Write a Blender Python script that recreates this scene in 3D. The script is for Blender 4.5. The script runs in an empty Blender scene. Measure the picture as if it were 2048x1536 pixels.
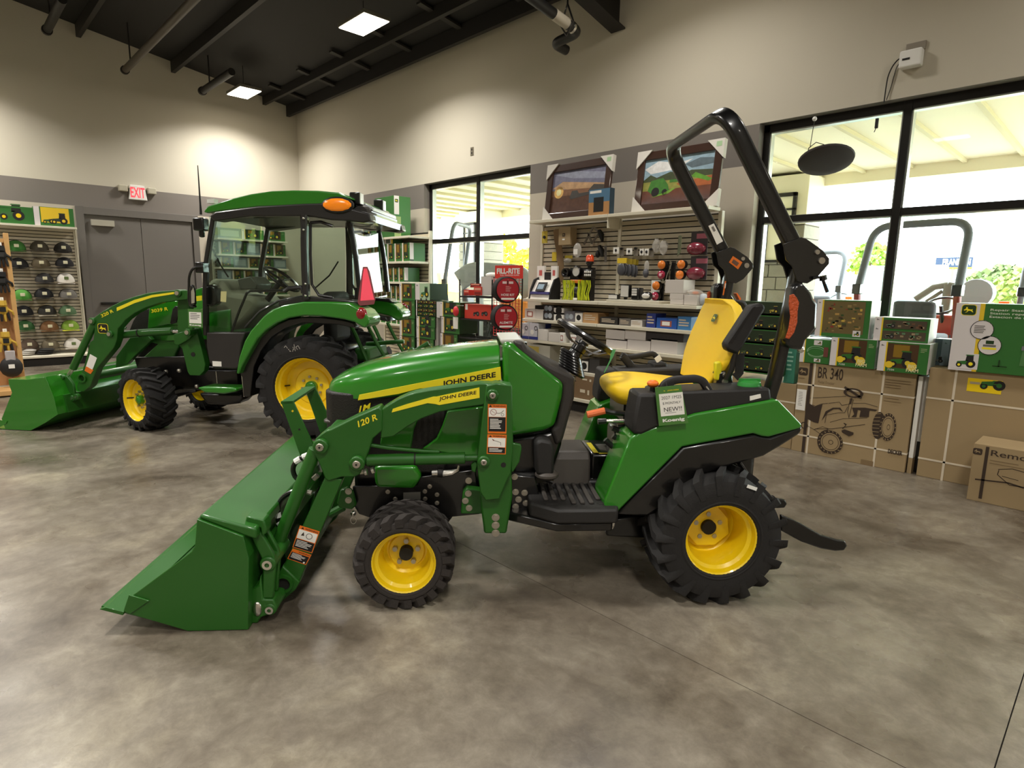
import bpy, bmesh, math, random
from math import sin, cos, pi, radians, atan2, sqrt
from mathutils import Vector, Matrix
S = bpy.context.scene
C = S.collection
# ---------------------------------------------------------------- camera
EYE = Vector((0, 0, 1.486)); FPX = 1199.87
yaw, pit, rol = radians(-45.961), radians(9.472), radians(0.970)
fw = Vector((sin(yaw)*cos(pit), cos(yaw)*cos(pit), -sin(pit)))
rt = Vector((cos(yaw), -sin(yaw), 0)); up = rt.cross(fw)
RT = cos(rol)*rt + sin(rol)*up; UP = -sin(rol)*rt + cos(rol)*up
cd = bpy.data.cameras.new('camera'); cam = bpy.data.objects.new('camera', cd); C.objects.link(cam)
cd.sensor_width = 36; cd.lens = 36*FPX/2048; cd.clip_end = 400
cam.matrix_world = Matrix(((RT.x, UP.x, -fw.x, EYE.x), (RT.y, UP.y, -fw.y, EYE.y), (RT.z, UP.z, -fw.z, EYE.z), (0, 0, 0, 1)))
S.camera = cam
S.view_settings.view_transform = 'Standard'; S.view_settings.look = 'None'
S.view_settings.gamma = 1; S.view_settings.use_curve_mapping = False
S.view_settings.exposure = 0.13
# ---------------------------------------------------------------- sky and large lamps
w = bpy.data.worlds.new('sky'); S.world = w; w.use_nodes = True
bgn = w.node_tree.nodes['Background']; bgn.inputs[0].default_value = (0.93, 0.97, 1.0, 1); bgn.inputs[1].default_value = 12.0
LAMP_W = 98; LAMP_COL = (1.0, 0.965, 0.905); GLOW = 16
LAMPS = [(x, y) for y in (4.6, 0.1, -4.4) for x in (-12.04, -7.75, -3.45, 0.85, 5.15)]
LAMP_Z = 4.9
for i, (x, y) in enumerate(LAMPS):
    ld = bpy.data.lights.new('high_bay_lamp', 'AREA'); ld.shape = 'RECTANGLE'; ld.size = .66; ld.size_y = .37
    ld.energy = LAMP_W*(.4 if (y > 4 and x > -4) else 1); ld.color = LAMP_COL; ld.spread = radians(140)
    lo = bpy.data.objects.new('high_bay_lamp', ld); C.objects.link(lo); lo.location = (x, y, LAMP_Z-.012)
# ---------------------------------------------------------------- photo points to places
def ray(x, y): return RT*((x-1024)/FPX) - UP*((y-768)/FPX) + fw
ZM = {k: v for k, v in zip('ABCDEFGHIJKLNQRSTUVXYabcdefghijklmoprtw', [(180,640,2.3267),(660,640,2.56),(1080,560,2.259),(1300,220,3.2),(560,780,8.535),(700,860,5.389),(1560,440,5.487),(1060,840,6.4),(1090,620,5.4875),(360,340,2.844),(180,560,4.517),(0,340,3.4917),(0,560,4.8),(450,960,4.8),(720,560,9.035),(900,520,8.533),(1040,430,8.085),(1220,440,8.532),(1040,600,6.68),(1480,580,6.982),(1540,720,6.827),(0,420,3.2),(1040,270,4.096),(1040,500,4.096),(1480,560,3.34),(1480,60,2.743),(720,320,3.658),(820,320,4.8),(1480,140,5.12),(1760,100,3.84),(1700,540,5.12),(1700,800,5.12),(1820,560,6.399),(950,720,7.68),(560,0,2.768),(0,0,3.2),(0,400,3.84),(120,360,5.12),(1000,0,7.314)])}
def px(s):
    k = None; out = []
    for t in s.split():
        if ':' in t: k, t = t.split(':'); k = ZM.get(k)
        a, b = map(float, t.split(','))
        out.append((k[0]+a/k[2], k[1]+b/k[2]) if k else (a, b))
    return out
class Frame:
    def __init__(s, ang, p, off):
        a = radians(ang); s.a = a; s.u = Vector((cos(a), sin(a), 0)); s.v = Vector((-sin(a), cos(a), 0))
        r = ray(*p); g = EYE - r*(EYE.z/r.z); s.O = g + s.v*off
    def at(s, p, y):
        r = ray(*p); k = ((s.O + s.v*y - EYE).dot(s.v))/r.dot(s.v); P = EYE + r*k
        return ((P-s.O).dot(s.u), P.z)
    def P(s, t, y): return [s.at(q, y) for q in px(t)]
    def A(s, t, y): return [(u, y, z) for u, z in s.P(t, y)]
def WY(t, Y):
    o = []
    for q in px(t):
        r = ray(*q); k = Y/r.y; o.append((r.x*k, EYE.z + r.z*k))
    return o
def WX(t, X):
    o = []
    for q in px(t):
        r = ray(*q); k = X/r.x; o.append((r.y*k, EYE.z + r.z*k))
    return o
def WZ(t, Z):
    o = []
    for q in px(t):
        r = ray(*q); k = (Z-EYE.z)/r.z; o.append((r.x*k, r.y*k))
    return o
# ---------------------------------------------------------------- materials
def lin(h):
    h = h.lstrip('#'); o = []
    for i in (0, 2, 4):
        c = int(h[i:i+2], 16)/255; o.append(c/12.92 if c <= .04045 else ((c+.055)/1.055)**2.4)
    return (*o, 1)
MC = {}
def mat(hexc, rough=.5, metal=0, coat=0, emit=0, bump=0, bs=60, var=0, name=None, vs=6):
    key = (hexc, rough, metal, coat, emit, bump, bs, var, vs)
    if key in MC: return MC[key]
    m = bpy.data.materials.new(name or 'm_'+hexc); m.use_nodes = True; nt = m.node_tree; b = nt.nodes['Principled BSDF']
    b.inputs['Base Color'].default_value = lin(hexc); b.inputs['Roughness'].default_value = rough
    b.inputs['Metallic'].default_value = metal; b.inputs['Coat Weight'].default_value = coat; b.inputs['Coat Roughness'].default_value = .06
    if emit: b.inputs['Emission Color'].default_value = lin(hexc); b.inputs['Emission Strength'].default_value = emit
    if bump or var:
        tc = nt.nodes.new('ShaderNodeTexCoord')
    if bump:
        n = nt.nodes.new('ShaderNodeTexNoise'); n.inputs['Scale'].default_value = bs; n.inputs['Detail'].default_value = 3
        bp = nt.nodes.new('ShaderNodeBump'); bp.inputs['Strength'].default_value = bump; bp.inputs['Distance'].default_value = .01
        nt.links.new(tc.outputs['Object'], n.inputs['Vector']); nt.links.new(n.outputs['Fac'], bp.inputs['Height']); nt.links.new(bp.outputs['Normal'], b.inputs['Normal'])
    if var:
        n = nt.nodes.new('ShaderNodeTexNoise'); n.inputs['Scale'].default_value = vs; n.inputs['Detail'].default_value = 5
        mx = nt.nodes.new('ShaderNodeMix'); mx.data_type = 'RGBA'; c = lin(hexc)
        mx.inputs['A'].default_value = tuple(min(1, q*(1-var)) for q in c[:3])+(1,); mx.inputs['B'].default_value = tuple(min(1, q*(1+var)) for q in c[:3])+(1,)
        nt.links.new(tc.outputs['Object'], n.inputs['Vector']); nt.links.new(n.outputs['Fac'], mx.inputs['Factor']); nt.links.new(mx.outputs['Result'], b.inputs['Base Color'])
    MC[key] = m; return m
def glassmat(tint, gloss=.08, name='clear_glass'):
    if (tint, gloss) in MC: return MC[(tint, gloss)]
    m = bpy.data.materials.new(name); m.use_nodes = True; nt = m.node_tree; nt.nodes.clear()
    o = nt.nodes.new('ShaderNodeOutputMaterial'); t = nt.nodes.new('ShaderNodeBsdfTransparent'); g = nt.nodes.new('ShaderNodeBsdfGlossy')
    t.inputs[0].default_value = lin(tint); g.inputs['Roughness'].default_value = .02
    f = nt.nodes.new('ShaderNodeLayerWeight'); f.inputs[0].default_value = .5; mx = nt.nodes.new('ShaderNodeMixShader')
    pw = nt.nodes.new('ShaderNodeMath'); pw.operation = 'POWER'; pw.inputs[1].default_value = 4
    mt = nt.nodes.new('ShaderNodeMath'); mt.operation = 'MULTIPLY_ADD'; mt.inputs[1].default_value = .7; mt.inputs[2].default_value = gloss
    nt.links.new(f.outputs['Facing'], pw.inputs[0]); nt.links.new(pw.outputs[0], mt.inputs[0]); nt.links.new(mt.outputs[0], mx.inputs[0])
    nt.links.new(t.outputs[0], mx.inputs[1]); nt.links.new(g.outputs[0], mx.inputs[2]); nt.links.new(mx.outputs[0], o.inputs[0])
    MC[(tint, gloss)] = m; return m
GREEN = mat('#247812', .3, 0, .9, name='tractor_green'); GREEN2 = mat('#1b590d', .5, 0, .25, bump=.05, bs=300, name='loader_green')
YEL = mat('#f3d010', .35, 0, .5, name='tractor_yellow'); YDEC = mat('#f7e22a', .4, name='decal_yellow')
BLK = mat('#0d0c0c', .3, 0, .4, name='black_paint'); PLA = mat('#1e1c1b', .6, bump=.15, bs=400, name='black_plastic')
RUB = mat('#1b1918', .82, bump=.12, bs=120, name='tyre_rubber'); RUBG = mat('#2e2926', .85, bump=.2, bs=90, var=.25, name='dusty_rubber')
GRY = mat('#6b6660', .6, name='grey_plastic'); CHR = mat('#d8d4cc', .25, 1, name='bright_metal'); BOLT = mat('#b8b2a6', .38, .9, name='bolt_zinc')
WHT = mat('#ecebe6', .6, name='white_paint'); INK = mat('#15120f', .7, name='black_ink'); PAP = mat('#efece4', .7, name='white_paper')
ORG = mat('#e8741c', .45, name='orange_plastic'); RED = mat('#c5161b', .45, name='red'); KRA = mat('#9d8763', .85, var=.06, vs=3, name='kraft_board')
KINK = mat('#3a2c20', .85, name='kraft_ink'); KFNT = mat('#7d6748', .85, name='kraft_faint_ink'); CRM = mat('#d9d2bd', .5, name='cream_enamel')
BG = mat('#2f6b2a', .45, name='box_green'); BGD = mat('#1c3a16', .4, name='box_dark_green'); BY = mat('#e6c22a', .45, name='box_yellow'); BWH = mat('#d9d2d0', .5, name='box_white')
SEAT = mat('#f2ca20', .5, bump=.2, bs=500, var=.05, name='seat_vinyl'); BRN = mat('#4a3015', .45, name='box_brown')
# ---------------------------------------------------------------- mesh builder
class MB:
    def __init__(s, *mats): s.v = []; s.f = []; s.m = []; s.k = 0; s.X = None; s.mats = list(mats)
    def use(s, m):
        if m not in s.mats: s.mats.append(m)
        s.k = s.mats.index(m); return s
    def add(s, vs, fs):
        n = len(s.v)
        for p in vs:
            p = Vector(p)
            s.v.append(s.X @ p if s.X else p)
        for f in fs: s.f.append([n+i for i in f]); s.m.append(s.k)
        return s
    def box(s, x0, y0, z0, x1, y1, z1):
        return s.add([(x, y, z) for x in (x0, x1) for y in (y0, y1) for z in (z0, z1)], [(0,1,3,2),(4,6,7,5),(0,4,5,1),(2,3,7,6),(0,2,6,4),(1,5,7,3)])
    def prism(s, poly, a, b, ax='y'):
        n = len(poly); f = {'y': lambda p, t: (p[0], t, p[1]), 'x': lambda p, t: (t, p[0], p[1]), 'z': lambda p, t: (p[0], p[1], t)}[ax]
        return s.add([f(p, a) for p in poly]+[f(p, b) for p in poly], [list(range(n)), list(range(2*n-1, n-1, -1))]+[(i, (i+1) % n, n+(i+1) % n, n+i) for i in range(n)])
    def rings(s, rs, close=False, caps=True):
        n = len(rs[0]); fs = []; R = len(rs)
        for i in range(R if close else R-1):
            a = i*n; b = ((i+1) % R)*n
            fs += [(a+j, a+(j+1) % n, b+(j+1) % n, b+j) for j in range(n)]
        if caps and not close: fs += [list(range(n))[::-1], [(R-1)*n+j for j in range(n)]]
        return s.add([p for r in rs for p in r], fs)
    def tube(s, pts, r, n=8, close=False, sec=None, upv=(0, 0, 1)):
        pts = [Vector(p) for p in pts]; rs = []; m = len(pts); U0 = Vector(upv); last = None
        for i, p in enumerate(pts):
            a = pts[i-1] if (i or close) else p; b = pts[(i+1) % m] if (i < m-1 or close) else p
            d = (b-a).normalized()
            if last is None:
                q = U0 if abs(d.dot(U0)) < .95 else Vector((1, 0, 0)); e = d.cross(q).normalized()
            else:
                e = (last - d*last.dot(d)).normalized()
            last = e; g = d.cross(e); rr = r[i] if isinstance(r, (list, tuple)) else r
            if sec: rs.append([p+e*a_*sc+g*b_*sc for a_, b_ in sec for sc in (1,)])
            else: rs.append([p+(e*cos(2*pi*j/n)+g*sin(2*pi*j/n))*rr for j in range(n)])
        return s.rings(rs, close)
    def cyl(s, a, b, r, n=16): return s.tube([a, b], r, n)
    def lathe(s, prof, c=(0, 0, 0), ax='y', n=32, close=False):
        rs = []
        for i in range(n):
            t = 2*pi*i/n; ring = []
            for r, h in prof:
                q = {'y': (r*cos(t), h, r*sin(t)), 'z': (r*cos(t), r*sin(t), h), 'x': (h, r*cos(t), r*sin(t))}[ax]
                ring.append(Vector(q)+Vector(c))
            rs.append(ring)
        m = len(prof); fs = []
        for i in range(n):
            a = i*m; b = ((i+1) % n)*m
            for j in range(m if close else m-1): fs.append((a+j, a+(j+1) % m, b+(j+1) % m, b+j))
        return s.add([p for r in rs for p in r], fs)
    def ball(s, c, rx, ry=None, rz=None, n=14, half=False):
        ry = ry or rx; rz = rz or rx; k = n//2; pr = []
        for i in range(k+1):
            t = (-pi/2 if not half else 0)+(pi if not half else pi/2)*i/k; pr.append((cos(t)+1e-4, sin(t)))
        n0 = len(s.v); X = s.X; s.X = (X or Matrix()) @ Matrix.Translation(c) @ Matrix.Diagonal((rx, ry, rz, 1)); s.lathe(pr, ax='z', n=n); s.X = X
        return s
    def out(s, name, parent=None, smooth=35, bevel=0, seg=2, kind=None, sub=0, label=None, recalc=True):
        me = bpy.data.meshes.new(name); me.from_pydata([tuple(p) for p in s.v], [], s.f)
        for m in s.mats: me.materials.append(m)
        if len(s.mats) > 1: me.polygons.foreach_set('material_index', s.m)
        if recalc:
            bm = bmesh.new(); bm.from_mesh(me); bmesh.ops.remove_doubles(bm, verts=bm.verts, dist=1e-5); bmesh.ops.recalc_face_normals(bm, faces=bm.faces); bm.to_mesh(me); bm.free()
        if smooth: me.shade_smooth(); me.set_sharp_from_angle(angle=radians(smooth))
        o = bpy.data.objects.new(name, me); C.objects.link(o)
        if parent: o.parent = parent
        if bevel:
            b = o.modifiers.new('edges', 'BEVEL'); b.width = bevel; b.segments = seg; b.limit_method = 'ANGLE'; b.angle_limit = radians(40)
        if sub: q = o.modifiers.new('round', 'SUBSURF'); q.levels = q.render_levels = sub
        if kind: o['kind'] = kind
        if label: o['label'] = label
        return o
def thing(name, label, cat, loc=(0, 0, 0), rz=0, group=None):
    o = bpy.data.objects.new(name, None); C.objects.link(o); o.location = loc; o.rotation_euler = (0, 0, rz)
    o['label'] = label; o['category'] = cat
    if group: o['group'] = group
    return o
def tag(o, label, cat, group=None):
    o['label'] = label; o['category'] = cat
    if group: o['group'] = group
    return o
def dup(root, loc, rz=0, label=None, group=None):
    r = root.copy(); C.objects.link(r); r.location = loc; r.rotation_euler = (0, 0, rz)
    if label: r['label'] = label
    if group: r['group'] = group
    for ch in list(root.children):
        c = ch.copy(); C.objects.link(c); c.parent = r
        for g in list(ch.children):
            d = g.copy(); C.objects.link(d); d.parent = c
    return r
FC = {}
def glyphs(txt, bold=0):
    if (txt, bold) in FC: return FC[(txt, bold)]
    c = bpy.data.curves.new('t', 'FONT'); c.body = txt; c.size = 1; c.offset = bold; c.resolution_u = 3
    o = bpy.data.objects.new('t', c); me = bpy.data.meshes.new_from_object(o)
    vs = [(v.co.x, v.co.y) for v in me.vertices]; fs = [tuple(p.vertices) for p in me.polygons]
    bpy.data.objects.remove(o); bpy.data.curves.remove(c); bpy.data.meshes.remove(me)
    xs = [v[0] for v in vs] or [0, 1]; ys = [v[1] for v in vs] or [0, 1]; x0, x1, y0, y1 = min(xs), max(xs), min(ys), max(ys)
    r = ([((x-x0)/(x1-x0), (y-y0)/(y1-y0)) for x, y in vs], fs, (x1-x0)/(y1-y0)); FC[(txt, bold)] = r; return r
class Art:
    """flat print on a face: points run 0..w, 0..h in metres from the lower left corner O (norm=True: 0..1)"""
    def __init__(s, O, U, V, w=1, h=1, norm=True, gap=.0008):
        s.O = Vector(O); s.U = Vector(U).normalized(); s.V = Vector(V).normalized(); s.N = s.U.cross(s.V); s.w = w; s.h = h; s.n = norm; s.b = MB(); s.g = gap; s.layer = 0
        s.k = (w, h) if norm else (1, 1)
    def pt(s, x, y): return s.O+s.U*(x*s.k[0])+s.V*(y*s.k[1])+s.N*(s.g+s.layer*.0005)
    def poly(s, pts, m): s.b.use(m).add([s.pt(*p) for p in pts], [list(range(len(pts)))]); return s
    def up(s): s.layer += 1; return s
    def rect(s, x0, y0, x1, y1, m): return s.poly([(x0, y0), (x1, y0), (x1, y1), (x0, y1)], m)
    def disc(s, x, y, r, m, n=18, ry=None):
        a = s.k[0]/s.k[1]; ry = ry or r*a
        return s.poly([(x+r*cos(2*pi*i/n), y+ry*sin(2*pi*i/n)) for i in range(n)], m)
    def ring(s, x, y, r, t, m, n=20, ry=None):
        a = s.k[0]/s.k[1]; ry = ry or r*a; k = 1-t
        vs = []; fs = []
        for i in range(n):
            c_, s_ = cos(2*pi*i/n), sin(2*pi*i/n); vs += [s.pt(x+r*c_, y+ry*s_), s.pt(x+r*k*c_, y+ry*k*s_)]; j = (i+1) % n; fs.append((2*i, 2*j, 2*j+1, 2*i+1))
        s.b.use(m).add(vs, fs); return s
    def line(s, pts, t, m):
        for (x0, y0), (x1, y1) in zip(pts, pts[1:]):
            X0, Y0, X1, Y1 = x0*s.k[0], y0*s.k[1], x1*s.k[0], y1*s.k[1]; d = sqrt((X1-X0)**2+(Y1-Y0)**2) or 1; nx, ny = -(Y1-Y0)/d*t/2/s.k[0], (X1-X0)/d*t/2/s.k[1]
            s.poly([(x0-nx, y0-ny), (x1-nx, y1-ny), (x1+nx, y1+ny), (x0+nx, y0+ny)], m)
        return s
    def text(s, txt, x0, y0, x1, y1, m, bold=0, slant=0):
        """slant: rise of the baseline from x0 to x1"""
        vs, fs, asp = glyphs(txt, bold)
        s.b.use(m).add([s.pt(x0+(x1-x0)*a, y0+(y1-y0)*b+slant*a) for a, b in vs], fs); return s
    def lines(s, x0, y0, x1, y1, n, m, fill=.5, seed=1):
        rnd = random.Random(seed); dy = (y1-y0)/n
        for i in range(n): s.rect(x0, y1-dy*(i+fill), x0+(x1-x0)*rnd.uniform(.6, 1), y1-dy*i, m)
        return s
    def deer(s, x, y, w, m, bgm=None, rim=None):
        """rounded badge with a leaping deer; w = badge width (same units as x)"""
        h = w*s.k[0]/s.k[1]*.86
        def rr(f):
            pts = []
            for cx, cy, a in ((1, 1, 0), (-1, 1, 90), (-1, -1, 180), (1, -1, 270)):
                for q in (0, 30, 60, 90): t = radians(a+q); pts.append((x+f*w/2*(cx*.6+.4*cos(t)), y+f*h/2*(cy*.55+.45*sin(t))))
            return pts
        if rim: s.poly(rr(1.1), rim); s.up()
        if bgm: s.poly(rr(1), bgm); s.up()
        D = [(-.42, .02), (-.30, .10), (-.22, .26), (-.27, .36), (-.18, .30), (-.10, .38), (-.14, .22), (-.06, .10), (.18, .06), (.30, .12), (.26, -.02), (.36, -.22), (.30, -.24), (.16, -.10), (-.02, -.08), (-.14, -.26), (-.30, -.30), (-.18, -.20), (-.12, -.08), (-.22, -.02), (-.38, -.10)]
        s.poly([(x+a*w*.9, y+b*h*.9) for a, b in D], m); return s
    def tractor(s, x, y, w, body, tyre=None, hub=None, cab=True, flip=1):
        """small side view, front to the left; x,y = centre of the ground line"""
        tyre = tyre or INK; hub = hub or YEL; q = s.k[0]/s.k[1]
        def T(pts): return [(x+a*w*flip, y+b*w*q) for a, b in pts]
        s.poly(T([(-.45, .22), (-.42, .36), (-.02, .42), (.04, .46), (.4, .44), (.44, .3), (.3, .2), (-.3, .18)]), body)
        if cab: s.poly(T([(-.02, .40), (.02, .74), (.36, .74), (.38, .42)]), tyre); s.poly(T([(-.04, .74), (.4, .74), (.36, .80), (0, .80)]), body)
        s.up(); s.disc(x+.26*w*flip, y+.24*w*q, .24*w, tyre); s.disc(x-.32*w*flip, y+.15*w*q, .15*w, tyre)
        s.up(); s.disc(x+.26*w*flip, y+.24*w*q, .11*w, hub); s.disc(x-.32*w*flip, y+.15*w*q, .075*w, hub); return s
    def out(s, parent, name='printed_artwork'): return s.b.out(name, parent, smooth=0, recalc=False)
def sec(w, h, r=.25, n=3):
    k = min(w, h)/2*r*2; o = []
    for cx, cy, a in ((1, 1, 0), (-1, 1, 90), (-1, -1, 180), (1, -1, 270)):
        for i in range(n): t = radians(a+90*i/(n-1)); o.append((cx*(w/2-k)+k*cos(t), cy*(h/2-k)+k*sin(t)))
    return o
def fillet(pts, r, n=5):
    pts = [Vector(p) for p in pts]; o = [pts[0]]
    for i in range(1, len(pts)-1):
        a, b, c = pts[i-1], pts[i], pts[i+1]; d1 = (a-b).normalized(); d2 = (c-b).normalized(); k = min(r, (a-b).length*.49, (c-b).length*.49)
        p, q = b+d1*k, b+d2*k
        for j in range(n+1): t = j/n; o.append(p*(1-t)**2+b*2*t*(1-t)+q*t*t)
    o.append(pts[-1]); return o
def bolt(b, x, y, z, r=.011, s=-1):
    """hex head lying on a face that looks along s*y"""
    b.tube([(x, y, z), (x, y+s*.009, z)], r, 6); b.tube([(x, y+s*.001, z), (x, y+s*.003, z)], r*1.35, 12)
# ================================================================ the room
YW, XW = 6.15, -13.23
XR, YF = 7.5, -9.0
def ceil_z(y): return 5.13+(YW-y)*.155
def wallmat():
    m = bpy.data.materials.new('two_tone_paint'); m.use_nodes = True; nt = m.node_tree; b = nt.nodes['Principled BSDF']; b.inputs['Roughness'].default_value = .72
    g = nt.nodes.new('ShaderNodeNewGeometry'); sp = nt.nodes.new('ShaderNodeSeparateXYZ'); nt.links.new(g.outputs['Position'], sp.inputs[0])
    def gt(v):
        q = nt.nodes.new('ShaderNodeMath'); q.operation = 'GREATER_THAN'; q.inputs[1].default_value = v; nt.links.new(sp.outputs['Z'], q.inputs[0]); return q
    a, c = gt(2.715), gt(3.105)
    m1 = nt.nodes.new('ShaderNodeMix'); m1.data_type = 'RGBA'; m1.inputs['A'].default_value = lin('#c2b8a6'); m1.inputs['B'].default_value = lin('#78716a')
    m2 = nt.nodes.new('ShaderNodeMix'); m2.data_type = 'RGBA'; m2.inputs['B'].default_value = lin('#c6bfae')
    nt.links.new(a.outputs[0], m1.inputs['Factor']); nt.links.new(m1.outputs['Result'], m2.inputs['A']); nt.links.new(c.outputs[0], m2.inputs['Factor']); nt.links.new(m2.outputs['Result'], b.inputs['Base Color'])
    n = nt.nodes.new('ShaderNodeTexNoise'); n.inputs['Scale'].default_value = 180; bp = nt.nodes.new('ShaderNodeBump'); bp.inputs['Strength'].default_value = .12; bp.inputs['Distance'].default_value = .002
    nt.links.new(g.outputs['Position'], n.inputs['Vector']); nt.links.new(n.outputs['Fac'], bp.inputs['Height']); nt.links.new(bp.outputs['Normal'], b.inputs['Normal'])
    return m
WALL = wallmat()
def floormat():
    m = bpy.data.materials.new('polished_concrete'); m.use_nodes = True; nt = m.node_tree; b = nt.nodes['Principled BSDF']; L = nt.links.new
    g = nt.nodes.new('ShaderNodeNewGeometry')
    def noise(sc, det, ro=.6, dist=0):
        n = nt.nodes.new('ShaderNodeTexNoise'); n.inputs['Scale'].default_value = sc; n.inputs['Detail'].default_value = det; n.inputs['Roughness'].default_value = ro; n.inputs['Distortion'].default_value = dist
        L(g.outputs['Position'], n.inputs['Vector']); return n
    def ramp(src, stops):
        r = nt.nodes.new('ShaderNodeValToRGB'); L(src, r.inputs[0])
        while len(r.color_ramp.elements) < len(stops): r.color_ramp.elements.new(.5)
        for e, (p, c) in zip(r.color_ramp.elements, stops): e.position = p; e.color = lin(c)
        return r
    big = ramp(noise(1.1, 7, .62, .4).outputs['Fac'], [(.33, '#544c43'), (.44, '#756d62'), (.54, '#888176'), (.68, '#a29b8b')])
    fine = ramp(noise(9, 8, .75, .3).outputs['Fac'], [(.3, '#a49a90'), (.5, '#d4cec4'), (.7, '#fffdf5')])
    mx = nt.nodes.new('ShaderNodeMix'); mx.data_type = 'RGBA'; mx.blend_type = 'MULTIPLY'; mx.inputs['Factor'].default_value = .75
    L(big.outputs[0], mx.inputs['A']); L(fine.outputs[0], mx.inputs['B']); L(mx.outputs['Result'], b.inputs['Base Color'])
    mr = nt.nodes.new('ShaderNodeMapRange'); mr.inputs['From Min'].default_value = .3; mr.inputs['From Max'].default_value = .7; mr.inputs['To Min'].default_value = .2; mr.inputs['To Max'].default_value = .42
    L(noise(1.6, 4).outputs['Fac'], mr.inputs[0]); L(mr.outputs[0], b.inputs['Roughness'])
    bp = nt.nodes.new('ShaderNodeBump'); bp.inputs['Strength'].default_value = .12; bp.inputs['Distance'].default_value = .003
    L(noise(45, 5).outputs['Fac'], bp.inputs['Height']); L(bp.outputs['Normal'], b.inputs['Normal'])
    return m
FLOORM = floormat()
def struct(o): o['kind'] = 'structure'; return o
fl = struct(MB(mat('#1c1712', .9)).box(XW-.2, YF, -.12, XR, YW+.25, -.012).out('floor', smooth=0))
xs = [XW-.2, -.13, XR]; ys = [YF, 2.07, YW+.02]
for i in range(2):
    for j in range(2):
        MB(FLOORM).box(xs[i]+.002, ys[j]+.002, -.012, xs[i+1]-.002, ys[j+1]-.002, 0).out('slab', fl, smooth=0)
# window wall with two openings
hx = WY('g:135,228', YW)[0]; H0 = 3.105; SIL = .55
o1 = (hx[0], WY('g:1157,100', YW)[0][0]); o2 = (WY('h:205,545', YW)[0][0], 2.6)
b = MB(WALL)
TOP = ceil_z(YW)+.3
for x0, x1, z0, z1 in ((XW-.2, o1[0], 0, TOP), (o1[1], o2[0], 0, TOP), (o2[1], XR, 0, TOP), (o1[0], o1[1], H0, TOP), (o2[0], o2[1], H0, TOP), (o1[0], o1[1], 0, SIL), (o2[0], o2[1], 0, SIL)):
    b.box(x0, YW, z0, x1, YW+.25, z1)
struct(b.out('wall_back', smooth=0))
FR = mat('#1e1c1b', .38, .3, name='dark_bronze_aluminium'); FRL = mat('#b9bcb8', .3, .8, name='glazing_bead')
PANE = glassmat('#f4faf8', .02)
def window(n, x0, x1, mull):
    b = MB(FR); y0, y1 = YW+.11, YW+.2; t = .06
    b.box(x0, y0, H0-.075, x1, y1, H0); b.box(x0, y0, SIL, x1, y1, SIL+.09)
    for x in (x0, x1-t): b.box(x, y0, SIL, x+t, y1, H0)
    w_ = struct(b.out('window_%d' % n, smooth=0, bevel=.003))
    xs_ = [x0+t/2]+mull+[x1-t/2]
    for xm in mull: MB(FR).box(xm-.032, y0-.005, SIL, xm+.032, y1, H0).out('mullion', w_, smooth=0, bevel=.003)
    zt = 2.175
    MB(FR).box(x0, y0+.004, zt-.032, x1, y1, zt+.032).out('transom', w_, smooth=0, bevel=.003)
    for a, c in zip(xs_, xs_[1:]):
        for z0, z1 in ((SIL+.09, zt-.032), (zt+.032, H0-.075)):
            MB(PANE).box(a+.032, YW+.15, z0, c-.032, YW+.156, z1).out('pane', w_, smooth=0)
            MB(FRL).box(a+.032, y0+.01, z0, a+.044, y1, z1).box(c-.044, y0+.01, z0, c-.032, y1, z1).box(a+.032, y0+.01, z1-.012, c-.032, y1, z1).out('glazing_bead', w_, smooth=0)
    return w_
m1 = WY('g:672,300', YW+.15)[0][0]; m2 = WY('i:228,450', YW+.15)[0][0]
window(1, o1[0], o1[1], [m1]); window(2, o2[0], o2[1], [m2, m2+1.75])
# left wall, its top follows the roof
b = MB(WALL)
b.prism([(YF, 0), (YW+.25, 0), (YW+.25, TOP), (YF, ceil_z(YF)+.3)], XW-.25, XW, 'x'); struct(b.out('wall_left', smooth=0))
struct(MB(WALL).prism([(YF, 0), (YW+.25, 0), (YW+.25, TOP), (YF, ceil_z(YF)+.3)], XR, XR+.25, 'x').out('wall_right', smooth=0))
struct(MB(WALL).box(XW-.25, YF-.25, 0, XR+.25, YF, ceil_z(YF)+.3).out('wall_front', smooth=0))
DECK = mat('#171513', .7, var=.2, vs=2, name='dark_insulation'); BEAM = mat('#201d1b', .55, name='dark_beam')
ce = struct(MB(DECK).prism([(YF-.2, ceil_z(YF-.2)), (YW+.25, ceil_z(YW+.25)), (YW+.25, ceil_z(YW+.25)+.1), (YF-.2, ceil_z(YF-.2)+.1)], XW-.25, XR+.25, 'x').out('ceiling', smooth=0))
for y, h_ in ((5.95, .22), (5.45, .16), (3.75, .2), (2.3, .2), (.8, .2), (-.7, .2), (-2.2, .2)):   # purlins along the window wall
    z = ceil_z(y); MB(BEAM).box(XW+.02, y-.035, z-h_, XR, y+.035, z-.002).out('purlin', ce, smooth=0)
for k in range(15):
    x = XW+.9+k*1.25; MB(mat('#2a2622', .6)).prism([(YW-.03, ceil_z(YW)-.03), (5.2, ceil_z(5.2)-.03), (5.2, ceil_z(5.2)-.06), (YW-.03, ceil_z(YW)-.06)], x-.05, x+.05, 'x').out('strap', ce, smooth=0)
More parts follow.
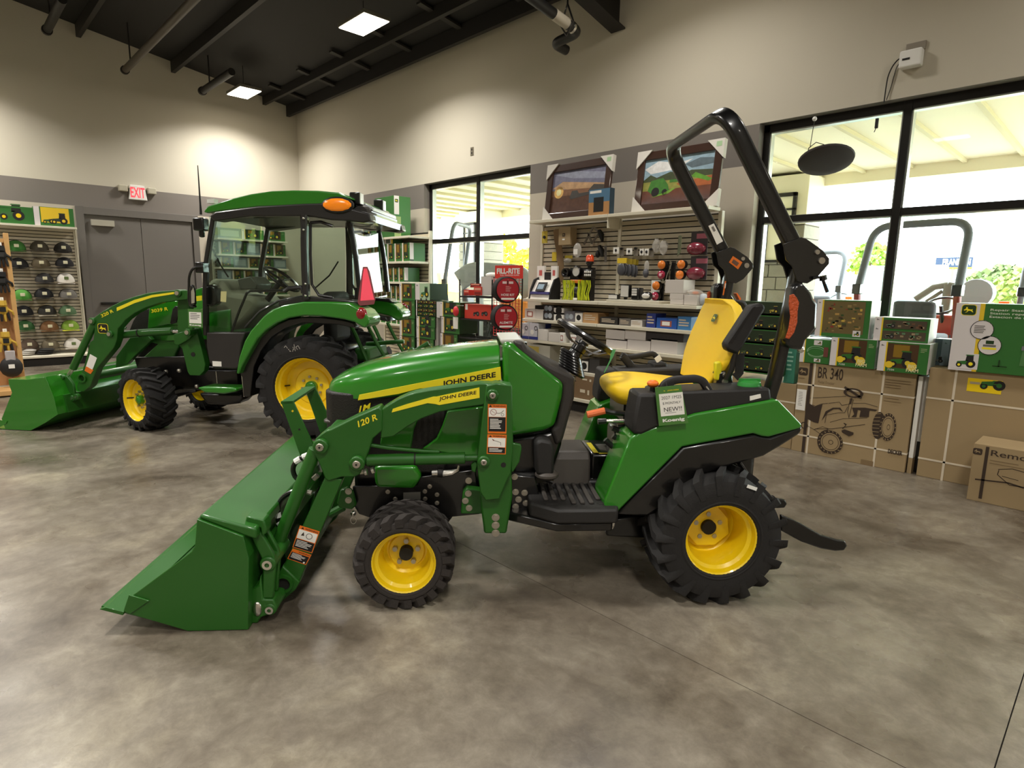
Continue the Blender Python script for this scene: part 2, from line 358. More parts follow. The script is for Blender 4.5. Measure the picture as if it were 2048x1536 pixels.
# the haunched steel frame above the tractor
(ya, za), (yb, zb) = WX('1231,57 1157,0', -4.66)
sl = (zb-za)/(yb-ya); y2 = 3.4; z2 = za+(y2-ya)*sl*1.6
b = MB(BEAM); p = [(YW-.01, za), (y2, z2), (YF, ceil_z(YF)-.5), (YF, ceil_z(YF)-.02), (YW-.01, ceil_z(YW)-.02)]
b.prism(p, -4.665, -4.65, 'x'); b.prism([(YW-.01, za), (y2, z2), (YF, ceil_z(YF)-.5), (YF, ceil_z(YF)-.515), (y2, z2-.015), (YW-.01, za-.015)], -4.76, -4.56, 'x')
bm_ = b.out('trim_1', smooth=0); struct(bm_)
# skirting
BASE = mat('#3a342d', .6)
struct(MB(BASE).box(XW+.001, YF, 0, XW+.014, 1.98, .1).box(XW+.001, 4.14, 0, XW+.014, YW, .1).out('baseboard_left', smooth=0))
struct(MB(BASE).box(XW+.014, YW-.012, 0, XR, YW-.001, .1).out('baseboard_back', smooth=0))
# double door in the left wall
DOORM = mat('#6a655f', .6, bump=.05, bs=200, name='door_paint')
yl = WX('t:148,262', XW)[0][0]; yr = WX('t:1400,355', XW)[0][0]; zt = 2.71
b = MB(DOORM); X0 = XW+.002
b.box(X0, yl, 0, X0+.06, yl+.11, zt).box(X0, yr-.11, 0, X0+.06, yr, zt).box(X0, yl+.11, zt-.13, X0+.06, yr-.11, zt)
dr = struct(b.out('door_1', smooth=0, bevel=.004)); ym = (yl+yr)/2
for a, c in ((yl+.115, ym-.004), (ym+.004, yr-.115)): MB(DOORM).box(X0, a, .01, X0+.022, c, zt-.135).out('door_leaf', dr, smooth=0, bevel=.002)
(ca, cz), (cb, cz2) = WX('t:318,410 558,420', XW+.1)
MB(mat('#b9b3a4', .4, .4)).box(X0+.024, ca, cz-.09, X0+.085, cb, cz+.015).out('door_closer', dr, smooth=0, bevel=.004)
b = MB(BLK); b.box(X0+.022, ym+.08, .98, X0+.07, ym+.75, 1.03).box(X0+.022, ym-.75, .98, X0+.07, ym-.08, 1.03); b.out('push_bar', dr, smooth=0, bevel=.004)
# exit sign with its two emergency heads
(ea, ez), (eb, ez2) = WX('t:712,120 880,130', XW+.06)
ex = thing('exit_sign', 'white exit sign with red letters and twin lamp heads above the grey door', 'sign', (XW, (ea+eb)/2, 0))
ec = WX('t:795,130', XW+.05)[0][1]; hw = (eb-ea)/2
b = MB(WHT); b.prism([(-hw*.88, ec+.13), (hw*.88, ec+.13), (hw*1.12, ec-.13), (-hw*1.12, ec-.13)], .002, .06, 'x'); b.out('sign_body', ex, smooth=0, bevel=.008)
Art((.0605, -hw, ec-.11), (0, 1, 0), (0, 0, 1), 2*hw, .22).text('EXIT', .06, .08, .94, .92, mat('#ff3b46', .5, emit=1.2), .02).out(ex, 'lettering')
for s_ in (-1, 1):
    y = s_*(hw+.1); q = MB(mat('#b9b39f', .5)); q.box(.002, y-.07, ec+.0, .09, y+.07, ec+.11).out('lamp_head', ex, smooth=0, bevel=.012)
# socket plate, wireless box, hanging disc, loose cable
(sx, sz), = WY('o:1064,838', YW)
o_ = thing('outlet_plate', 'small steel double socket plate high on the beige wall', 'outlet', (sx, YW, sz))
MB(mat('#8a8270', .4, .5)).box(-.035, -.008, -.06, .035, -.001, .06).out('plate', o_, smooth=0, bevel=.002)
b = MB(INK)
for z in (-.025, .025): MB(INK).box(-.013, -.0095, z-.014, .013, -.008, z+.014).out('socket', o_, smooth=0)
(ax, az), = WY('e:942,150', YW-.06)
o_ = thing('wireless_box', 'small white wall box with black cable above the big window', 'electronics', (ax, YW, az))
MB(WHT).box(-.085, -.09, -.075, .075, -.005, .06).out('case', o_, smooth=0, bevel=.012)
MB(mat('#8c8376', .5)).box(-.06, -.02, .06, .08, -.001, .125).out('bracket', o_, smooth=0)
MB(INK).box(-.06, -.0935, -.02, -.005, -.0905, -.005).out('slot', o_, smooth=0)
pts = [(x-ax, -.03, z-az) for x, z in WY('e:900,152 870,158 838,195 812,250 800,320 790,398', YW-.03)]
MB(INK).tube(fillet(pts, .1, 3), .005, 6).out('cable', o_)
pts = [(x-ax, -.012, z-az) for x, z in WY('e:895,165 862,195 845,250 830,310 803,385', YW-.012)]
MB(INK).tube(fillet(pts, .1, 3), .003, 6).out('cable', o_)
(dx, dz), = WY('h:880,940', YW-.25)
o_ = thing('hanging_dish', 'dark oval dish hanging on a thin wire inside the big window', 'hanging dish', (dx, YW-.25, dz))
X = Matrix.Rotation(radians(-13), 4, 'Y') @ Matrix.Rotation(radians(-20), 4, 'X') @ Matrix.Scale(1.12, 4); b = MB(mat('#3a3434', .7), mat('#c9c4b4', .5)); b.X = X
n = 28; b.lathe([(.001, -.02), (.1, -.018), (.17, -.008), (.2, .006), (.205, .02), (.19, .02), (.15, .01), (.001, .006)], ax='z', n=n); b.out('dish', o_)
MB(INK).tube([(-.17, 0, .03), (-.16, 0, .14), (-.1, 0, .18), (-.03, 0, .15)], .004, 6).out('wire_bow', o_); MB(INK).tube([(.08, 0, .06), (.13, 0, .1), (.14, 0, .04)], .004, 6).out('wire_bow', o_)
(tx, tz), = WY('h:765,500', YW-.25); MB(INK).tube([(-.15, 0, .14), (tx-dx, 0, tz-dz)], .003, 6).out('hanging_wire', o_)
MB(WHT).ball((tx-dx, 0, tz-dz), .02).out('hook', o_)
(cx, cz), = WY('h:1395,560', YW-.12)
o_ = MB(INK).tube([(cx-.01, YW-.12, cz-.06), (cx, YW-.12, cz-.03)], .003, 6).box(cx-.008, YW-.13, cz-.03, cx+.014, YW-.11, cz+.05).out('cable_end'); tag(o_, 'black cable connector dangling against the big window', 'connector')
# pipes under the roof
for s_, r_ in (('94,60', .06), ('250,140', .055), ('405,182', .06)):
    (y, z), = WX(s_, -12.6); L_ = 9.5 if r_ < .056 else 1.5
    q = thing('ceiling_pipe', {'94,60': 'short dark pipe stub under the roof, leftmost of three', '250,140': 'long grey pipe under the roof hung on a rod', '405,182': 'short dark pipe stub under the roof nearest the far lamp'}[s_], 'pipe', (-12.6, y, z))
    MB(mat('#4a4338', .5) if r_ < .056 else BEAM).cyl((0, 0, 0), (L_, 0, 0), r_, 14).out('pipe', q)
    MB(BEAM).cyl((-.03, 0, 0), (.03, 0, 0), r_*1.25, 14).out('pipe_cap', q)
    MB(BEAM).cyl((.4, 0, 0), (.4, 0, ceil_z(y)-z-.01), .012, 8).out('hanger_rod', q)
(x1, z1), = WY('w:1150,470', 5.5); (x2, z2_), = WY('w:790,640', 5.5)
(y0, z0), = WX('w:560,40', x1); (y3, z3), = WX('w:970,735', x2)
d0 = Vector((0, y0-5.5, z0-z1)).normalized()*2.6
q = thing('sprinkler_pipe', 'black pipe with two elbows and a white label near the roof beam', 'pipe', (x1, 5.5, z1))
MB(mat('#181817', .4)).tube(fillet([tuple(d0), (0, 0, 0), (x2-x1, 0, z2_-z1), (x2-x1, y3-5.5, z3-z1)], .09, 5), .055, 14).out('pipe', q)
e1 = d0.normalized()
MB(mat('#b8b0a0', .5)).cyl(e1*.2, e1*.42, .058, 14).out('pipe_label', q)
MB(CHR).cyl(e1*.1, e1*.13, .062, 14).out('pipe_clamp', q)
MB(BLK).tube([e1*.2+Vector((0, 0, -.12)), e1*.2+Vector((.09, 0, 0)), e1*.2+Vector((0, 0, .2)), e1*.2+Vector((0, 0, ceil_z(5.2)-z1-.1))], .01, 6).tube([e1*.2+Vector((0, 0, .2)), e1*.2+Vector((-.09, 0, 0)), e1*.2+Vector((0, 0, -.12))], .01, 6).out('pipe_hanger', q)
# lamps
HOUS = mat('#8e8a80', .4, .5); DIFF = mat('#fff3dd', .4, emit=GLOW)
for i, (x, y) in enumerate(LAMPS):
    lab = {0: 'far glowing lamp panel close to the left wall', 1: 'near glowing lamp panel at top centre of the view'}.get(i, 'lamp panel under the dark roof outside the view')
    q = thing('ceiling_light', lab, 'ceiling light', (x, y, LAMP_Z)) if i < 2 else thing('ceiling_light', lab, 'ceiling light', (x, y, LAMP_Z), group='lamp panels outside the view')
    if i == 0: q['group'] = 'lamp panels'
    if i == 1: q['group'] = 'lamp panels'
    MB(HOUS).box(-.345, -.2, .0, .345, .2, .05).box(-.2, -.06, .05, .2, .06, .12).out('housing', q, smooth=0, bevel=.006)
    MB(DIFF).box(-.33, -.185, -.008, .33, .185, -.001).out('diffuser', q, smooth=0)
    MB(BEAM).cyl((0, 0, .12), (0, 0, ceil_z(y)-LAMP_Z-.005), .006, 6).out('hanging_rod', q)
# ================================================================ outside the windows
PAVE = mat('#b9b5aa', .85, bump=.1, bs=30, var=.06, name='outside_concrete')
struct(MB(PAVE).box(-40, YW+.25, -.14, 30, 24, -.02).out('ground', smooth=0))
tag(MB(mat('#b7b04a', .95, var=.25, vs=.3)).box(-160, 24.05, -.2, 90, 200, -.06).out('field', kind='stuff', smooth=0), 'pale yellow green field beyond the pavement', 'field')
SOF = mat('#e6dfc2', .6); SOR = mat('#c9bf9a', .6)
so = struct(MB(SOF).box(-20, YW+.25, 3.38, 10, 11.2, 3.42).box(-20, 11.05, 3.2, 10, 11.2, 3.6).out('trim_2', smooth=0))
for k in range(34): x = -14.6+k*.66; MB(SOR).box(x, YW+.26, 3.33, x+.05, 11.04, 3.379).out('soffit_rib', so, smooth=0)
STN = mat('#8b8678', .9, bump=.5, bs=25, var=.15, vs=8, name='split_stone')
def pier(x0, x1, y0, lab):
    q = thing('canopy_column', lab, 'column', ((x0+x1)/2, y0+.35, -.02)); hw = (x1-x0)/2
    MB(mat('#5d584d', .9)).box(-hw+.02, -.33, 0, hw-.02, .33, 2.55).out('core', q, smooth=0)
    MB(SOF).box(-hw, -.35, 2.55, hw, .35, 3.35).out('upper_column', q, smooth=0, bevel=.01)
    for c_ in range(12):
        z = .01+c_*.211
        for a, d in (((-hw, 0), (0, hw)) if c_ % 2 else ((-hw, -hw*.35), (-hw*.35, hw))):
            MB(STN).box(a+.006, -.36, z, d-.006, .36, z+.2).out('block', q, smooth=0, bevel=.008)
    b = MB(FR); w_ = .3
    for xx in (-w_*.8, w_*.8-.05): b.box(xx, -.42, 1.95, xx+.05, -.36, 3.05)
    b.box(-w_*.8, -.42, 3.0, w_*.8, -.36, 3.06).box(-w_*.8, -.42, 2.78, w_*.8, -.36, 2.81).box(-w_*.8, -.42, 1.94, w_*.8, -.36, 1.98)
    b.out('frame', q, smooth=0); MB(mat('#e9e4c8', .5)).box(-w_*.78, -.39, 1.97, w_*.78, -.37, 3.02).out('panel', q, smooth=0)
pier(-12.9, -11.9, 10.4, 'stone and stucco canopy column seen through the small window')
pier(-4.75, -3.95, 10.4, 'stone and stucco canopy column behind the hanging dish')
tag(MB(STN, mat('#e0dc9a', .7)).box(-6.4, 7.9, -.02, -4.3, 8.3, 1.65).use(MB(STN).mats[0]).out('stone_wall', smooth=0, bevel=.02), 'low greenish stone wall outside the big window beside the column', 'wall')
# ================================================================ wheels
def tyre(b, R, W, Rr, n, lug=.03, style='bar', lugm=None):
    """tyre about the local y axis, outer face at -y; chevron bars"""
    h = W/2
    prof = [(Rr, -h*.86), (Rr+.012, -h*.98), (Rr+(R-Rr)*.35, -h), (R-lug-.05, -h), (R-lug-.014, -h*.93), (R-lug, -h*.6), (R-lug+.003, 0)]
    full = prof+[(r, -t) for r, t in prof[-2::-1]]
    b.lathe(full, n=64)
    b.lathe([(Rr+.012+.006, -h*.995), (Rr+.022, -h*1.01), (Rr+.03, -h*.995)], n=48)
    d = 2*pi/n
    if style == 'bar':
        for s_ in (-1, 1):
            for i in range(n):
                a0 = d*(i+(.5 if s_ > 0 else 0)); rs = []
                for t, da, ro, ri, wd in ((-.08, 0, R, R-lug-.004, .30), (.35, .32, R, R-lug-.006, .34), (.80, .72, R-.004, R-lug-.012, .40), (.97, .85, R-.016, R-lug-.03, .42), (1.02, .9, R-.065, R-lug-.075, .34)):
                    w_ = d*wd*.5*.9; a = a0+d*da
                    rs.append([(r*cos(q), s_*t*h, r*sin(q)) for r, q in ((ri, a-w_), (ro, a-w_*.8), (ro, a+w_*.8), (ri, a+w_))])
                b.rings(rs)
    else:
        rnd = random.Random(3)
        for row, (t0, t1, off) in enumerate(((-1.0, -.66, 0), (-.62, -.22, .5), (-.16, .16, 0), (.22, .62, .5), (.66, 1.0, 0))):
            for i in range(n):
                a0 = d*(i+off); rs = []; sk = .3*(1 if row % 2 else -1)
                for t, da in ((t0, -sk), ((t0+t1)/2, 0), (t1, sk)):
                    out = abs(t) > .9; ro = R-(.014 if out else 0); ri = R-lug-(.03 if out else .006); w_ = d*.31; a = a0+d*da
                    rs.append([(r*cos(q), t*h*(1.0), r*sin(q)) for r, q in ((ri, a-w_), (ro, a-w_*.8), (ro, a+w_*.8), (ri, a+w_))])
                b.rings(rs)
def wheel(name, parent, x, y, z, R, W, Rr, n, lug, style, side, dish, bolts, hubr, hubm, rub=RUB, turn=0, plate=False):
    """all pieces are children of the tractor; side -1 = near side"""
    X = Matrix.Translation((x, y, z)) @ Matrix.Rotation(turn, 4, 'Z')
    if side > 0: X = X @ Matrix.Scale(-1, 4, (0, 1, 0))
    b = MB(rub); b.X = X; tyre(b, R, W, Rr, n, lug, style); t = b.out(name, parent, smooth=40)
    h = W/2; b = MB(YEL); b.X = X
    b.lathe([(Rr+.012, -h*.83), (Rr+.016, -h*.9), (Rr+.008, -h*.93), (Rr, -h*.88), (Rr-.006, -h*.7), (Rr-.02, -h*.62), (Rr-.028, -h*.3), (Rr-.03, dish-.015), (Rr-.045, dish), (Rr*.62, dish), (Rr*.58, dish-.012), (.001, dish-.012), (.001, dish+.02), (Rr-.02, dish+.03), (Rr-.005, h*.86)], n=48)
    o = b.out('rim', t, smooth=30)
    if plate:
        b = MB(YEL); b.X = X; b.prism([(Rr*.66*cos(pi/8+i*pi/4)*(1.12 if i % 2 else 1), Rr*.66*sin(pi/8+i*pi/4)) for i in range(8)], dish-.03, dish-.011); b.out('centre_plate', t, bevel=.004)
    b = MB(hubm); b.X = X; b.cyl((0, dish-.012, 0), (0, dish-.05, 0), hubr, 20); b.ball((0, dish-.05, 0), hubr*.8, .012, hubr*.8) if hubm is GREEN else None; b.out('hub', t)
    for i in range(bolts):
        a = 2*pi*(i+.25)/bolts; r = hubr*1.75; b = MB(BOLT); b.X = X; b.tube([(r*cos(a), dish-.012, r*sin(a)), (r*cos(a), dish-.034, r*sin(a))], .0125, 6); b.out('wheel_bolt', t)
    b = MB(INK); b.X = X; b.cyl((-Rr*.8, dish-.005, .0), (-Rr*.93, dish-.06, .0), .006, 8); b.out('valve', t)
    return t
# ================================================================ the near tractor
T = Frame(50, (1440, 1213), .56)
t1 = thing('compact_tractor', 'small green tractor in the foreground with yellow seat, roll bar and front loader', 'tractor', T.O, T.a)
P, A = T.P, T.A
def mir(f): f(-1); f(1)
def side_prism(name, poly, y0, y1, m, far=True, parent=t1, **k):
    """near part between y0 and y1 (both negative) and its twin on the far side"""
    o = MB(m).prism(poly, y0, y1).out(name, parent, **k)
    if far: return o, MB(m).prism(poly, -y1, -y0).out(name, parent, **k)
    return o
(rx, rz), = P('1441,1087', -.56); (fx, fz), = P('807,1139', -.54)
for s_ in (-1, 1):
    wheel('rear_tyre', t1, rx+.01, s_*.405, .325, .333, .31, .165, 18, .034, 'bar', s_, .055, 5, .036, INK, plate=True)
    wheel('front_tyre', t1, fx, s_*.42, .226, .23, .24, .14, 20, .024, 'block', s_, .035, 5, .032, INK, rub=RUBG)
    if s_ < 0: Art((rx+.1, -.5625, .325+.262), (1, 0, -.35), (.35, 0, 1), .05, .016).rect(0, 0, 1, 1, WHT).out(t1, 'tyre_sticker')
# chassis
fr = P('F:100,900 40,800 30,600 720,590 760,500 1350,420 1400,900 1100,930 1000,985 860,905 250,950', -.24)
MB(BLK).prism(fr, -.25, -.235).prism(fr, .235, .25).out('frame_rail', t1, kind='stuff', bevel=.004)
MB(BLK).box(-1.76, -.18, .36, -1.02, .18, .6).out('front_chassis', t1, bevel=.02)
MB(BLK).box(-1.1, -.17, .33, -.2, .17, .5).box(-.35, -.2, .25, .2, .2, .62).out('transmission', t1, bevel=.03, kind='stuff')
MB(BLK).box(-1.56, -.33, .17, -1.4, .33, .28).cyl((-1.48, -.36, .226), (-1.48, .36, .226), .06).out('front_axle', t1, bevel=.015, kind='stuff')
MB(BLK).cyl((rx, -.3, .325), (rx, .3, .325), .085).out('rear_axle', t1)
for q in px('F:408,665 488,742 488,825 810,740 812,822 938,785 938,695 860,607 808,660 1280,545'):
    u, z = T.at(q, -.25); b = MB(BOLT); bolt(b, u, -.25, z, .0085); b.out('bolt', t1, smooth=30)
q = P('F:575,755 575,675 760,668 760,750', -.252); MB(mat('#8e8c86', .4, .6)).prism(q, -.2535, -.25).out('serial_plate', t1)
pod = P('F:270,600 250,400 330,385 700,385 775,500 690,635 320,625', -.27)
side_prism('side_tank', pod, -.275, -.2, GREEN, bevel=.018, seg=3)
# hose fittings between rail and cylinder
MB(CHR).tube(A('F:885,470 945,465', -.27), .018, 12).out('hose_fitting', t1); MB(CHR).tube(A('F:1000,470 1100,455 1160,430 1175,380', -.27), [.017, .015, .009, .008], 10).out('hose_fitting', t1)
MB(INK).tube(A('F:945,465 1000,470', -.27), .02, 12).out('hose', t1)
for s__ in ('F:110,445 150,440', 'F:160,455 185,450', 'F:235,440 262,430'): MB(BOLT).tube(A(s__, -.45), .016, 10).out('hydraulic_coupler', t1)
# platform with treads, tunnel and pedals
MB(PLA).prism([(-.9, -.42), (-.78, -.52), (-.5, -.52), (-.44, -.3), (-.25, -.28), (-.25, .28), (-.44, .3), (-.5, .52), (-.78, .52), (-.9, .42)], .40, .47, 'z').out('platform', t1, bevel=.012)
MB(BLK).prism([(-1.0, -.36), (-.78, -.5), (-.52, -.5), (-.46, -.3), (-.46, .3), (-.52, .5), (-.78, .5), (-1.0, .36)], .355, .40, 'z').out('platform_frame', t1, bevel=.01)
TRD = mat('#3f3a36', .75, bump=.2, bs=200, name='rubber_tread')
for s_ in (-1, 1):
    for i in range(9):
        x = -.83+i*.042; e = .45 if 2 < i < 6 else .40
        MB(TRD).box(x, min(s_*.17, s_*e), .469, x+.022, max(s_*.17, s_*e), .482).out('tread_rib', t1, bevel=.004, seg=1)
    for x, y_ in ((-.80, .44), (-.55, .44), (-.44, .42), (-.42, .36), (-.41, .3)): MB(INK).ball((x, s_*y_, .4705), .035, .014, .004).out('tread_pad', t1)
MB(mat('#4b4540', .5, bump=.1, bs=300)).prism([(-.17, .465), (-.155, .60), (-.12, .635), (.12, .635), (.155, .60), (.17, .465)], -.86, -.56, 'x').out('tunnel_cover', t1, bevel=.012)
MB(BLK).box(-.555, -.15, .465, -.28, .15, .625).out('centre_box', t1, bevel=.012)
Art((-.54, -.14, .6255), (1, 0, 0), (0, 1, 0), .22, .22).rect(0, 0, 1, .08, YDEC).rect(0, 0, .12, 1, YDEC).rect(.92, 0, 1, 1, YDEC).lines(.2, .15, .85, .85, 6, mat('#8b867c', .6)).out(t1, 'warning_label')
MB(PLA).prism(P('B:1050,780 1045,620 1075,600 1130,612 1145,650 1140,790', -.3), -.34, -.2).out('brake_pedal', t1, bevel=.015)
MB(mat('#4a443f', .5)).ball((*A('B:1110,790', -.3)[0],), .06, .06, .025).out('pedal_pad', t1)
MB(BLK).tube(A('B:940,800 1040,790 1140,830', -.28), .012, 8).out('pedal_linkage', t1)
for q in px('B:710,822 708,888 693,925 712,962 950,880 965,918 950,955 996,884 1003,937 945,802'):
    u, z = T.at(q, -.31); b = MB(BOLT); bolt(b, u, -.31, z, .012); b.out('bolt', t1, smooth=30)
MB(GREEN2).prism(P('B:670,990 680,880 700,860 780,870 780,990', -.3), -.31, -.25).out('loader_subframe', t1, bevel=.006)
MB(BLK).prism(P('B:925,990 925,790 1050,800 1070,900 1010,1000', -.3), -.31, -.25).out('subframe_plate', t1, bevel=.006)
# lower black details under the platform
MB(BLK).prism(P('C:290,1140 290,1100 330,1060 480,1040 500,1150 360,1145', -.25), -.3, -.15).out('axle_bracket', t1, bevel=.01)
MB(BOLT).tube(A('H:750,1270 860,1290 1060,1330', -.3), [.008, .03, .03], 10).out('brake_linkage', t1)
# bonnet
def hood(st, mats, name, parent):
    rs = []
    for u, zt, zb, w_ in st:
        h_ = zt-zb; half = [(-w_, zb), (-w_, zb+h_*.5), (-w_*.96, zb+h_*.72), (-w_*.84, zb+h_*.88), (-w_*.6, zb+h_*.97), (0, zt)]
        rs.append([(u, y, z) for y, z in half]+[(u, -y, z) for y, z in half[-2::-1]])
    b = MB(mats); n = len(rs[0])
    b.add([p for r in rs for p in r], [(i*n+j, i*n+j+1, (i+1)*n+j+1, (i+1)*n+j) for i in range(len(rs)-1) for j in range(n-1)]+[list(range(n))]+[[(len(rs)-1)*n+j for j in range(n)]]+[((i+1)*n, i*n, i*n+n-1, (i+1)*n+n-1) for i in range(len(rs)-1)])
    return b.out(name, parent, smooth=45, bevel=.006)
hood([(-1.885, .975, .955, .10), (-1.87, 1.0, .94, .15), (-1.83, 1.028, .928, .19), (-1.75, 1.065, .922, .225), (-1.64, 1.1, .93, .245), (-1.5, 1.132, .95, .252), (-1.35, 1.157, .972, .256), (-1.2, 1.178, .993, .258), (-1.04, 1.195, 1.012, .26)], GREEN, 'bonnet', t1)
side_z = lambda u: .922+(u+1.75)*.127
st = P('B:145,410 150,383 280,362 870,240 875,305', -.262)
b = MB(YDEC); dec = P('B:143,411 150,383 873,240 876,306 545,362 515,350 460,350 350,378', -.264)
b.prism(dec, -.266, -.26).out('stripe_decal', t1, smooth=0)
def text_on(par, txt, s_, y, m, bold=.02, nm='lettering'):
    """s_: lower-left, lower-right, upper-left photo points on the plane y"""
    (a, c, d) = P(s_, y) if par is t1 else F2P(s_, y)
    O = Vector((a[0], y, a[1])); U = Vector((c[0]-a[0], 0, c[1]-a[1])); V = Vector((d[0]-a[0], 0, d[1]-a[1])); w_ = U.length
    art = Art(O, U, (0, 0, 1), w_, V.length, gap=.0006); art.V = V.normalized(); art.N = Vector((0, -1, 0)); art.text(txt, 0, 0, 1, 1, m, bold); return art.out(par, nm)
text_on(t1, 'John Deere'.upper(), 'B:575,348 848,300 575,313', -.2665, INK, .03)
# grille and engine bay
GR = mat('#1a1816', .45, bump=.3, bs=150, name='grille_black')
b = MB(GR); rs = []
for u, w_, zb in ((-1.9, .11, .76), (-1.885, .16, .72), (-1.85, .195, .68), (-1.76, .225, .62), (-1.62, .235, .56), (-1.3, .235, .55)):
    rs.append([(u, -w_, zb), (u, -w_, .99 if u > -1.7 else .955), (u, w_, .99 if u > -1.7 else .955), (u, w_, zb)])
b.rings(rs); b.out('grille', t1, bevel=.012)
MB(BLK).box(-1.32, -.2, .5, -1.02, .2, 1.0).out('engine', t1)
MB(mat('#4a4540', .4)).ball((-1.86, -.13, .8), .05, .05, .018).out('headlamp', t1); MB(mat('#4a4540', .4)).ball((-1.86, .13, .8), .05, .05, .018).out('headlamp', t1)
for i in range(5): MB(INK).box(-1.45+i*.03, -.238, .72, -1.44+i*.03, -.234, .9).out('cooling_fin', t1)
text_on(t1, '1M', 'B:148,474 202,457 155,440', -.238, YDEC, .03, 'model_lettering')
side_prism('side_panel', P('B:255,640 262,590 300,560 380,520 455,500 430,560 415,658', -.25), -.255, -.23, GREEN, bevel=.008)
side_prism('side_panel', P('B:800,440 600,465 575,540 545,605 500,640 470,660 640,690 760,700 800,600', -.255), -.26, -.23, GREEN, bevel=.008)
# cowl
cw = P('B:885,110 935,118 1200,322 1190,400 1152,548 1090,572 930,596 880,600', -.27)
MB(GREEN).prism(cw, -.275, .275).out('cowl', t1, bevel=.028, seg=3)
MB(mat('#302c29', .5, bump=.1, bs=300)).prism(P('B:935,105 990,108 1010,150 1130,232 1255,290 1250,400 1190,620 1155,645 1130,560 1160,540 1185,400 1190,330 1020,210 960,160', -.25), -.262, .262).out('dash_trim', t1, bevel=.02, seg=3)
MB(mat('#a9a79f', .35)).prism(P('B:868,100 985,96 1000,118 985,130 880,128', -.2), -.22, .22).out('cowl_cap', t1, bevel=.008)
MB(BLK).prism(P('B:925,600 1100,575 1160,560 1190,620 1150,740 1010,830 930,810', -.22), -.24, .24).out('pedal_console', t1, bevel=.02)
# steering column, boot and wheel
for i in range(7):
    (a, c), (e, f_) = P('V:%d,%d %d,%d' % (480+i*8+90, 690+i*38, 800-i*3, 760+i*36), -.02); m_ = ((a+e)/2, (c+f_)/2); r_ = .062+.003*i
    X = Matrix.Translation((m_[0], 0, m_[1])) @ Matrix.Rotation(radians(28), 4, 'Y'); b = MB(BLK); b.X = X; b.lathe([(.001, -.008), (r_-.01, -.012), (r_, 0), (r_-.01, .012), (.001, .008)], ax='z', n=24).out('column_boot', t1)
MB(BLK).tube(A('V:700,900 740,720 860,560', 0), [.05, .038, .028], 14).out('steering_column', t1)
(wa, wb), (wc, wd_) = P('V:520,270 1240,720', 0); cx_, cz_ = (wa+wc)/2, (wb+wd_)/2; ang = atan2(wd_-wb, wc-wa); Rw = sqrt((wc-wa)**2+(wd_-wb)**2)/2-.01
X = Matrix.Translation((cx_, 0, cz_)) @ Matrix.Rotation(-ang, 4, 'Y')
b = MB(BLK); b.X = X; b.tube([(Rw*cos(2*pi*i/36), Rw*sin(2*pi*i/36), 0) for i in range(36)], .017, 10, close=True).out('steering_wheel', t1)
for a in (90, 210, 330):
    b = MB(GRY); b.X = X; ca, sa = cos(radians(a)), sin(radians(a)); b.tube(fillet([(.03*ca, .03*sa, -.055), (Rw*.6*ca, Rw*.6*sa, -.055), (Rw*ca, Rw*sa, -.003)], .06, 4), 0, sec=sec(.035, .008)).out('wheel_spoke', t1)
b = MB(BLK); b.X = X; b.cyl((0, 0, -.09), (0, 0, -.04), .04, 20).out('wheel_hub', t1, bevel=.008)
b = MB(BLK); b.tube(A('V:910,740 1060,690 1110,690', .05), .009, 8).ball(A('V:1110,690', .05)[0], .016).out('signal_lever', t1)
MB(mat('#5fae6a', .5)).add([Vector(p) for p in A('V:1215,665 1280,660 1255,740 1130,975 1120,965 1200,800', -.12)], [list(range(6))]).out('green_strap', t1, smooth=0)
# mudguards
fo = P('C:290,1050 290,990 405,712 440,692 540,655 700,602 1048,540 1072,540 1180,650 1175,668 1030,708 1000,705 960,692 640,752 340,1055', -.46)
fi = P('C:340,1052 640,750 960,692 1000,703 1030,705 1178,655 1165,690 1080,745 1000,792 850,835 700,880 600,960 560,1010 480,1062', -.44)
for s_ in (-1, 1):
    ys_ = (-.47, -.24) if s_ < 0 else (.24, .47)
    MB(GREEN).prism(fo, *ys_).out('mudguard', t1, bevel=.022, seg=3)
    ys_ = (-.462, -.22) if s_ < 0 else (.22, .462)
    MB(BLK).prism(fi, *ys_).out('mudguard_liner', t1, bevel=.012)
con = P('C:440,510 520,510 1040,488 1045,538 700,602 540,655 455,695 415,690 418,640', -.45)
side_prism('console', P('C:415,692 418,640 442,512 520,512 545,530 545,655 455,697', -.46), -.475, -.3, PLA, bevel=.015)
side_prism('console_top', P('C:525,508 1040,488 1046,545 700,608 535,662', -.45), -.455, -.25, PLA, bevel=.012)
MB(mat('#3a3633', .5)).box(*sum([[v] for v in (-.4, -.44, .955, -.3, -.34, .965)], [])).out('cup_tray', t1, bevel=.004)
MB(PLA).tube(fillet(A('C:545,510 560,470 600,452 705,445 735,455 778,530', -.42), .04, 4), 0, sec=sec(.036, .036), upv=(0, 1, 0)).out('grab_handle', t1, smooth=40)
MB(CHR).tube(A('C:750,480 782,525', -.44), .004, 6).out('handle_edge', t1)
side_prism('far_grab', P('C:545,510 560,470 600,452 600,470 570,500', -.42), -.44, -.40, PLA, far=False)
(a, c), = P('C:945,478', -.36); X = Matrix.Translation((a, -.36, c-.01))
b = MB(mat('#2f8f3a', .45)); b.X = X; b.lathe([(.001, .038), (.03, .038), (.05, .03), (.055, .015), (.055, -.01), (.04, -.03)], ax='z', n=24).box(-.05, -.008, .03, .05, .008, .045).out('fuel_cap', t1)
q = P('C:948,545 998,532 996,515 948,525', -.457); MB(PAP).prism(q, -.459, -.456).out('fender_sticker', t1)
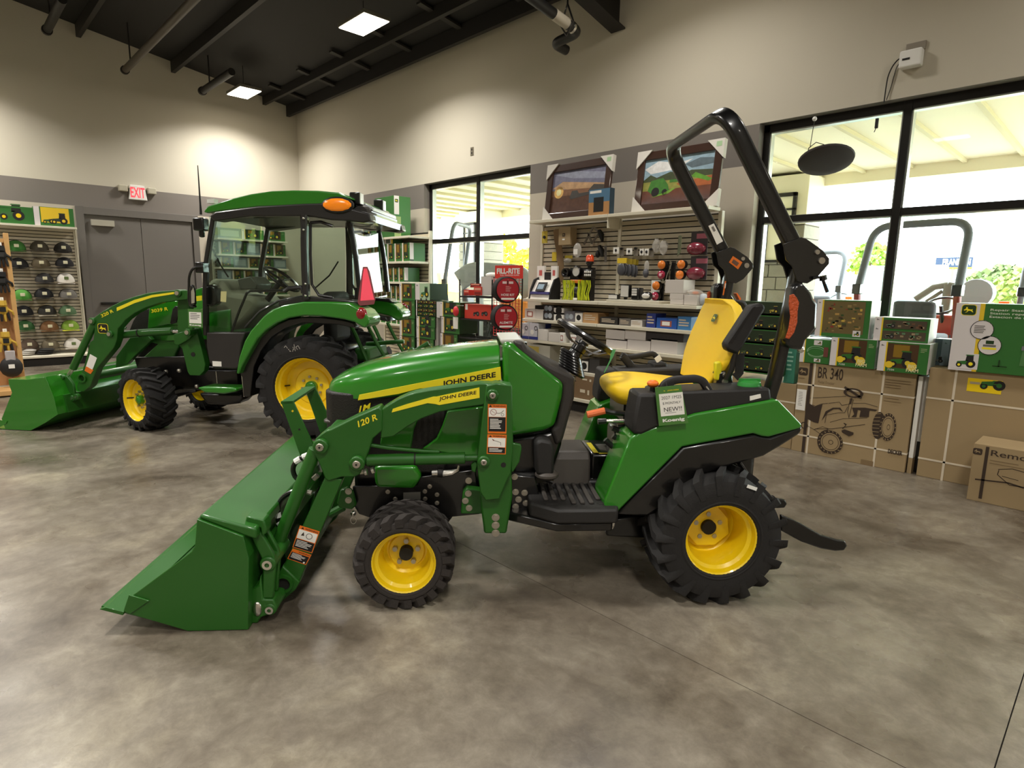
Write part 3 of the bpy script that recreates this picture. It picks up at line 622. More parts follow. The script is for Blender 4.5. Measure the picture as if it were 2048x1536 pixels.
(a, c), = P('C:510,468', -.4); b = MB(ORG); b.ball((a, -.4, c), .028, .028, .018).out('lever_knob', t1); MB(BLK).cyl((a, -.4, c-.06), (a, -.4, c-.01), .013).out('lever_stem', t1)
# levers left of the seat
MB(mat('#e0703a', .5)).tube(A('I:462,1150 655,1105', -.3), .017, 10).out('parking_brake_grip', t1); MB(BLK).tube(A('I:655,1105 720,1120 960,1150', -.3), [.016, .014, .014], 8).out('lever_shaft', t1)
MB(BLK).tube(A('I:580,1225 670,1218', -.3), .014, 8).out('lever_grip', t1); MB(CHR).tube(A('I:670,1216 915,1218', -.3), .008, 8).out('lever_rod', t1)
MB(BLK).box(-.46, -.24, .5, -.3, -.05, .78).out('linkage_housing', t1, bevel=.02)
for s__ in ('H:1050,100 1250,180', 'H:1060,200 1200,300', 'H:960,250 1100,380', 'H:1120,80 1290,60'): MB(BLK).tube(A(s__, -.27), .014, 8).out('control_link', t1)
MB(PAP).prism(P('H:1120,360 1140,310 1190,330 1180,380', -.3), -.303, -.3).out('tie_label', t1)
# joystick console on the far side
MB(PLA).tube(fillet(A('I:850,500 900,560 960,640 1220,640', .38), .03, 3), 0, sec=sec(.045, .05), upv=(0, 1, 0)).out('loader_control', t1)
MB(PLA).tube(fillet(A('I:840,490 900,520 1000,510 1190,475 1230,520', .38), .03, 3), 0, sec=sec(.03, .035), upv=(0, 1, 0)).out('joystick', t1)
MB(PAP).prism(P('I:1200,530 1255,490 1285,540 1230,585', .35), .349, .352).out('control_label', t1)
MB(PLA).prism(P('I:1150,680 1150,560 1310,560 1320,690', .4), .34, .46).out('control_box', t1, bevel=.015)
# seat
def rrect(u0, u1, w_, z, tilt=0, k=.35, n=4):
    r = min(u1-u0, 2*w_)/2*k*2; o = []
    for cx, cy, a in ((1, 1, 0), (-1, 1, 90), (-1, -1, 180), (1, -1, 270)):
        for i in range(n): t = radians(a+90*i/(n-1)); o.append((((u0+u1)/2+cx*((u1-u0)/2-r)+r*cos(t)), cy*(w_-r)+r*sin(t), z))
    return o
fr_ = P('C:768,478 790,420 812,370 832,320 850,260 866,200 876,150 880,110 874,88', -.22)
bk_ = P('C:800,480 828,420 850,370 872,320 890,270 912,210 925,160 925,125 905,92', -.22)
hw_ = [.20, .25, .285, .3, .29, .265, .235, .19, .13]
b = MB(SEAT); b.rings([rrect(min(a[0], c[0]-.05), max(c[0], a[0]+.05), w_, (a[1]+c[1])/2, k=.42) for a, c, w_ in zip(fr_, bk_, hw_)]); b.out('seat_back', t1, smooth=60, bevel=.01, seg=3)
MB(PLA).prism([(u+.02, z) for u, z in bk_]+[(u+.06, z) for u, z in bk_[::-1]], -.15, .15).out('seat_shell', t1, bevel=.02)
b = MB(SEAT); rs = []
s0 = P('C:330,485 440,480 560,480 640,480 760,490', -.2); z0_ = s0[0][1]
for u, dz, w_ in ((s0[0][0]-.005, -.0, .10), (s0[0][0]+.01, .02, .17), (s0[0][0]+.05, .035, .215), (s0[1][0], .045, .235), (s0[2][0], .035, .235), (s0[3][0], .02, .22), (s0[4][0], .015, .2)):
    zt_ = z0_+dz; zb_ = z0_-.085-dz*.8 if u > -.44 else z0_-.04-dz
    ring = []
    for cx, cy in [(cos(radians(a)), sin(radians(a))) for a in range(0, 360, 20)]:
        k = (abs(cx)**3+abs(cy)**3)**(-1/3); ring.append((u, w_*cx*k, (zt_+zb_)/2+(zt_-zb_)/2*cy*k))
    rs.append(ring)
b.rings(rs); b.out('seat_cushion', t1, smooth=60, sub=1)
MB(BLK).box(-.4, -.17, .78, -.02, .17, z0_-.05).out('seat_base', t1, bevel=.02)
(a, c), = P('C:772,172', -.1); dq = Art((fr_[5][0]-.016, -.13, 0), (0, -1, 0), (.2, 0, 1), 1, 1, norm=False, gap=0)
em = T.at(px('C:772,172')[0], -.02); X0 = fr_[6][0]+(fr_[4][0]-fr_[6][0])*.5
dq = Art((X0-.002, -.02, em[1]), (0, -1, .0), (.42, 0, 1), .05, .05, norm=True, gap=.003); dq.deer(0, 0, 1, YDEC, mat('#2c4a12', .5)); dq.out(t1, 'seat_emblem')
arm = P('C:1005,112 985,105 940,112 825,288 832,315 880,335 905,300 1004,132', -.3)
MB(PLA).prism(arm, -.335, -.27).out('armrest', t1, bevel=.014)
MB(INK).prism(P('C:960,125 975,118 870,285 850,285', -.336), -.338, -.334).out('armrest_slot', t1)
MB(BLK).tube(A('C:880,320 860,400 840,450', -.28), 0, sec=sec(.03, .04), upv=(0, 1, 0)).out('armrest_bracket', t1)
MB(BLK).prism(P('C:795,415 860,400 868,460 850,485 790,482', -.25), -.27, -.2).out('hinge_bracket', t1, bevel=.01)
for s__ in ('C:838,428', 'C:835,458'):
    (a, c), = P(s__, -.27); b = MB(BOLT); bolt(b, a, -.27, c, .012); b.out('bolt', t1)
MB(mat('#e6d81e', .4)).prism(P('C:785,370 812,365 820,395 805,455 785,450', -.25), -.27, -.24).out('belt_buckle', t1, bevel=.008)
MB(INK).tube(A('C:905,330 900,420 880,440', .2), 0, sec=sec(.05, .01), upv=(0, 1, 0)).out('seat_belt', t1)
# roll bar
ya_ = .385
(l0, l0z), (l1, l1z) = P('D:905,845 725,480', -ya_); dl = Vector((l1-l0, 0, l1z-l0z)).normalized()
(tu, tz_), = P('D:330,172', .1); k_ = (tz_-l0z)/dl.z
tp = Vector((l0, 0, l0z))+dl*k_
E_ = Vector((0, ya_, 0)); base = Vector((l0, 0, l0z))
b = MB(BLK); b.tube(fillet([base-E_, tp-E_, tp+E_, base+E_], .125, 8), 0, sec=sec(.052, .074, .3, 4), upv=(1, 0, 0)).out('roll_bar_hoop', t1, smooth=50)
low = P('C:1035,520 1060,440 1100,260 1145,40', -.37)
lo3 = P('D:940,1020', -.37)
for s_ in (-1, 1):
    pts = [(low[0][0]-.03, s_*.37, .7)]+[(u, s_*.37, z) for u, z in low]+[(lo3[0][0], s_*.37, lo3[0][1])]
    MB(BLK).tube(pts, 0, sec=sec(.05, .072, .25, 3), upv=(0, 1, 0)).out('roll_bar_post', t1)
    hp = P('D:848,858 960,815 990,822 1095,895 1140,950 1140,985 1060,1075 1000,1110 935,1100 905,1000 865,960', -.41)
    for q in (.415, .335): MB(BLK).prism(hp, s_*q-.005, s_*q+.005).out('hinge_plate', t1, bevel=.002)
    for s__, r_ in (('D:1090,965', .015), ('D:1062,910', .011)):
        (a, c), = P(s__, -.415); MB(BOLT).cyl((a, s_*.325, c), (a, s_*.43, c), r_, 10).out('hinge_pin', t1)
    if s_ < 0:
        MB(BLK).tube(A('D:1040,1075 1100,1070 1135,1165', -.43), .008, 8).out('locking_pin', t1)
        MB(BLK).tube(A('D:1105,1060 1110,1090', -.43), .017, 8).out('pin_head', t1)
(a, c), = P('D:1100,1000', -.42)
# far hinge label and roll bar label
u_ = Art
q = P('D:505,975 530,935 590,975 562,1020', .33); MB(ORG).prism(q, .3265, .33).out('warning_label', t1); q = P('D:522,975 535,955 570,980 555,1000', .3265); MB(mat('#6a4a3a', .6)).prism(q, .325, .3266).out('label_symbol', t1)
q = P('D:374,742 408,726 466,840 428,862', ya_-.03); MB(PAP).prism(q, ya_-.032, ya_-.029).out('roll_bar_label', t1)
q = P('D:392,750 405,743 420,772 408,780', ya_-.032); MB(mat('#77726c', .6)).prism(q, ya_-.034, ya_-.0321).out('label_print', t1)
# turn-signal housings
for s_ in (-1, 1):
    hs = P('G:95,760 130,700 215,690 305,790 335,865 372,915 362,1145 370,1190 240,1320 205,1425 60,1400 20,1340 60,1200', -.44)
    ys_ = (-.475, -.40) if s_ < 0 else (.40, .475)
    MB(BLK).prism(hs, *ys_).out('lamp_housing', t1, bevel=.015)
    ln = P('G:105,825 145,812 178,850 205,905 188,1000 185,1120 150,1235 95,1308 60,1295 95,1190 115,1060 98,920', -.475)
    y_ = s_*.4755
    MB(mat('#c2501e', .5, bump=.9, bs=90)).prism(ln, y_-.005, y_+.005).out('orange_reflector', t1, bevel=.002)
    e = P('G:312,835 330,830 380,905 368,1150 340,1152 352,915', -.4)
    MB(mat('#ff7a2c', .3)).prism(e, s_*.39-.02, s_*.39+.02).out('amber_lens', t1)
    (a, c), = P('G:228,1422', -.44); MB(CHR).ball((a, s_*.44, c), .016).out('lamp_stud', t1)
MB(ORG).prism(P('D:475,1095 525,1090 505,1185 460,1185', .36), .34, .35).out('warning_label', t1); MB(PAP).prism(P('D:482,1110 512,1108 505,1140 478,1142', .34), .338, .3401).out('label_symbol', t1)
# rear linkage
for s_ in (-1, 1):
    lk = P('1560,1028 1590,1040 1640,1068 1672,1078 1688,1080 1693,1090 1686,1100 1668,1101 1640,1096 1600,1082 1560,1060', -.3)
    MB(BLK).prism(lk, s_*.3-.012, s_*.3+.012).out('lift_arm', t1, bevel=.008)
    MB(BLK).tube(A('1478,925 1512,975 1545,998', -.3) if s_ < 0 else [(p.x if hasattr(p, 'x') else p[0], .3, p[2]) for p in A('1478,925 1512,975 1545,998', -.3)], .012, 8).out('lift_rod', t1)
MB(BLK).tube(A('1460,930 1500,960 1540,1000', -.25), 0, sec=sec(.03, .05), upv=(0, 1, 0)).out('lift_bracket', t1); MB(BLK).cyl(A('1543,998', -.3)[0], A('1543,998', -.2)[0], .02).out('link_pin', t1)
MB(BLK).box(.1, -.2, .45, .3, .2, .75).out('hitch_housing', t1, bevel=.03)
# ---------------------------------------------------------------- loader
for s_ in (-1, 1):
    def pr(nm, s__, y0, y1, m=GREEN2, bev=.006, pl=-.44, **k):
        q = P(s__, pl); ys_ = (y0, y1) if s_ < 0 else (-y1, -y0); return MB(m).prism(q, *ys_).out(nm, t1, bevel=bev, **k)
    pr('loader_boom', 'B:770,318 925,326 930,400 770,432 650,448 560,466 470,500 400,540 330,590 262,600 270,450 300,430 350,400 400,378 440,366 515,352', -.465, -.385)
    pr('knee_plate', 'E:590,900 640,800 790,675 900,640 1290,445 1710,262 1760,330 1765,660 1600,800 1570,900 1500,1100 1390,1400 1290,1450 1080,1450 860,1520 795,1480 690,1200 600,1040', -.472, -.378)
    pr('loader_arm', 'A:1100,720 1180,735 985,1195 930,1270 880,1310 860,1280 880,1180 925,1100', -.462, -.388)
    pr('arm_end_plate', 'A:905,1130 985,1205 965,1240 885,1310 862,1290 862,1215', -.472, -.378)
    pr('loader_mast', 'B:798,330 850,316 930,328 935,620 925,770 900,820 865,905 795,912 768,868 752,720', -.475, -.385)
    pr('mast_foot', 'B:768,905 930,760 935,910 905,1100 790,1100 772,960', -.43, -.30, bev=.01)
    pr('mast_lug', 'B:925,622 975,632 980,655 968,720 935,775 925,770', -.46, -.44)
    pr('mast_ear', 'B:722,740 745,720 760,740 745,785 725,775', -.44, -.42)
    for s__, r_, pl in (('B:832,382', .027, -.475), ('B:787,721', .027, -.475), ('E:705,950', .034, -.472), ('E:1325,1240', .034, -.472)):
        (a, c), = P(s__, pl); MB(GREEN2).cyl((a, s_*.37, c), (a, s_*.495, c), r_, 18).out('pin_boss', t1, bevel=.006)
        MB(BOLT).cyl((a, s_*.495, c), (a, s_*.507, c), r_*.52, 14).out('loader_pin', t1, bevel=.003)
        MB(INK).cyl((a, s_*.507, c), (a, s_*.5085, c), r_*.15, 8).out('grease_nipple', t1)
    for s__ in ('B:848,1010', 'B:848,1050', 'B:848,1090'):
        (a, c), = P(s__, -.43); b = MB(BOLT); bolt(b, a, s_*.43, c, .014, s_); b.out('bolt', t1)
    (a, c), = P('B:888,742', -.475); MB(INK).cyl((a, s_*.472, c), (a, s_*.4765, c), .012, 12).out('mast_hole', t1)
    # lift cylinder and tilt cylinder
    yc = s_*.34
    def tub(nm, s__, r_, m=GREEN2, y=-.44, n=16, b2=0):
        pts = [(u, (s_*abs(y)), z) for u, z in P(s__, y)]; return MB(m).tube(pts, r_, n).out(nm, t1, bevel=b2)
    tub('lift_cylinder', 'B:188,718 692,706', .027, b2=.003); tub('lift_cylinder_rod', 'B:692,706 770,704', .016)
    tub('cylinder_band', 'B:432,712 440,712', .0285, INK)
    tub('feed_pipe', 'B:205,640 300,655 480,672 560,675', .009)
    tub('tilt_cylinder', 'A:1050,600 870,1050', .03, b2=.003); tub('cylinder_collar', 'A:874,1040 864,1062', .034); tub('tilt_cylinder_rod', 'A:870,1050 850,1110', .017, CHR)
    # lower linkage
    lk = P('A:740,965 765,955 795,975 860,1090 868,1130 862,1200 856,1290 805,1290 808,1150 800,1100 765,1030', -.6)
    MB(GREEN2).prism(lk, s_*.60-.012, s_*.60+.012).out('tilt_link', t1, bevel=.006)
    MB(GREEN2).prism(lk, s_*.54-.012, s_*.54+.012).out('tilt_link', t1, bevel=.006)
    cr = P('A:750,1400 748,1290 765,1240 790,1225 800,1180 812,1290 860,1290 878,1330 870,1350 800,1375 785,1402', -.6)
    MB(GREEN2).prism(cr, s_*.57-.05, s_*.57+.04).out('quick_coupler', t1, bevel=.012)
    for s__, r_ in (('A:828,1135', .034), ('A:838,1345', .028)):
        (a, c), = P(s__, -.615); MB(GREEN2).cyl((a, s_*.40, c), (a, s_*.622, c), r_, 18).out('pin_boss', t1, bevel=.006); MB(CHR).lathe([(r_*.62, s_*.622), (r_*.62, s_*.63), (r_*.3, s_*.63), (r_*.3, s_*.622)], (a, 0, c), n=18).out('loader_pin', t1)
    (a, c), = P('A:778,1345', -.62); MB(CHR).ball((a, s_*.62, c), .02, .01, .035).out('coupler_handle', t1)
    (a, c), = P('A:900,1228', -.48); MB(GREEN2).lathe([(.043, s_*.36), (.043, s_*.488), (.031, s_*.488), (.031, s_*.36)], (a, 0, c), n=24).out('torque_tube_end', t1)
    (a, c), = P('A:882,1280', -.48); MB(INK).cyl((a, s_*.4725, c), (a, s_*.474, c), .008, 10).out('arm_hole', t1)
(a, c), = P('A:900,1228', -.48); MB(GREEN2).cyl((a, -.39, c), (a, .39, c), .042, 20).out('torque_tube', t1); MB(INK).cyl((a, -.4755, c), (a, -.392, c), .031, 24).out('bore_shade', t1)  # black disc paints the shade inside the open tube end
MB(BLK).tube(fillet(A('A:1035,622 965,650 940,690 955,735 990,750', -.34), .05, 4), .012, 8).out('hydraulic_hose', t1); MB(WHT).tube(A('A:990,638 1035,620', -.34), .014, 8).out('hose_sleeve', t1); MB(WHT).tube(A('A:955,660 980,645', -.34), .015, 8).out('hose_sleeve', t1)
MB(BLK).tube(fillet(A('A:1000,790 930,800 880,840 872,900 880,960', -.34), .08, 4), .012, 8).out('hydraulic_hose', t1); MB(WHT).tube(A('A:872,895 876,918', -.34), .015, 8).out('hose_sleeve', t1); MB(WHT).tube(A('A:877,938 890,955', -.34), .015, 8).out('hose_sleeve', t1)
MB(BOLT).tube(A('A:1040,740 1060,722', -.39), .012, 8).out('hose_fitting', t1); MB(BOLT).tube(A('A:1010,800 1030,805', -.39), .012, 8).out('hose_fitting', t1)
b_ = P('A:1150,850 1165,790 1200,775 1225,800 1240,860 1220,880 1160,870', -.28); MB(GREEN2).prism(b_, -.29, -.26).out('front_bracket', t1, bevel=.006)
for s__ in ('A:1203,797', 'A:1203,838'):
    (a, c), = P(s__, -.29); b = MB(BOLT); bolt(b, a, -.29, c, .012); b.out('bolt', t1)
(a, c), = P('A:1225,900', -.28); MB(CHR).ball((a, -.28, c), .014).out('lynch_pin', t1); MB(CHR).tube([(a+.014*cos(i*pi/5), -.28, c-.035+.018*sin(i*pi/5)) for i in range(10)], .002, 5, close=True).out('pin_ring', t1)
MB(GREEN2).tube(A('A:1115,905 1180,870', -.2), .02, 10).out('subframe_tube', t1)
# cross beam behind the guard, brush guard
(a, c), = P('E:640,760', -.38); MB(GREEN2).prism([(a-.02, c-.05), (a+.05, c+.03), (a+.11, c+.03), (a+.05, c-.06)], -.38, .38).out('loader_cross_beam', t1, bevel=.008)
gd = P('E:25,190 235,180 640,1050 560,1220 430,1320', -.2)
MB(GREEN2).prism(gd, -.212, -.2).out('guard_upright', t1, bevel=.002); MB(GREEN2).prism(gd, .2, .212).out('guard_upright', t1, bevel=.002)
g0, g1 = Vector((gd[0][0], 0, gd[0][1])), Vector((gd[1][0], 0, gd[1][1])); gb = MB(GREEN2); gb.X = None
dn = Vector((0, 0, -.012)); gb.add([g0+Vector((0, y, 0))+d for y in (-.212, .212) for d in (Vector(), dn)]+[g1+Vector((0, y, 0))+d for y in (-.212, .212) for d in (Vector(), dn)], [(0,2,6,4),(1,5,7,3),(0,4,5,1),(2,3,7,6),(0,1,3,2),(4,6,7,5)]); gb.out('guard_top', t1)
for s__ in ('E:215,360',):
    (a, c), = P(s__, -.213); MB(YEL).cyl((a, -.214, c), (a, -.211, c), .006, 4).out('guard_hole', t1); (a, c), = P('E:330,672', -.213); MB(INK).cyl((a, -.2145, c), (a, -.211, c), .005, 10).out('guard_hole', t1)
# bucket
BY0 = .665
bp = P('A:50,1340 165,1368 460,1465 740,1460 740,1105 715,1005 500,925', -BY0)
bp[2] = (bp[2][0], .002); bp[3] = (bp[3][0], .002)
def off(pl, t):
    o = []
    for i, p in enumerate(pl):
        a = Vector((*pl[max(i-1, 0)],)); c = Vector((*pl[min(i+1, len(pl)-1)],)); d = (c-a).normalized(); o.append((p[0]-d.y*t, p[1]+d.x*t))
    return o
bo = off(bp, .008)
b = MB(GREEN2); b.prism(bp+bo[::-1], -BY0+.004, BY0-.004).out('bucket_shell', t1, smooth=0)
sp = [bp[1], bp[2], bp[3], bp[4], bp[5], bp[6]]+P('A:490,1050 475,1075 430,1110 200,1280', -BY0)
sp[0] = P('A:178,1362', -BY0)[0]
for s_ in (-1, 1): MB(GREEN2).prism(sp, s_*(BY0+.0)-.006, s_*(BY0)+.006).out('bucket_side', t1, bevel=.003)
ce_ = P('A:50,1340 165,1371 275,1305 195,1282', -BY0); MB(GREEN2).prism([P('A:50,1340', -BY0)[0], P('A:160,1368', -BY0)[0], P('A:165,1352', -BY0)[0], P('A:80,1330', -BY0)[0]], -BY0-.012, BY0+.012).out('cutting_edge', t1, bevel=.002)
MB(GREEN2).prism(P('A:160,1350 185,1275 280,1303 190,1365', -BY0-.006), -BY0-.014, -BY0-.006).out('edge_gusset', t1, bevel=.002)
rl = P('A:500,925 560,915 640,935 715,1005 700,1015 500,940', -BY0)
MB(GREEN2).prism([bp[6], (bp[6][0]+.012, bp[6][1]+.018), (bp[5][0]+.05, bp[5][1]+.03), (bp[5][0]+.05, bp[5][1]-.02), (bp[5][0], bp[5][1]-.004)], -BY0+.005, BY0-.005).out('bucket_top_rail', t1, bevel=.01)
tb = P('A:730,905 815,925 825,965 800,1000 745,965 720,940', -.5)
for s_ in (-1, 1):
    MB(GREEN2).prism(P('A:735,905 815,922 828,960 826,985 806,1000 800,960 760,945 738,965 728,1000 715,1000', -.6), s_*.58-.04, s_*.58+.03).out('coupler_hook', t1, bevel=.01)
    MB(GREEN2).prism([(bp[4][0], .3), (bp[4][0]+.02, .3), (bp[4][0]+.05, .06), (bp[4][0], .04)], s_*.3-.006, s_*.3+.006).out('bucket_rib', t1)
MB(GREEN2).box(bp[4][0], -.5, .27, bp[4][0]+.03, .5, .33).out('coupler_bar', t1, bevel=.004)
# decals on the loader
def decal(s__, y, parts, par=t1):
    q = P(s__, y) if par is t1 else F2P(s__, y); O, Ux, Vy = q; O = Vector((O[0], y, O[1])); U = Vector((Ux[0], y, Ux[1]))-O; V = Vector((Vy[0], y, Vy[1]))-O
    art = Art(O, U, (0, 0, 1), U.length, V.length, gap=.0008); art.V = V.normalized(); art.N = Vector((0, -1, 0)); parts(art); return art.out(par, 'warning_label')
def warn(a, two=True):
    a.rect(0, 0, 1, 1, ORG).up(); a.poly([(.06, .9), (.14, .98), (.22, .9)], INK).text('WARNING', .27, .905, .95, .965, INK, .02)
    a.rect(.05, .57, .95, .875, PAP).rect(.05, .07, .95, .56, INK).up(); a.ring(.3, .73, .17, .14, mat('#8a1c16', .5)).line([(.2, .78), (.4, .68)], .0015, mat('#8a1c16', .5)).line([(.45, .7), (.6, .69), (.72, .72), (.85, .8)], .002, KINK).ring(.78, .65, .08, .2, KINK).lines(.12, .14, .8, .5, 7, PAP, .5)
def warn2(a):
    a.rect(0, 0, 1, 1, ORG).up(); a.poly([(.08, .86), (.16, .95), (.24, .86)], INK).text('WARNING', .28, .865, .95, .95, INK, .02)
    a.rect(.05, .36, .95, .83, PAP).rect(.05, .05, .95, .34, INK).up(); a.line([(.3, .7), (.5, .66), (.7, .6), (.72, .45)], .0016, KINK).poly([(.25, .78), (.3, .68), (.38, .7)], mat('#7a1c16', .5)).lines(.12, .08, .85, .3, 3, PAP, .45)
decal('B:807,580 903,582 808,430', -.476, warn); decal('B:802,685 900,688 806,584', -.476, warn2)
decal('A:942,1057 1034,1085 977,955', -.463, lambda a: (a.rect(0, 0, 1, 1, ORG), a.up(), a.text('WARNING', .3, .88, .95, .96, INK, .02), a.poly([(.1, .88), (.18, .97), (.25, .88)], INK), a.rect(.04, .45, .96, .85, PAP), a.rect(.04, .03, .96, .42, INK), a.up(), a.poly([(.2, .6), (.28, .78), (.36, .62)], KINK), a.ring(.6, .66, .16, .2, GRY), a.lines(.1, .08, .9, .38, 5, PAP, .45)))
decal('A:918,1110 1005,1140 944,1062', -.463, lambda a: (a.rect(0, 0, 1, 1, ORG), a.up(), a.text('WARNING', .35, .8, .95, .92, INK, .02), a.rect(.04, .06, .96, .72, INK), a.up(), a.lines(.1, .2, .85, .66, 5, PAP, .45), a.disc(.85, .14, .05, PAP)))
yd = P('B:316,473 322,455 395,430 530,392 545,392 765,345 766,398 560,435 540,430 500,425', -.4655); MB(YDEC).prism(yd, -.468, -.464).out('stripe_decal', t1, smooth=0)
text_on(t1, 'JOHN DEERE', 'B:558,418 748,385 560,394', -.4685, INK, .02)
text_on(t1, '120 R', 'B:146,550 245,510 141,517', -.4725, YDEC, .02)

# price tag tied to the grab handle
tg = thing('price_tag', 'green and white handwritten price tag hanging from the black grab handle', 'tag', T.O, T.a)
q = P('1310,775 1362,770 1377,846 1318,852', -.5)
TG = mat('#4a7a35', .6); MB(TG).prism(q, -.5, -.498).out('card', tg, smooth=0)
O = Vector((q[3][0], -.5, q[3][1])); U = Vector((q[2][0], -.5, q[2][1]))-O; V = Vector((q[0][0], -.5, q[0][1]))-O
a_ = Art(O, U, (0, 0, 1), U.length, V.length, gap=.0006); a_.V = V.normalized(); a_.N = Vector((0, -1, 0))
a_.rect(.1, .24, .9, .82, PAP).up().text('2027 1M25', .17, .67, .84, .75, INK, -.005, .0).text('$ MONTHLY', .2, .53, .8, .6, INK).text('NEW!!', .22, .35, .82, .46, INK).rect(.25, .31, .62, .318, INK)
a_.text('Koenig', .14, .06, .88, .17, WHT, .04).text('JOHN DEERE', .4, .87, .78, .905, YDEC, .02).deer(.3, .89, .08, YDEC); a_.out(tg)
MB(INK).tube([((q[0][0]+q[1][0])/2, -.499, q[0][1]-.012), ((q[0][0]+q[1][0])/2, -.47, q[0][1]+.02)], .0025, 5).out('tie', tg)
# ================================================================ the cab tractor behind
F2 = Frame(40, (590, 880), .68); t2 = thing('cab_tractor', 'larger green tractor with glazed cab and loader behind the small one', 'tractor', F2.O, F2.a)
F2P = F2.P
def A2(s_, y): return F2.A(s_, y)
def pz(nm, s_, y0, y1, m=GREEN, pl=None, bev=.006, far=True, par=t2, **k):
    q = F2P(s_, pl if pl is not None else y0); o = MB(m).prism(q, y0, y1).out(nm, par, bevel=bev, **k)
    if far: MB(m).prism(q, -y1, -y0).out(nm, par, bevel=bev, **k)
    return o
def tb2(nm, s_, y, r, m=BLK, n=8, far=True, **k):
    pts = A2(s_, y); o = MB(m).tube(pts, r, n, **k).out(nm, t2)
    if far: MB(m).tube([(p[0], -p[1], p[2]) for p in pts], r, n, **k).out(nm, t2)
    return o
for s_ in (-1, 1):
    w_ = wheel('rear_tyre', t2, .11, s_*.49, .488, .492, .38, .285, 20, .036, 'bar', s_, .0, 8, .055, GREEN)
    wheel('front_tyre', t2, -1.60, s_*.50, .305, .312, .27, .20, 19, .028, 'bar', s_, -.04, 8, .045, GREEN, turn=radians(-24))
a_ = Art((.11-.16, -.681, .488+.33), (1, 0, .28), (-.28, 0, 1), .17, .07); CHK = mat('#b9b2a8', .9)
a_.line([(0, .8), (.12, 1), (.18, .6)], .004, CHK).line([(.25, .1), (.3, .5), (.2, .45), (.32, .1)], .004, CHK).line([(.4, 0), (.5, .6), (.5, .2), (.42, .3)], .004, CHK).line([(.56, 0), (.6, .9)], .004, CHK).line([(.7, .1), (.66, .5), (.8, .6), (.85, .1)], .004, CHK); a_.out(t2, 'chalk_marks')
# chassis
pz('frame_side', 'K:380,700 900,690 1060,820 1320,820 1330,1000 1000,990 700,960 560,860 420,830', -.28, -.1, BLK, pl=-.3, bev=.01)
MB(BLK).box(-1.75, -.22, .35, .3, .22, .62).out('chassis', t2, bevel=.03); MB(BLK).box(-1.7, -.42, .26, -1.5, .42, .36).out('front_axle', t2, bevel=.02); MB(BLK).cyl((.11, -.45, .488), (.11, .45, .488), .11).out('rear_axle', t2)
MB(BLK).box(-.25, -.3, .35, .35, .3, .85).out('transmission', t2, bevel=.04)
pz('step', 'J:95,1240 130,1232 300,1238 325,1245 320,1262 250,1275 140,1268', -.58, -.38, GREEN, bev=.015)
pz('fuel_tank', 'J:100,1270 350,1270 360,1300 330,1330 250,1340 150,1335', -.42, -.2, BLK, bev=.03)
tb2('tank_strap', 'J:205,1145 212,1215', -.45, .006, CHR); tb2('tank_strap', 'J:350,1150 365,1290', -.5, .006, CHR); tb2('drag_link', 'K:760,1045 960,1000', -.4, .014, BLK)
for s__ in ('K:685,830', 'K:805,820', 'K:965,960'):
    (a, c), = F2P(s__, -.4); MB(BOLT).ball((a, -.4, c), .022).out('bolt', t2)
# bonnet with grille and side vents
hood([(-1.92, .96, .93, .13), (-1.88, 1.0, .9, .19), (-1.75, 1.06, .86, .24), (-1.5, 1.13, .86, .27), (-1.2, 1.19, .88, .28), (-.82, 1.26, .9, .28)], GREEN, 'bonnet', t2)
MB(GR).box(-1.9, -.22, .6, -.82, .22, .93).out('engine', t2, bevel=.03)
pz('side_panel', 'K:545,200 700,190 800,190 800,410 700,400 520,440 530,300', -.29, -.27, GREEN, bev=.006)
pz('bonnet_side', 'K:355,520 520,490 600,500 760,500 800,600 740,740 400,760 500,680 610,580', -.26, -.2, GREEN2, bev=.01)
pz('side_vent', 'K:745,260 770,235 800,240 800,300 780,385 735,400 722,390', -.296, -.285, GR, bev=.004)
pz('dark_vent', 'K:390,370 440,290 530,260 525,440 480,445 350,470', -.28, -.27, GR, bev=.003)
text_on(t2, '3039 R', 'K:556,298 706,275 552,266', -.2965, YDEC, .02)
pz('yellow_stripe', 'K:945,148 1010,140 1010,185 955,192', -.285, -.28, YDEC, bev=0, far=False); pz('bonnet_rear', 'K:940,90 1010,68 1010,145 940,150', -.28, .28, GREEN, far=False)
# cab shell
CB = mat('#1d1b1a', .4, coat=.3, name='cab_black')
fa = 'J:195,262 172,400 150,540 146,700 150,940'
for s__, y, w_ in ((fa, -.50, .05), ('J:712,255 708,400 712,560 720,735', -.56, .065), ('J:962,300 985,400 1005,520 1025,700', -.42, .05)):
    tb2('cab_post', s__, y, 0, CB, sec=sec(w_*.9, w_, .2, 2), upv=(0, 1, 0))
pz('door_sill', 'J:148,925 370,925 350,985 335,1120 320,1132 190,1128 165,1090 150,1000', -.55, -.40, mat('#2b2826', .5), bev=.012)
pz('rear_corner', 'J:705,715 900,735 1020,745 1040,770 950,760 720,755 560,775 560,745', -.55, -.35, CB, bev=.01)
pz('roof_rail', 'J:165,262 200,236 440,205 700,190 840,186 960,215 1000,225 1075,245 1085,290 1040,300 960,290 860,285 760,268 690,262 400,262 190,290', -.57, -.40, CB, bev=.015)
MB(CB).prism(F2P('J:190,270 440,215 840,195 960,230 1080,250 1080,290 960,290 690,262 300,268', -.55), -.45, .45).out('headliner', t2)
rf = F2P('J:128,238 150,205 300,158 400,135 520,118 640,114 780,116 900,126 965,150 975,165 850,170 800,195 440,208 200,236 150,244', -.57)
MB(GREEN).prism(rf, -.56, .56).out('roof', t2, bevel=.045, seg=4, smooth=50)
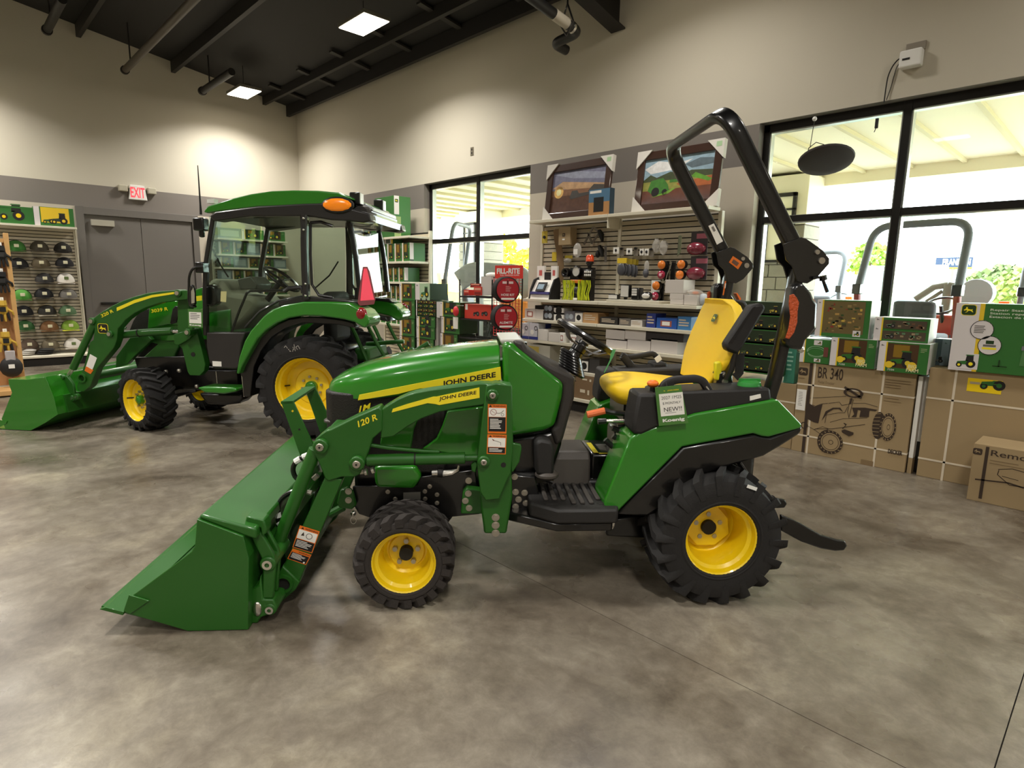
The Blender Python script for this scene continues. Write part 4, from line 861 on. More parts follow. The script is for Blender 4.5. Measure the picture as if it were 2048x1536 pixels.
(a, c), = F2P('J:890,197', -.60); MB(mat('#ff8c1a', .25, emit=.15)).ball((a, -.585, c), .135, .03, .058).out('side_marker', t2); MB(CB).ball((a, -.57, c), .155, .035, .075).out('marker_surround', t2); MB(mat('#ff8c1a', .25, emit=.15)).ball((a, .585, c), .135, .03, .058).out('side_marker', t2)
MB(CB).prism(F2P('J:960,235 1050,215 1110,228 1110,262 1085,300 1050,300 1000,290', -.3), -.42, .42).out('rear_spoiler', t2, bevel=.02)
MB(mat('#cfd6da', .2, .3)).prism(F2P('J:1000,215 1060,195 1110,215 1112,240 1060,232', -.3), -.36, .36).out('spoiler_top', t2, bevel=.008)
for s__, y in (('J:1003,165', -.42), ('J:1135,203', .30)):
    (a, c), = F2P(s__, y)
    b = MB(BLK); b.box(a-.05, y-.05, c-.055, a+.05, y+.05, c+.055); b.out('work_lamp', t2, bevel=.012); q = MB(mat('#e8e6dd', .2)); q.box(a+.0495, y-.042, c-.047, a+.054, y+.042, c+.047); q.out('lamp_lens', t2, kind='stuff'); MB(BLK).cyl((a, y, c-.055), (a, y, c-.14), .015).out('lamp_bracket', t2)
MB(mat('#2b2826', .4)).lathe([(.001, -.12), (.07, -.12), (.085, -.05), (.085, .1), (.001, .1)], (*A2('J:1050,258', -.36)[0],), ax='y', n=20).out('beacon_socket', t2)
(a, c), = F2P('J:120,310', -.46); MB(BLK).box(a-.05, -.52, c-.06, a+.06, -.42, c+.06).box(a-.01, -.5, c-.12, a+.04, -.46, c).out('front_work_lamp', t2, bevel=.015)
(a, c), = F2P('J:118,235', -.35); MB(INK).tube([(a, -.35, c-.03), (a, -.35, c+.08), (a, -.35, c+.42)], [.012, .008, .004], 8).out('antenna', t2)
MB(WHT).prism(F2P('J:160,168 200,165 200,190 160,190', -.3), -.32, -.25).out('roof_antenna', t2)
GL = glassmat('#cfdbd2', .035, 'cab_glass'); GLD = glassmat('#b4c0b8', .04, 'cab_glass_dark')
def pane(nm, s__, y, m=GL, far=True):
    q = F2P(s__, y)
    for k in ((-1, 1) if far else (-1,)): MB(m).add([(u, k*abs(y), z) for u, z in q], [list(range(len(q)))]).out(nm, t2, smooth=0)
pane('door_glass', 'J:205,285 440,268 690,268 695,480 698,710 560,742 460,800 385,890 350,935 160,930 160,700 170,540 185,400', -.525)
pane('quarter_glass', 'J:748,305 870,325 962,330 990,480 1010,690 1000,740 790,705 762,650 752,480', -.50)
q = F2P('J:195,265', -.4)[0], F2P('J:150,930', -.4)[0]; MB(GL).add([(q[0][0], -.48, q[0][1]), (q[1][0], -.48, q[1][1]), (q[1][0], .48, q[1][1]), (q[0][0], .48, q[0][1])], [(0, 1, 2, 3)]).out('windscreen', t2, smooth=0)
q = F2P('J:975,320', -.4)[0], F2P('J:1025,730', -.4)[0]; MB(GL).add([(q[0][0], -.42, q[0][1]), (q[1][0], -.42, q[1][1]), (q[1][0], .42, q[1][1]), (q[0][0], .42, q[0][1])], [(0, 1, 2, 3)]).out('rear_glass', t2, smooth=0)
tb2('glass_seal', 'J:742,300 742,480 750,650 790,712 870,725', -.505, .014, CB); tb2('glass_seal', 'J:742,300 800,295 870,320', -.505, .014, CB)
tb2('door_edge', 'J:690,262 700,480 702,715 560,745 455,805 370,895', -.54, .012, CB)
for s__ in ('J:703,275', 'J:703,340', 'J:714,648', 'J:714,715'):
    (a, c), = F2P(s__, -.6); MB(CHR).ball((a, -.6, c), .012).out('door_bolt', t2)
tb2('grab_rail', 'J:290,935 330,820 380,700 400,688 600,685', -.49, .012, BLK, far=False)
tb2('door_handle', 'J:595,690 620,672 690,668 700,700', -.55, .02, BLK, far=False)
pz('door_sticker', 'J:232,690 265,690 262,752 230,748', -.527, -.526, mat('#c9c48a', .6), bev=0, far=False); pz('sill_sticker', 'J:184,1087 235,1090 236,1118 186,1116', -.553, -.55, PAP, bev=0, far=False)
# inside the cab
MB(mat('#8b8672', .7)).prism(F2P('J:225,760 235,640 270,615 320,640 360,700 480,720 520,760 440,850 380,900 240,920', 0), -.25, .3).out('dashboard', t2, bevel=.04)
pz('instrument_panel', 'J:325,620 400,605 440,650 430,680 340,680', -.15, .15, mat('#5c5a50', .5), far=False, bev=.01)
(a, c), (e, f_) = F2P('J:450,550 690,690', 0); X = Matrix.Translation(((a+e)/2+.02, 0, (c+f_)/2)) @ Matrix.Rotation(radians(38), 4, 'Y'); b = MB(BLK); b.X = X; b.tube([(.19*cos(i*pi/15), .19*sin(i*pi/15), 0) for i in range(30)], .016, 8, close=True).out('steering_wheel', t2)
b = MB(BLK); b.X = X; b.cyl((0, 0, -.35), (0, 0, 0), .03).out('steering_column', t2)
for q in (90, 210, 330):
    b = MB(BLK); b.X = X; b.tube([(0, 0, -.01), (.19*cos(radians(q)), .19*sin(radians(q)), 0)], .012, 6).out('wheel_spoke', t2)
MB(mat('#252322', .7)).box(-.25, -.22, .75, .15, .22, .9).out('seat_cushion', t2, bevel=.05); MB(mat('#252322', .7)).box(.1, -.22, .88, .24, .22, 1.38).out('seat_back', t2, bevel=.05)
tb2('wiper', 'J:185,450 230,540 275,610', -.30, .008, BLK, far=False); tb2('wiper', 'J:770,670 850,600 900,520', .1, .008, BLK, far=False)
MB(BLK).prism(F2P('J:155,660 200,650 228,670 232,760 200,775 160,770', -.45), -.52, -.42).out('heater_box', t2, bevel=.02)
# mirror
MB(BLK).tube(fillet(A2('J:135,550 75,553 52,600 50,740 62,778 90,775', -.62), .06, 4), .012, 8).out('mirror_arm', t2); MB(BLK).prism(F2P('J:58,690 62,655 75,650 85,680 90,765 68,775 58,760', -.64), -.66, -.62).out('mirror', t2, bevel=.01); MB(mat('#b7b4a4', .2, .5)).prism(F2P('J:64,690 76,670 84,700 84,755 66,760', -.661), -.664, -.661).out('mirror_glass', t2)
MB(BLK).box(*[v for v in (F2P('J:125,555', -.55)[0][0]-.04, -.6, F2P('J:125,555', -.55)[0][1]-.05, F2P('J:125,555', -.55)[0][0]+.04, -.5, F2P('J:125,555', -.55)[0][1]+.05)]).out('mirror_bracket', t2, bevel=.01)
# mudguards, tail lamps
fo2 = 'J:318,1160 335,1065 365,975 400,915 470,835 520,795 590,768 700,750 850,750 960,756 1040,800 1076,845 1072,880 1050,900 1030,890 990,865 930,850 800,832 700,830 620,842 550,870 490,910 440,960 400,1030 350,1120 335,1162'
pz('mudguard', fo2, -.69, -.36, GREEN, bev=.02)
pz('wheel_arch', 'J:340,1160 360,1110 405,1035 445,965 495,915 555,875 620,848 700,835 800,836 925,852 985,868 1000,900 900,880 700,870 600,900 520,950 460,1030 420,1120 400,1290 360,1290 352,1180', -.62, -.34, BLK, bev=.01)
for s_ in (-1, 1):
    (a, c), = F2P('J:1040,850', -.66); MB(mat('#e8e8e4', .2, .2)).ball((a-.02, s_*.62, c), .07, .06, .075).out('lamp_bezel', t2)
    (a, c), = F2P('J:1012,820', -.70); MB(mat('#8a0f14', .25, coat=.8)).ball((a+.02, s_*.665, c), .055, .04, .06).out('tail_lamp', t2)
# slow vehicle sign
F3 = Frame.__new__(Frame); sa = F2.a+radians(60); F3.a = sa; F3.u = Vector((cos(sa), sin(sa), 0)); F3.v = Vector((-sin(sa), cos(sa), 0)); cu = F2P('J:1060,650', -.52)[0][0]; F3.O = F2.O+F2.u*cu+F2.v*-.52
X = Matrix.Translation((cu, -.52, 0)) @ Matrix.Rotation(radians(60), 4, 'Z'); q = F3.P('J:1042,550 1066,550 1080,580 1112,735 1104,764 1022,772 1012,755 1020,690', 0); z0s = min(p[1] for p in q)
b = MB(mat('#7a1016', .5)); b.X = X; b.prism(q, .0, .005).out('sign_rim', t2); q = F3.P('J:1046,560 1062,560 1104,738 1026,744 1040,600', -.001); b = MB(mat('#ff3b55', .5, emit=.15)); b.X = X; b.prism(q, -.003, .0).out('slow_vehicle_triangle', t2)
MB(BLK).box(cu-.12, -.5, z0s+.06, cu-.01, -.46, z0s+.16).out('sign_bracket', t2)
# three point linkage
for s_ in (-1, 1):
    for s__, r_ in (('J:975,890 1000,940 1080,1120', .02), ('J:1070,890 1110,970 1180,1090', .018), ('J:1000,1200 1150,1130 1330,1020', .03)):
        pts = [(p[0], s_*.3, p[2]) for p in A2(s__, -.3)]; MB(GREEN2).tube(pts, r_, 8).out('link_arm', t2)
MB(GREEN2).cyl(*A2('J:1060,990 1275,975', 0), .022).out('top_link', t2, bevel=.002); MB(GREEN2).box(.45, -.28, .72, .6, .28, .84).out('linkage_frame', t2, bevel=.02)
# loader
def p2(nm, s__, y0, y1, bev=.006, m=GREEN2): return pz(nm, s__, y0, y1, m, bev=bev)
p2('loader_boom', 'K:0,375 20,350 110,285 200,232 300,185 400,150 520,118 640,100 760,92 880,92 880,175 780,185 640,205 500,250 400,300 320,360 250,440 240,540 215,610 60,800 0,960 -60,1010 -110,1000 -120,960 -50,760 0,560 30,540 40,440', -.58, -.49)
pz('stripe_decal', 'K:240,250 400,180 560,135 765,108 768,125 560,158 400,210 242,282', -.583, -.58, YDEC, bev=0)
text_on(t2, '320 R', 'K:108,340 216,290 95,312', -.583, YDEC, .02)
(a, c), = F2P('K:117,438', -.583); art = Art((a, -.5825, c), (1, 0, 0), (0, 0, 1), .1, .1, gap=0); art.deer(0, 0, 1, YDEC, INK, YDEC); art.out(t2, 'emblem')
pz('warning_label', 'K:0,670 62,705 30,790 10,830 -40,790', -.584, -.581, PAP, bev=0); pz('warning_label', 'K:-35,780 30,815 5,850 -50,820', -.585, -.5815, ORG, bev=0)
for s__, r_ in (('K:25,372', .026), ('K:187,487', .024), ('K:800,118', .026), ('K:888,472', .026)):
    (a, c), = F2P(s__, -.58)
    for s_ in (-1, 1): MB(GREEN2).cyl((a, s_*.48, c), (a, s_*.6, c), r_*1.3, 14).out('pin_boss', t2, bevel=.004); MB(CHR).cyl((a, s_*.6, c), (a, s_*.61, c), r_*.8, 12).out('loader_pin', t2)
tb2('lift_cylinder', 'K:235,500 450,478 745,462', -.46, .038, GREEN2, n=14); tb2('lift_cylinder_rod', 'K:745,465 880,470', -.46, .02, CHR, n=12); tb2('cylinder_band', 'K:440,480 452,478', -.46, .041, INK, n=14)
tb2('tilt_cylinder', 'N:905,420 820,600 700,850', -.56, .034, GREEN2, n=14); tb2('tilt_cylinder_rod', 'N:700,850 655,920', -.56, .018, CHR, n=10)
p2('loader_mast', 'K:790,92 885,92 890,240 920,440 960,440 1040,760 1030,820 990,865 900,862 880,830 830,620 790,580 790,300', -.5, -.42)
p2('mast_plate', 'K:755,490 900,450 930,480 900,530 800,590 760,580', -.53, -.5)
p2('front_guard', 'K:235,690 300,600 360,520 520,500 560,540 400,690 340,760 230,790', -.35, -.3)
(a, c), = F2P('K:932,672', -.5); MB(INK).cyl((a, -.503, c), (a, -.5, c), .022).out('mast_hole', t2)
(a, c), = F2P('K:310,430', -.4); MB(CHR).ball((a, -.4, c), .02).out('hose_fitting', t2)
# linkage and bucket
(a, c), = F2P('N:795,940', -.58); MB(GREEN2).lathe([(.045, -.60), (.045, -.5), (.03, -.5), (.03, -.60)], (a, 0, c), n=20, close=True).out('torque_tube_end', t2); MB(INK).cyl((a, -.58, c), (a, -.5, c), .03).out('bore_shade', t2); MB(GREEN2).cyl((a, -.5, c), (a, .5, c), .045).out('torque_tube', t2)  # the black cylinder paints the dark hollow of the open tube
p2('tilt_link', 'N:440,930 480,925 560,1050 600,1070 560,1110 520,1090', -.6, -.57); p2('tilt_link', 'N:590,940 640,920 700,1000 720,1130 690,1180 640,1100', -.6, -.57); p2('quick_coupler', 'N:540,1200 600,1150 680,1200 660,1280 600,1310 545,1290', -.62, -.54, .015); p2('coupler_plate', 'N:560,1060 620,1000 720,1080 740,1180 680,1190 560,1190', -.56, -.52)
for s__ in ('N:540,1065', 'N:600,1045', 'N:700,1135', 'N:740,1120', 'N:595,935'):
    (a, c), = F2P(s__, -.6); MB(GREEN2).cyl((a, -.62, c), (a, -.58, c), .03, 12).out('pin_boss', t2, bevel=.004); MB(CHR).cyl((a, -.626, c), (a, -.62, c), .014, 10).out('loader_pin', t2)
BW = .78
bp2 = F2P('N:-90,1440 60,1450 300,1450 440,1370 560,1290 520,1120 440,930 270,955', -BW); zm = min(p[1] for p in bp2); bp2 = [(u, max(z-zm*0, .004)) for u, z in bp2]
bp2 = [bp2[0], bp2[1], bp2[2], (bp2[3][0], bp2[3][1]), bp2[4], bp2[5], bp2[6], bp2[7]]
MB(GREEN).prism(bp2[1:]+F2P('N:85,950 90,1000 120,1080 20,1330', -BW), -BW-.006, -BW+.006).out('bucket_side', t2, bevel=.002); MB(GREEN).prism(bp2[1:]+F2P('N:85,950 90,1000 120,1080 20,1330', -BW), BW-.006, BW+.006).out('bucket_side', t2, bevel=.002)
tl = F2P('N:85,950', -BW)[0]; sh = bp2+[tl]; so_ = off(sh, .008); MB(GREEN).prism(sh+so_[::-1], -BW, BW).out('bucket_shell', t2, smooth=0)
MB(mat('#a8b0ac', .25, .6)).prism([(bp2[6][0], bp2[6][1]+.002), (bp2[7][0], bp2[7][1]+.004), (bp2[7][0], bp2[7][1]+.01), (bp2[6][0], bp2[6][1]+.008)], -.3, BW-.02).out('window_sheen', t2)  # pale strip paints the window's reflection on the glossy bucket top
MB(GREEN).prism(F2P('N:0,1345 70,1355 60,1380 -20,1420', -BW-.01), -BW-.014, -BW-.006).out('edge_gusset', t2)
for k in (0, .35, .7): MB(GREEN2).prism([bp2[4], bp2[5], (bp2[5][0]+.02, bp2[5][1]), (bp2[4][0]+.02, bp2[4][1])], -BW+.1, BW-.1).out('bucket_rib', t2) if k == 0 else None
# tag on the mirror
tg = thing('price_tag', 'white price tag on green card hanging below the cab tractor mirror', 'tag', F2.O, F2.a)
q = F2P('J:45,790 130,792 130,897 48,893', -.64); MB(TG).prism(q, -.642, -.64).out('card', tg, smooth=0)
O = Vector((q[3][0], -.642, q[3][1])); U = Vector((q[2][0], -.642, q[2][1]))-O; V = Vector((q[0][0], -.642, q[0][1]))-O
a_ = Art(O, U, (0, 0, 1), U.length, V.length, gap=.0006); a_.V = V.normalized(); a_.N = Vector((0, -1, 0)); a_.rect(.08, .22, .92, .84, PAP).up().lines(.16, .4, .86, .78, 4, GRY, .4).text('Koenig', .1, .06, .9, .17, WHT, .04); a_.out(tg)
# ================================================================ shelving and goods
SLAT = mat('#c4b9a2', .6, bump=.03, bs=100, name='slat_board'); GRV = mat('#1c1813', .8)
def gondola(name, label, plane, c, a0, a1, z0, z1, bays, pitch, sgn=1):
    """slatted wall unit. plane 'y': board at Y=c, runs along x; plane 'x': board at X=c, runs along y"""
    t = thing(name, label, 'shelving'); me = None
    def bx(m, nm, u0, u1, d0, d1, e0, e1, **k):   # u along, d towards the room, e height
        b = MB(m)
        if plane == 'y': b.box(u0, c-d1, e0, u1, c-d0, e1)
        else: b.box(c+d0, u0, e0, c+d1, u1, e1)
        return b.out(nm, t, smooth=0, **k)
    bx(GRV, 'back_board', a0+.01, a1-.01, -.03, -.012, z0, z1)
    L = (a1-a0)/bays
    for k in range(bays):
        first = None; n = int((z1-z0)/pitch)
        for i in range(n):
            if first is None: first = bx(SLAT, 'slat', a0+k*L+.02, a0+(k+1)*L-.02, -.012, 0, z0+.004, z0+pitch-.008)
            else:
                o = first.copy(); C.objects.link(o); o.location = (0, 0, i*pitch)
    for k in range(bays+1): bx(CRM, 'upright', a0+k*L-.02, a0+k*L+.02, -.04, .012, 0.0, z1+.02)
    def shelf(z, d, u0=a0, u1=a1, m=CRM):
        n = max(1, round((u1-u0)/L))
        for k in range(n):
            w_ = (u1-u0)/n; bx(m, 'shelf', u0+k*w_+.002, u0+(k+1)*w_-.002, .013, d, z-.035, z, bevel=.003)
    return t, bx, shelf
def box_thing(name, label, cat, s_, Y, d, m, art=None, group=None, base=None, top=None, rz=0, pl='y', bev=.002):
    q = px(s_); (xa, ya_), (xb, yb_) = q; xm, ym = (xa+xb)/2, (ya_+yb_)/2
    f = (lambda p: WY('%f,%f' % p, Y)[0]) if pl == 'y' else (lambda p: WX('%f,%f' % p, Y)[0])
    u0, u1 = f((xa, ym))[0], f((xb, ym))[0]; z1, z0 = f((xm, ya_))[1], f((xm, yb_))[1]
    if base is not None: z1 += 0; z0 = base
    if top is not None: z1 = top
    w_, h_ = u1-u0, z1-z0
    loc = ((u0+u1)/2, Y, z0) if pl == 'y' else (Y, (u0+u1)/2, z0)
    t = thing(name, label, cat, loc, rz, group)
    if pl == 'y': MB(m).box(-w_/2, 0, 0, w_/2, d, h_).out('carton', t, smooth=0, bevel=bev); a = Art((-w_/2, 0, 0), (1, 0, 0), (0, 0, 1), w_, h_, gap=.001)
    else: MB(m).box(-d, -w_/2, 0, 0, w_/2, h_).out('carton', t, smooth=0, bevel=bev); a = Art((0, -w_/2, 0), (0, 1, 0), (0, 0, 1), w_, h_, gap=.001)
    if art: art(a); a.out(t)
    t['_dims'] = (w_, d, h_); return t
AMB = mat('#8a6a1c', .4); DGR = mat('#20301a', .4)
def a_toy(kind=0, seed=0, txt=None):
    def f(a):
        a.rect(0, 0, .14, 1, BWH).rect(.14, 0, .17, 1, BY).rect(.17, 0, 1, .14, BG).rect(.8, .14, 1, 1, BG).rect(.17, .14, .8, .96, DGR if kind else BRN)
        a.up(); a.rect(.3, .5, .62, .92, AMB).deer(.07, .88, .09, INK); a.up(); a.tractor(.48, .16, .5, mat('#2f6a24', .4), INK, mat('#d9c23a', .4))
        if txt: a.up(); a.disc(.24, .24, .08, BY).disc(.7, .24, .1, BY); a.up(); a.text('BIG', .63, .18, .8, .3, mat('#e7e0a8', .5), .02).text('FARM', .6, .05, .84, .17, mat('#e7e0a8', .5), .02).text(txt, .22, .04, .36, .1, PAP)
        a.up(); a.lines(.84, .7, .96, .85, 3, mat('#9aa87a', .5), .4, seed)
    return f
def a_tray(n, seed=0):
    def f(a):
        rnd = random.Random(seed)
        for i in range(n):
            y0 = i/n; a.rect(0, y0+.06/n, 1, y0+.98/n, BRN if i % 2 else DGR).rect(0, y0, 1, y0+.2/n, BG)
        a.up()
        for i in range(n):
            y0 = i/n
            for k in range(3): a.tractor(.2+.3*k+rnd.uniform(-.03, .03), y0+.22/n, .2, mat(rnd.choice(['#3a6a2a', '#4a5a30', '#b0a040', '#6a5030']), .5), INK, mat('#c9b23a', .4), cab=rnd.random() > .4)
        a.up(); a.rect(0, 0, .05, 1, BWH)
    return f
# ---- parts wall between the windows
GY = 5.78; ga, gb = -5.46, -3.02
pw, bx, shelf = gondola('parts_shelving', 'long cream slat wall unit between the two windows full of tractor parts', 'y', GY, ga, gb, .18, 2.22, 2, .055)
for z, d in ((2.27, .25), (1.305, .36), (1.055, .36), (.80, .36), (.48, .36)): shelf(z, d)
shelf(.165, .4); bx(GRV, 'kick_panel', ga+.02, gb-.02, .013, .34, 0, .125)
for k in range(3): bx(CRM, 'shelf_bracket', ga+k*1.22-.006, ga+k*1.22+.006, .014, .24, 2.12, 2.234) if k == 1 else None
# framed pictures with card corners
def framed(lab, s_, art):
    (xl, yt), (xr, yb) = px(s_); Y = 5.66; u0, z1 = WY('%f,%f' % (xl, yt+12), Y)[0]; u1 = WY('%f,%f' % (xr, (yt+yb)/2), Y)[0][0]; w_ = u1-u0; xm = (xl+xr)/2
    z1 = WY('%f,%f' % (xm, yt), Y)[0][1]; h_ = z1-2.27; t = thing('framed_picture', lab, 'picture', ((u0+u1)/2, Y-.02, 2.271)); t.rotation_euler = (radians(-7), 0, 0)
    WD = mat('#3b2419', .35, coat=.4, var=.2, vs=20, name='walnut_frame'); f = .085
    for p_ in ([(-w_/2, 0), (w_/2, 0), (w_/2-f, f), (-w_/2+f, f)], [(-w_/2, h_), (w_/2, h_), (w_/2-f, h_-f), (-w_/2+f, h_-f)], [(-w_/2, 0), (-w_/2+f, f), (-w_/2+f, h_-f), (-w_/2, h_)], [(w_/2, 0), (w_/2-f, f), (w_/2-f, h_-f), (w_/2, h_)]):
        MB(WD).prism(p_, 0, .035).out('frame_side', t, smooth=0, bevel=.006)
    MB(GRV).box(-w_/2+.01, .02, .01, w_/2-.01, .03, h_-.01).out('backing', t, smooth=0)
    a = Art((-w_/2+f, .02, f), (1, 0, 0), (0, 0, 1), w_-2*f, h_-2*f, gap=.002); art(a); a.out(t, 'painting')
    CN = mat('#d9d4cb', .8, name='card_corner')
    for sx in (-1, 1):
        for sz in (0, 1):
            z_ = h_*sz; k = .17; dz = -k if sz else k; MB(CN).prism([(sx*(w_/2+.012), z_+(.012 if sz else -.0)), (sx*(w_/2-k), z_+(.012 if sz else 0)), (sx*(w_/2+.012), z_+dz)], -.012, .045).out('card_corner', t, smooth=0)
    z_ = h_; MB(mat('#a7c79a', .6)).box(w_/2-.07, -.0135, z_-.06, w_/2-.012, -.012, z_-.012).out('price_sticker', t, smooth=0)
def paint1(a):
    a.rect(0, 0, 1, 1, mat('#6f6f86', .6, var=.4, vs=22)).rect(0, 0, 1, .55, mat('#a8764e', .6, var=.4, vs=22)).rect(0, 0, 1, .4, mat('#6d4a3a', .6, var=.4, vs=22)).up()
    a.poly([(0, .95), (.4, .8), (1, .7), (1, .85), (.5, .95)], mat('#8f93a6', .6, var=.4, vs=22)).poly([(0, .6), (.3, .55), (1, .5), (1, .6), (.2, .75)], mat('#b9936a', .6, var=.4, vs=22)).disc(.14, .5, .09, mat('#e8b060', .6, var=.4, vs=22)).up(); a.disc(.14, .5, .05, mat('#ffe0a0', .6, var=.4, vs=22)).poly([(.7, .45), (.8, .6), (1, .56), (1, .42)], mat('#3f3a34', .6, var=.4, vs=22)).poly([(.36, .34), (.4, .5), (.5, .5), (.54, .42), (.8, .44), (.78, .38), (.4, .3)], mat('#3a3530', .6, var=.4, vs=22))
def paint2(a):
    a.rect(0, 0, 1, 1, mat('#8fa9b8', .6, var=.4, vs=22)).rect(0, 0, 1, .3, mat('#8a4d2e', .6, var=.4, vs=22)).rect(0, .3, 1, .55, mat('#9a9a4a', .6, var=.4, vs=22)).up()
    a.poly([(0, .8), (.2, .95), (.5, .85), (.7, .9), (.5, .72), (.1, .68)], mat('#e8e6e0', .6, var=.4, vs=22)).poly([(.6, .8), (.8, .9), (1, .86), (1, .74), (.7, .7)], mat('#5a6a72', .6, var=.4, vs=22)).poly([(0, .55), (.1, .66), (.2, .58), (.4, .68), (.55, .6), (.7, .66), (1, .62), (1, .5), (0, .5)], mat('#3f4a2a', .6, var=.4, vs=22)).poly([(.5, .4), (1, .5), (1, .3), (.6, .3)], mat('#b0602e', .6, var=.4, vs=22)).up()
    G_ = mat('#3f7a2a', .6, var=.4, vs=22); a.poly([(.08, .3), (.12, .52), (.3, .56), (.38, .4), (.42, .22), (.2, .16)], G_).poly([(.7, .52), (.95, .38), (1, .42), (.76, .6)], mat('#5f9a2a', .6, var=.4, vs=22)).rect(.4, .44, .62, .5, G_).up(); a.disc(.2, .26, .06, INK).disc(.34, .24, .04, INK).poly([(.14, .14), (.4, .2), (.5, .3), (.44, .3), (.36, .24)], mat('#7aa83a', .6, var=.4, vs=22))
framed('brown framed sunset harvest picture on the left of the top shelf', 'b:210,205 725,660', paint1)
framed('brown framed picture of green machines in a red field, right on top shelf', 'b:955,85 1630,600', paint2)
def a_seat(a):
    a.rect(0, 0, .98, .55, mat('#c08a50', .6)).rect(0, .55, .98, 1, mat('#4a7a9a', .6)).up(); a.rect(.28, .12, .72, .62, INK).text('SEAT CARE', .06, .82, .7, .94, PAP, .02)
t_ = box_thing('product_box', 'blue and tan printed box standing in front of the sunset picture', 'box', 'b:562,440 735,645', 5.555, .085, mat('#29404f', .5), None, base=2.271)
w_, d_, h_ = t_['_dims']; a_ = Art((-w_/2, 0, 0), (1, 0, 0), (0, 0, 1), w_, h_, gap=.001)
a_.rect(.01, 0, .99, .5, mat('#b5834e', .6)).rect(.01, .5, .99, .98, mat('#4a7391', .6)).up().rect(.25, .12, .72, .68, INK).rect(.06, .84, .6, .94, PAP); a_.out(t_)
# hanging goods on the slats
PEG = 5.71
def hang(name, label, cat, s_, Y=PEG, group=None, k_=.62):
    (x, z), = WY(s_, Y); t = thing(name, label, cat, (x, Y, z), 0, group); t.scale = (k_, 1, k_); MB(CHR).cyl((0, -.03, .0), (0, GY-Y, .0), .003, 6).out('peg', t); return t
BAG = mat('#d9d5cd', .25, name='clear_bag'); BAG.node_tree.nodes['Principled BSDF'].inputs['Alpha'].default_value = .38
def card(t, w_, h_, m, dz=0, d=.006, x=0):
    return MB(m).box(x-w_/2, -d, dz-h_, x+w_/2, 0, dz).out('card', t, smooth=0, bevel=.001)
t_ = hang('parts_card', 'yellow hang card with black disc at the top left of slat wall', 'parts card', 'T:405,262'); card(t_, .15, .24, mat('#c9b23a', .6)); MB(INK).cyl((0, -.02, -.12), (0, -.007, -.12), .03).out('disc', t_)
t_ = hang('paper_bag', 'brown paper carton with emblem hanging below the top shelf', 'carton', 'T:820,215'); MB(KRA).box(-.14, -.12, -.33, .16, .0, 0).out('carton', t_, smooth=0, bevel=.004); Art((-.14, -.12, -.33), (1, 0, 0), (0, 0, 1), .3, .33, gap=.001).deer(.45, .58, .25, KRA, KINK).rect(.33, .28, .55, .36, PAP).out(t_)
t_ = hang('drive_belt', 'long brown drive belt draped down beside the paper carton', 'belt', 'T:590,230', 5.68, k_=1)
pts = [(x-t_.location.x, 0, z-t_.location.z) for x, z in WY('T:590,230 600,380 640,600 660,800 650,1100', 5.68)]
MB(mat('#7d6443', .8)).tube(pts, 0, sec=sec(.10, .008), upv=(0, 1, 0)).out('belt', t_)
pts = [(x-t_.location.x, -.02, z-t_.location.z) for x, z in WY('T:690,1100 580,1300', 5.68)]; MB(mat('#b39b72', .7)).tube(pts, 0, sec=sec(.03, .02), upv=(0, 1, 0)).out('stick', t_)
t_ = hang('strap', 'grey folded straps hanging right of the paper carton', 'strap', 'T:1200,210', k_=1)
for s__ in ('T:1200,200 1130,330 1050,480', 'T:1120,300 1180,460', 'T:1290,300 1180,460', 'T:1200,200 1320,300'):
    MB(mat('#6c6458', .7)).tube([(x-t_.location.x, -.02, z-t_.location.z) for x, z in WY(s__, PEG)], 0, sec=sec(.026, .01), upv=(0, 1, 0)).out('webbing', t_)
for k, (s__, lab) in enumerate((('T:1330,250', 'black clamp hanging at the right of the straps'), ('T:1330,500', 'large black bracket part hanging above the beacon'))):
    t_ = hang('clamp', lab, 'clamp', s__); MB(INK).tube([(-.03, -.03, 0), (.02, -.03, -.08), (.05, -.03, -.2)], [.03, .045, .02], 8).out('clamp_body', t_)
    if k: MB(INK).ball((-.06, -.03, -.15), .05, .03, .07).out('clamp_pad', t_); MB(GRY).tube([(.1, -.02, 0), (.12, -.02, -.3)], 0, sec=sec(.05, .01), upv=(0, 1, 0)).out('steel_plate', t_)
t_ = hang('parts_bag', 'clear bag with white label hanging above the beacon light', 'parts bag', 'T:940,450', 5.62); MB(BAG).ball((0, -.01, -.14), .1, .03, .14).out('bag', t_); MB(PAP).box(-.05, -.045, -.22, .05, -.042, -.12).out('bag_label', t_, smooth=0)
t_ = hang('parts_card', 'yellow header card low on the left of the slat wall', 'parts card', 'T:560,600'); card(t_, .12, .18, mat('#d8bf2a', .6))
t_ = hang('parts_card', 'wide yellow header card over a small clear pack', 'parts card', 'T:790,655'); card(t_, .2, .06, mat('#cdb83a', .6)); MB(BAG).ball((0, -.02, -.1), .1, .03, .05).out('pack', t_)
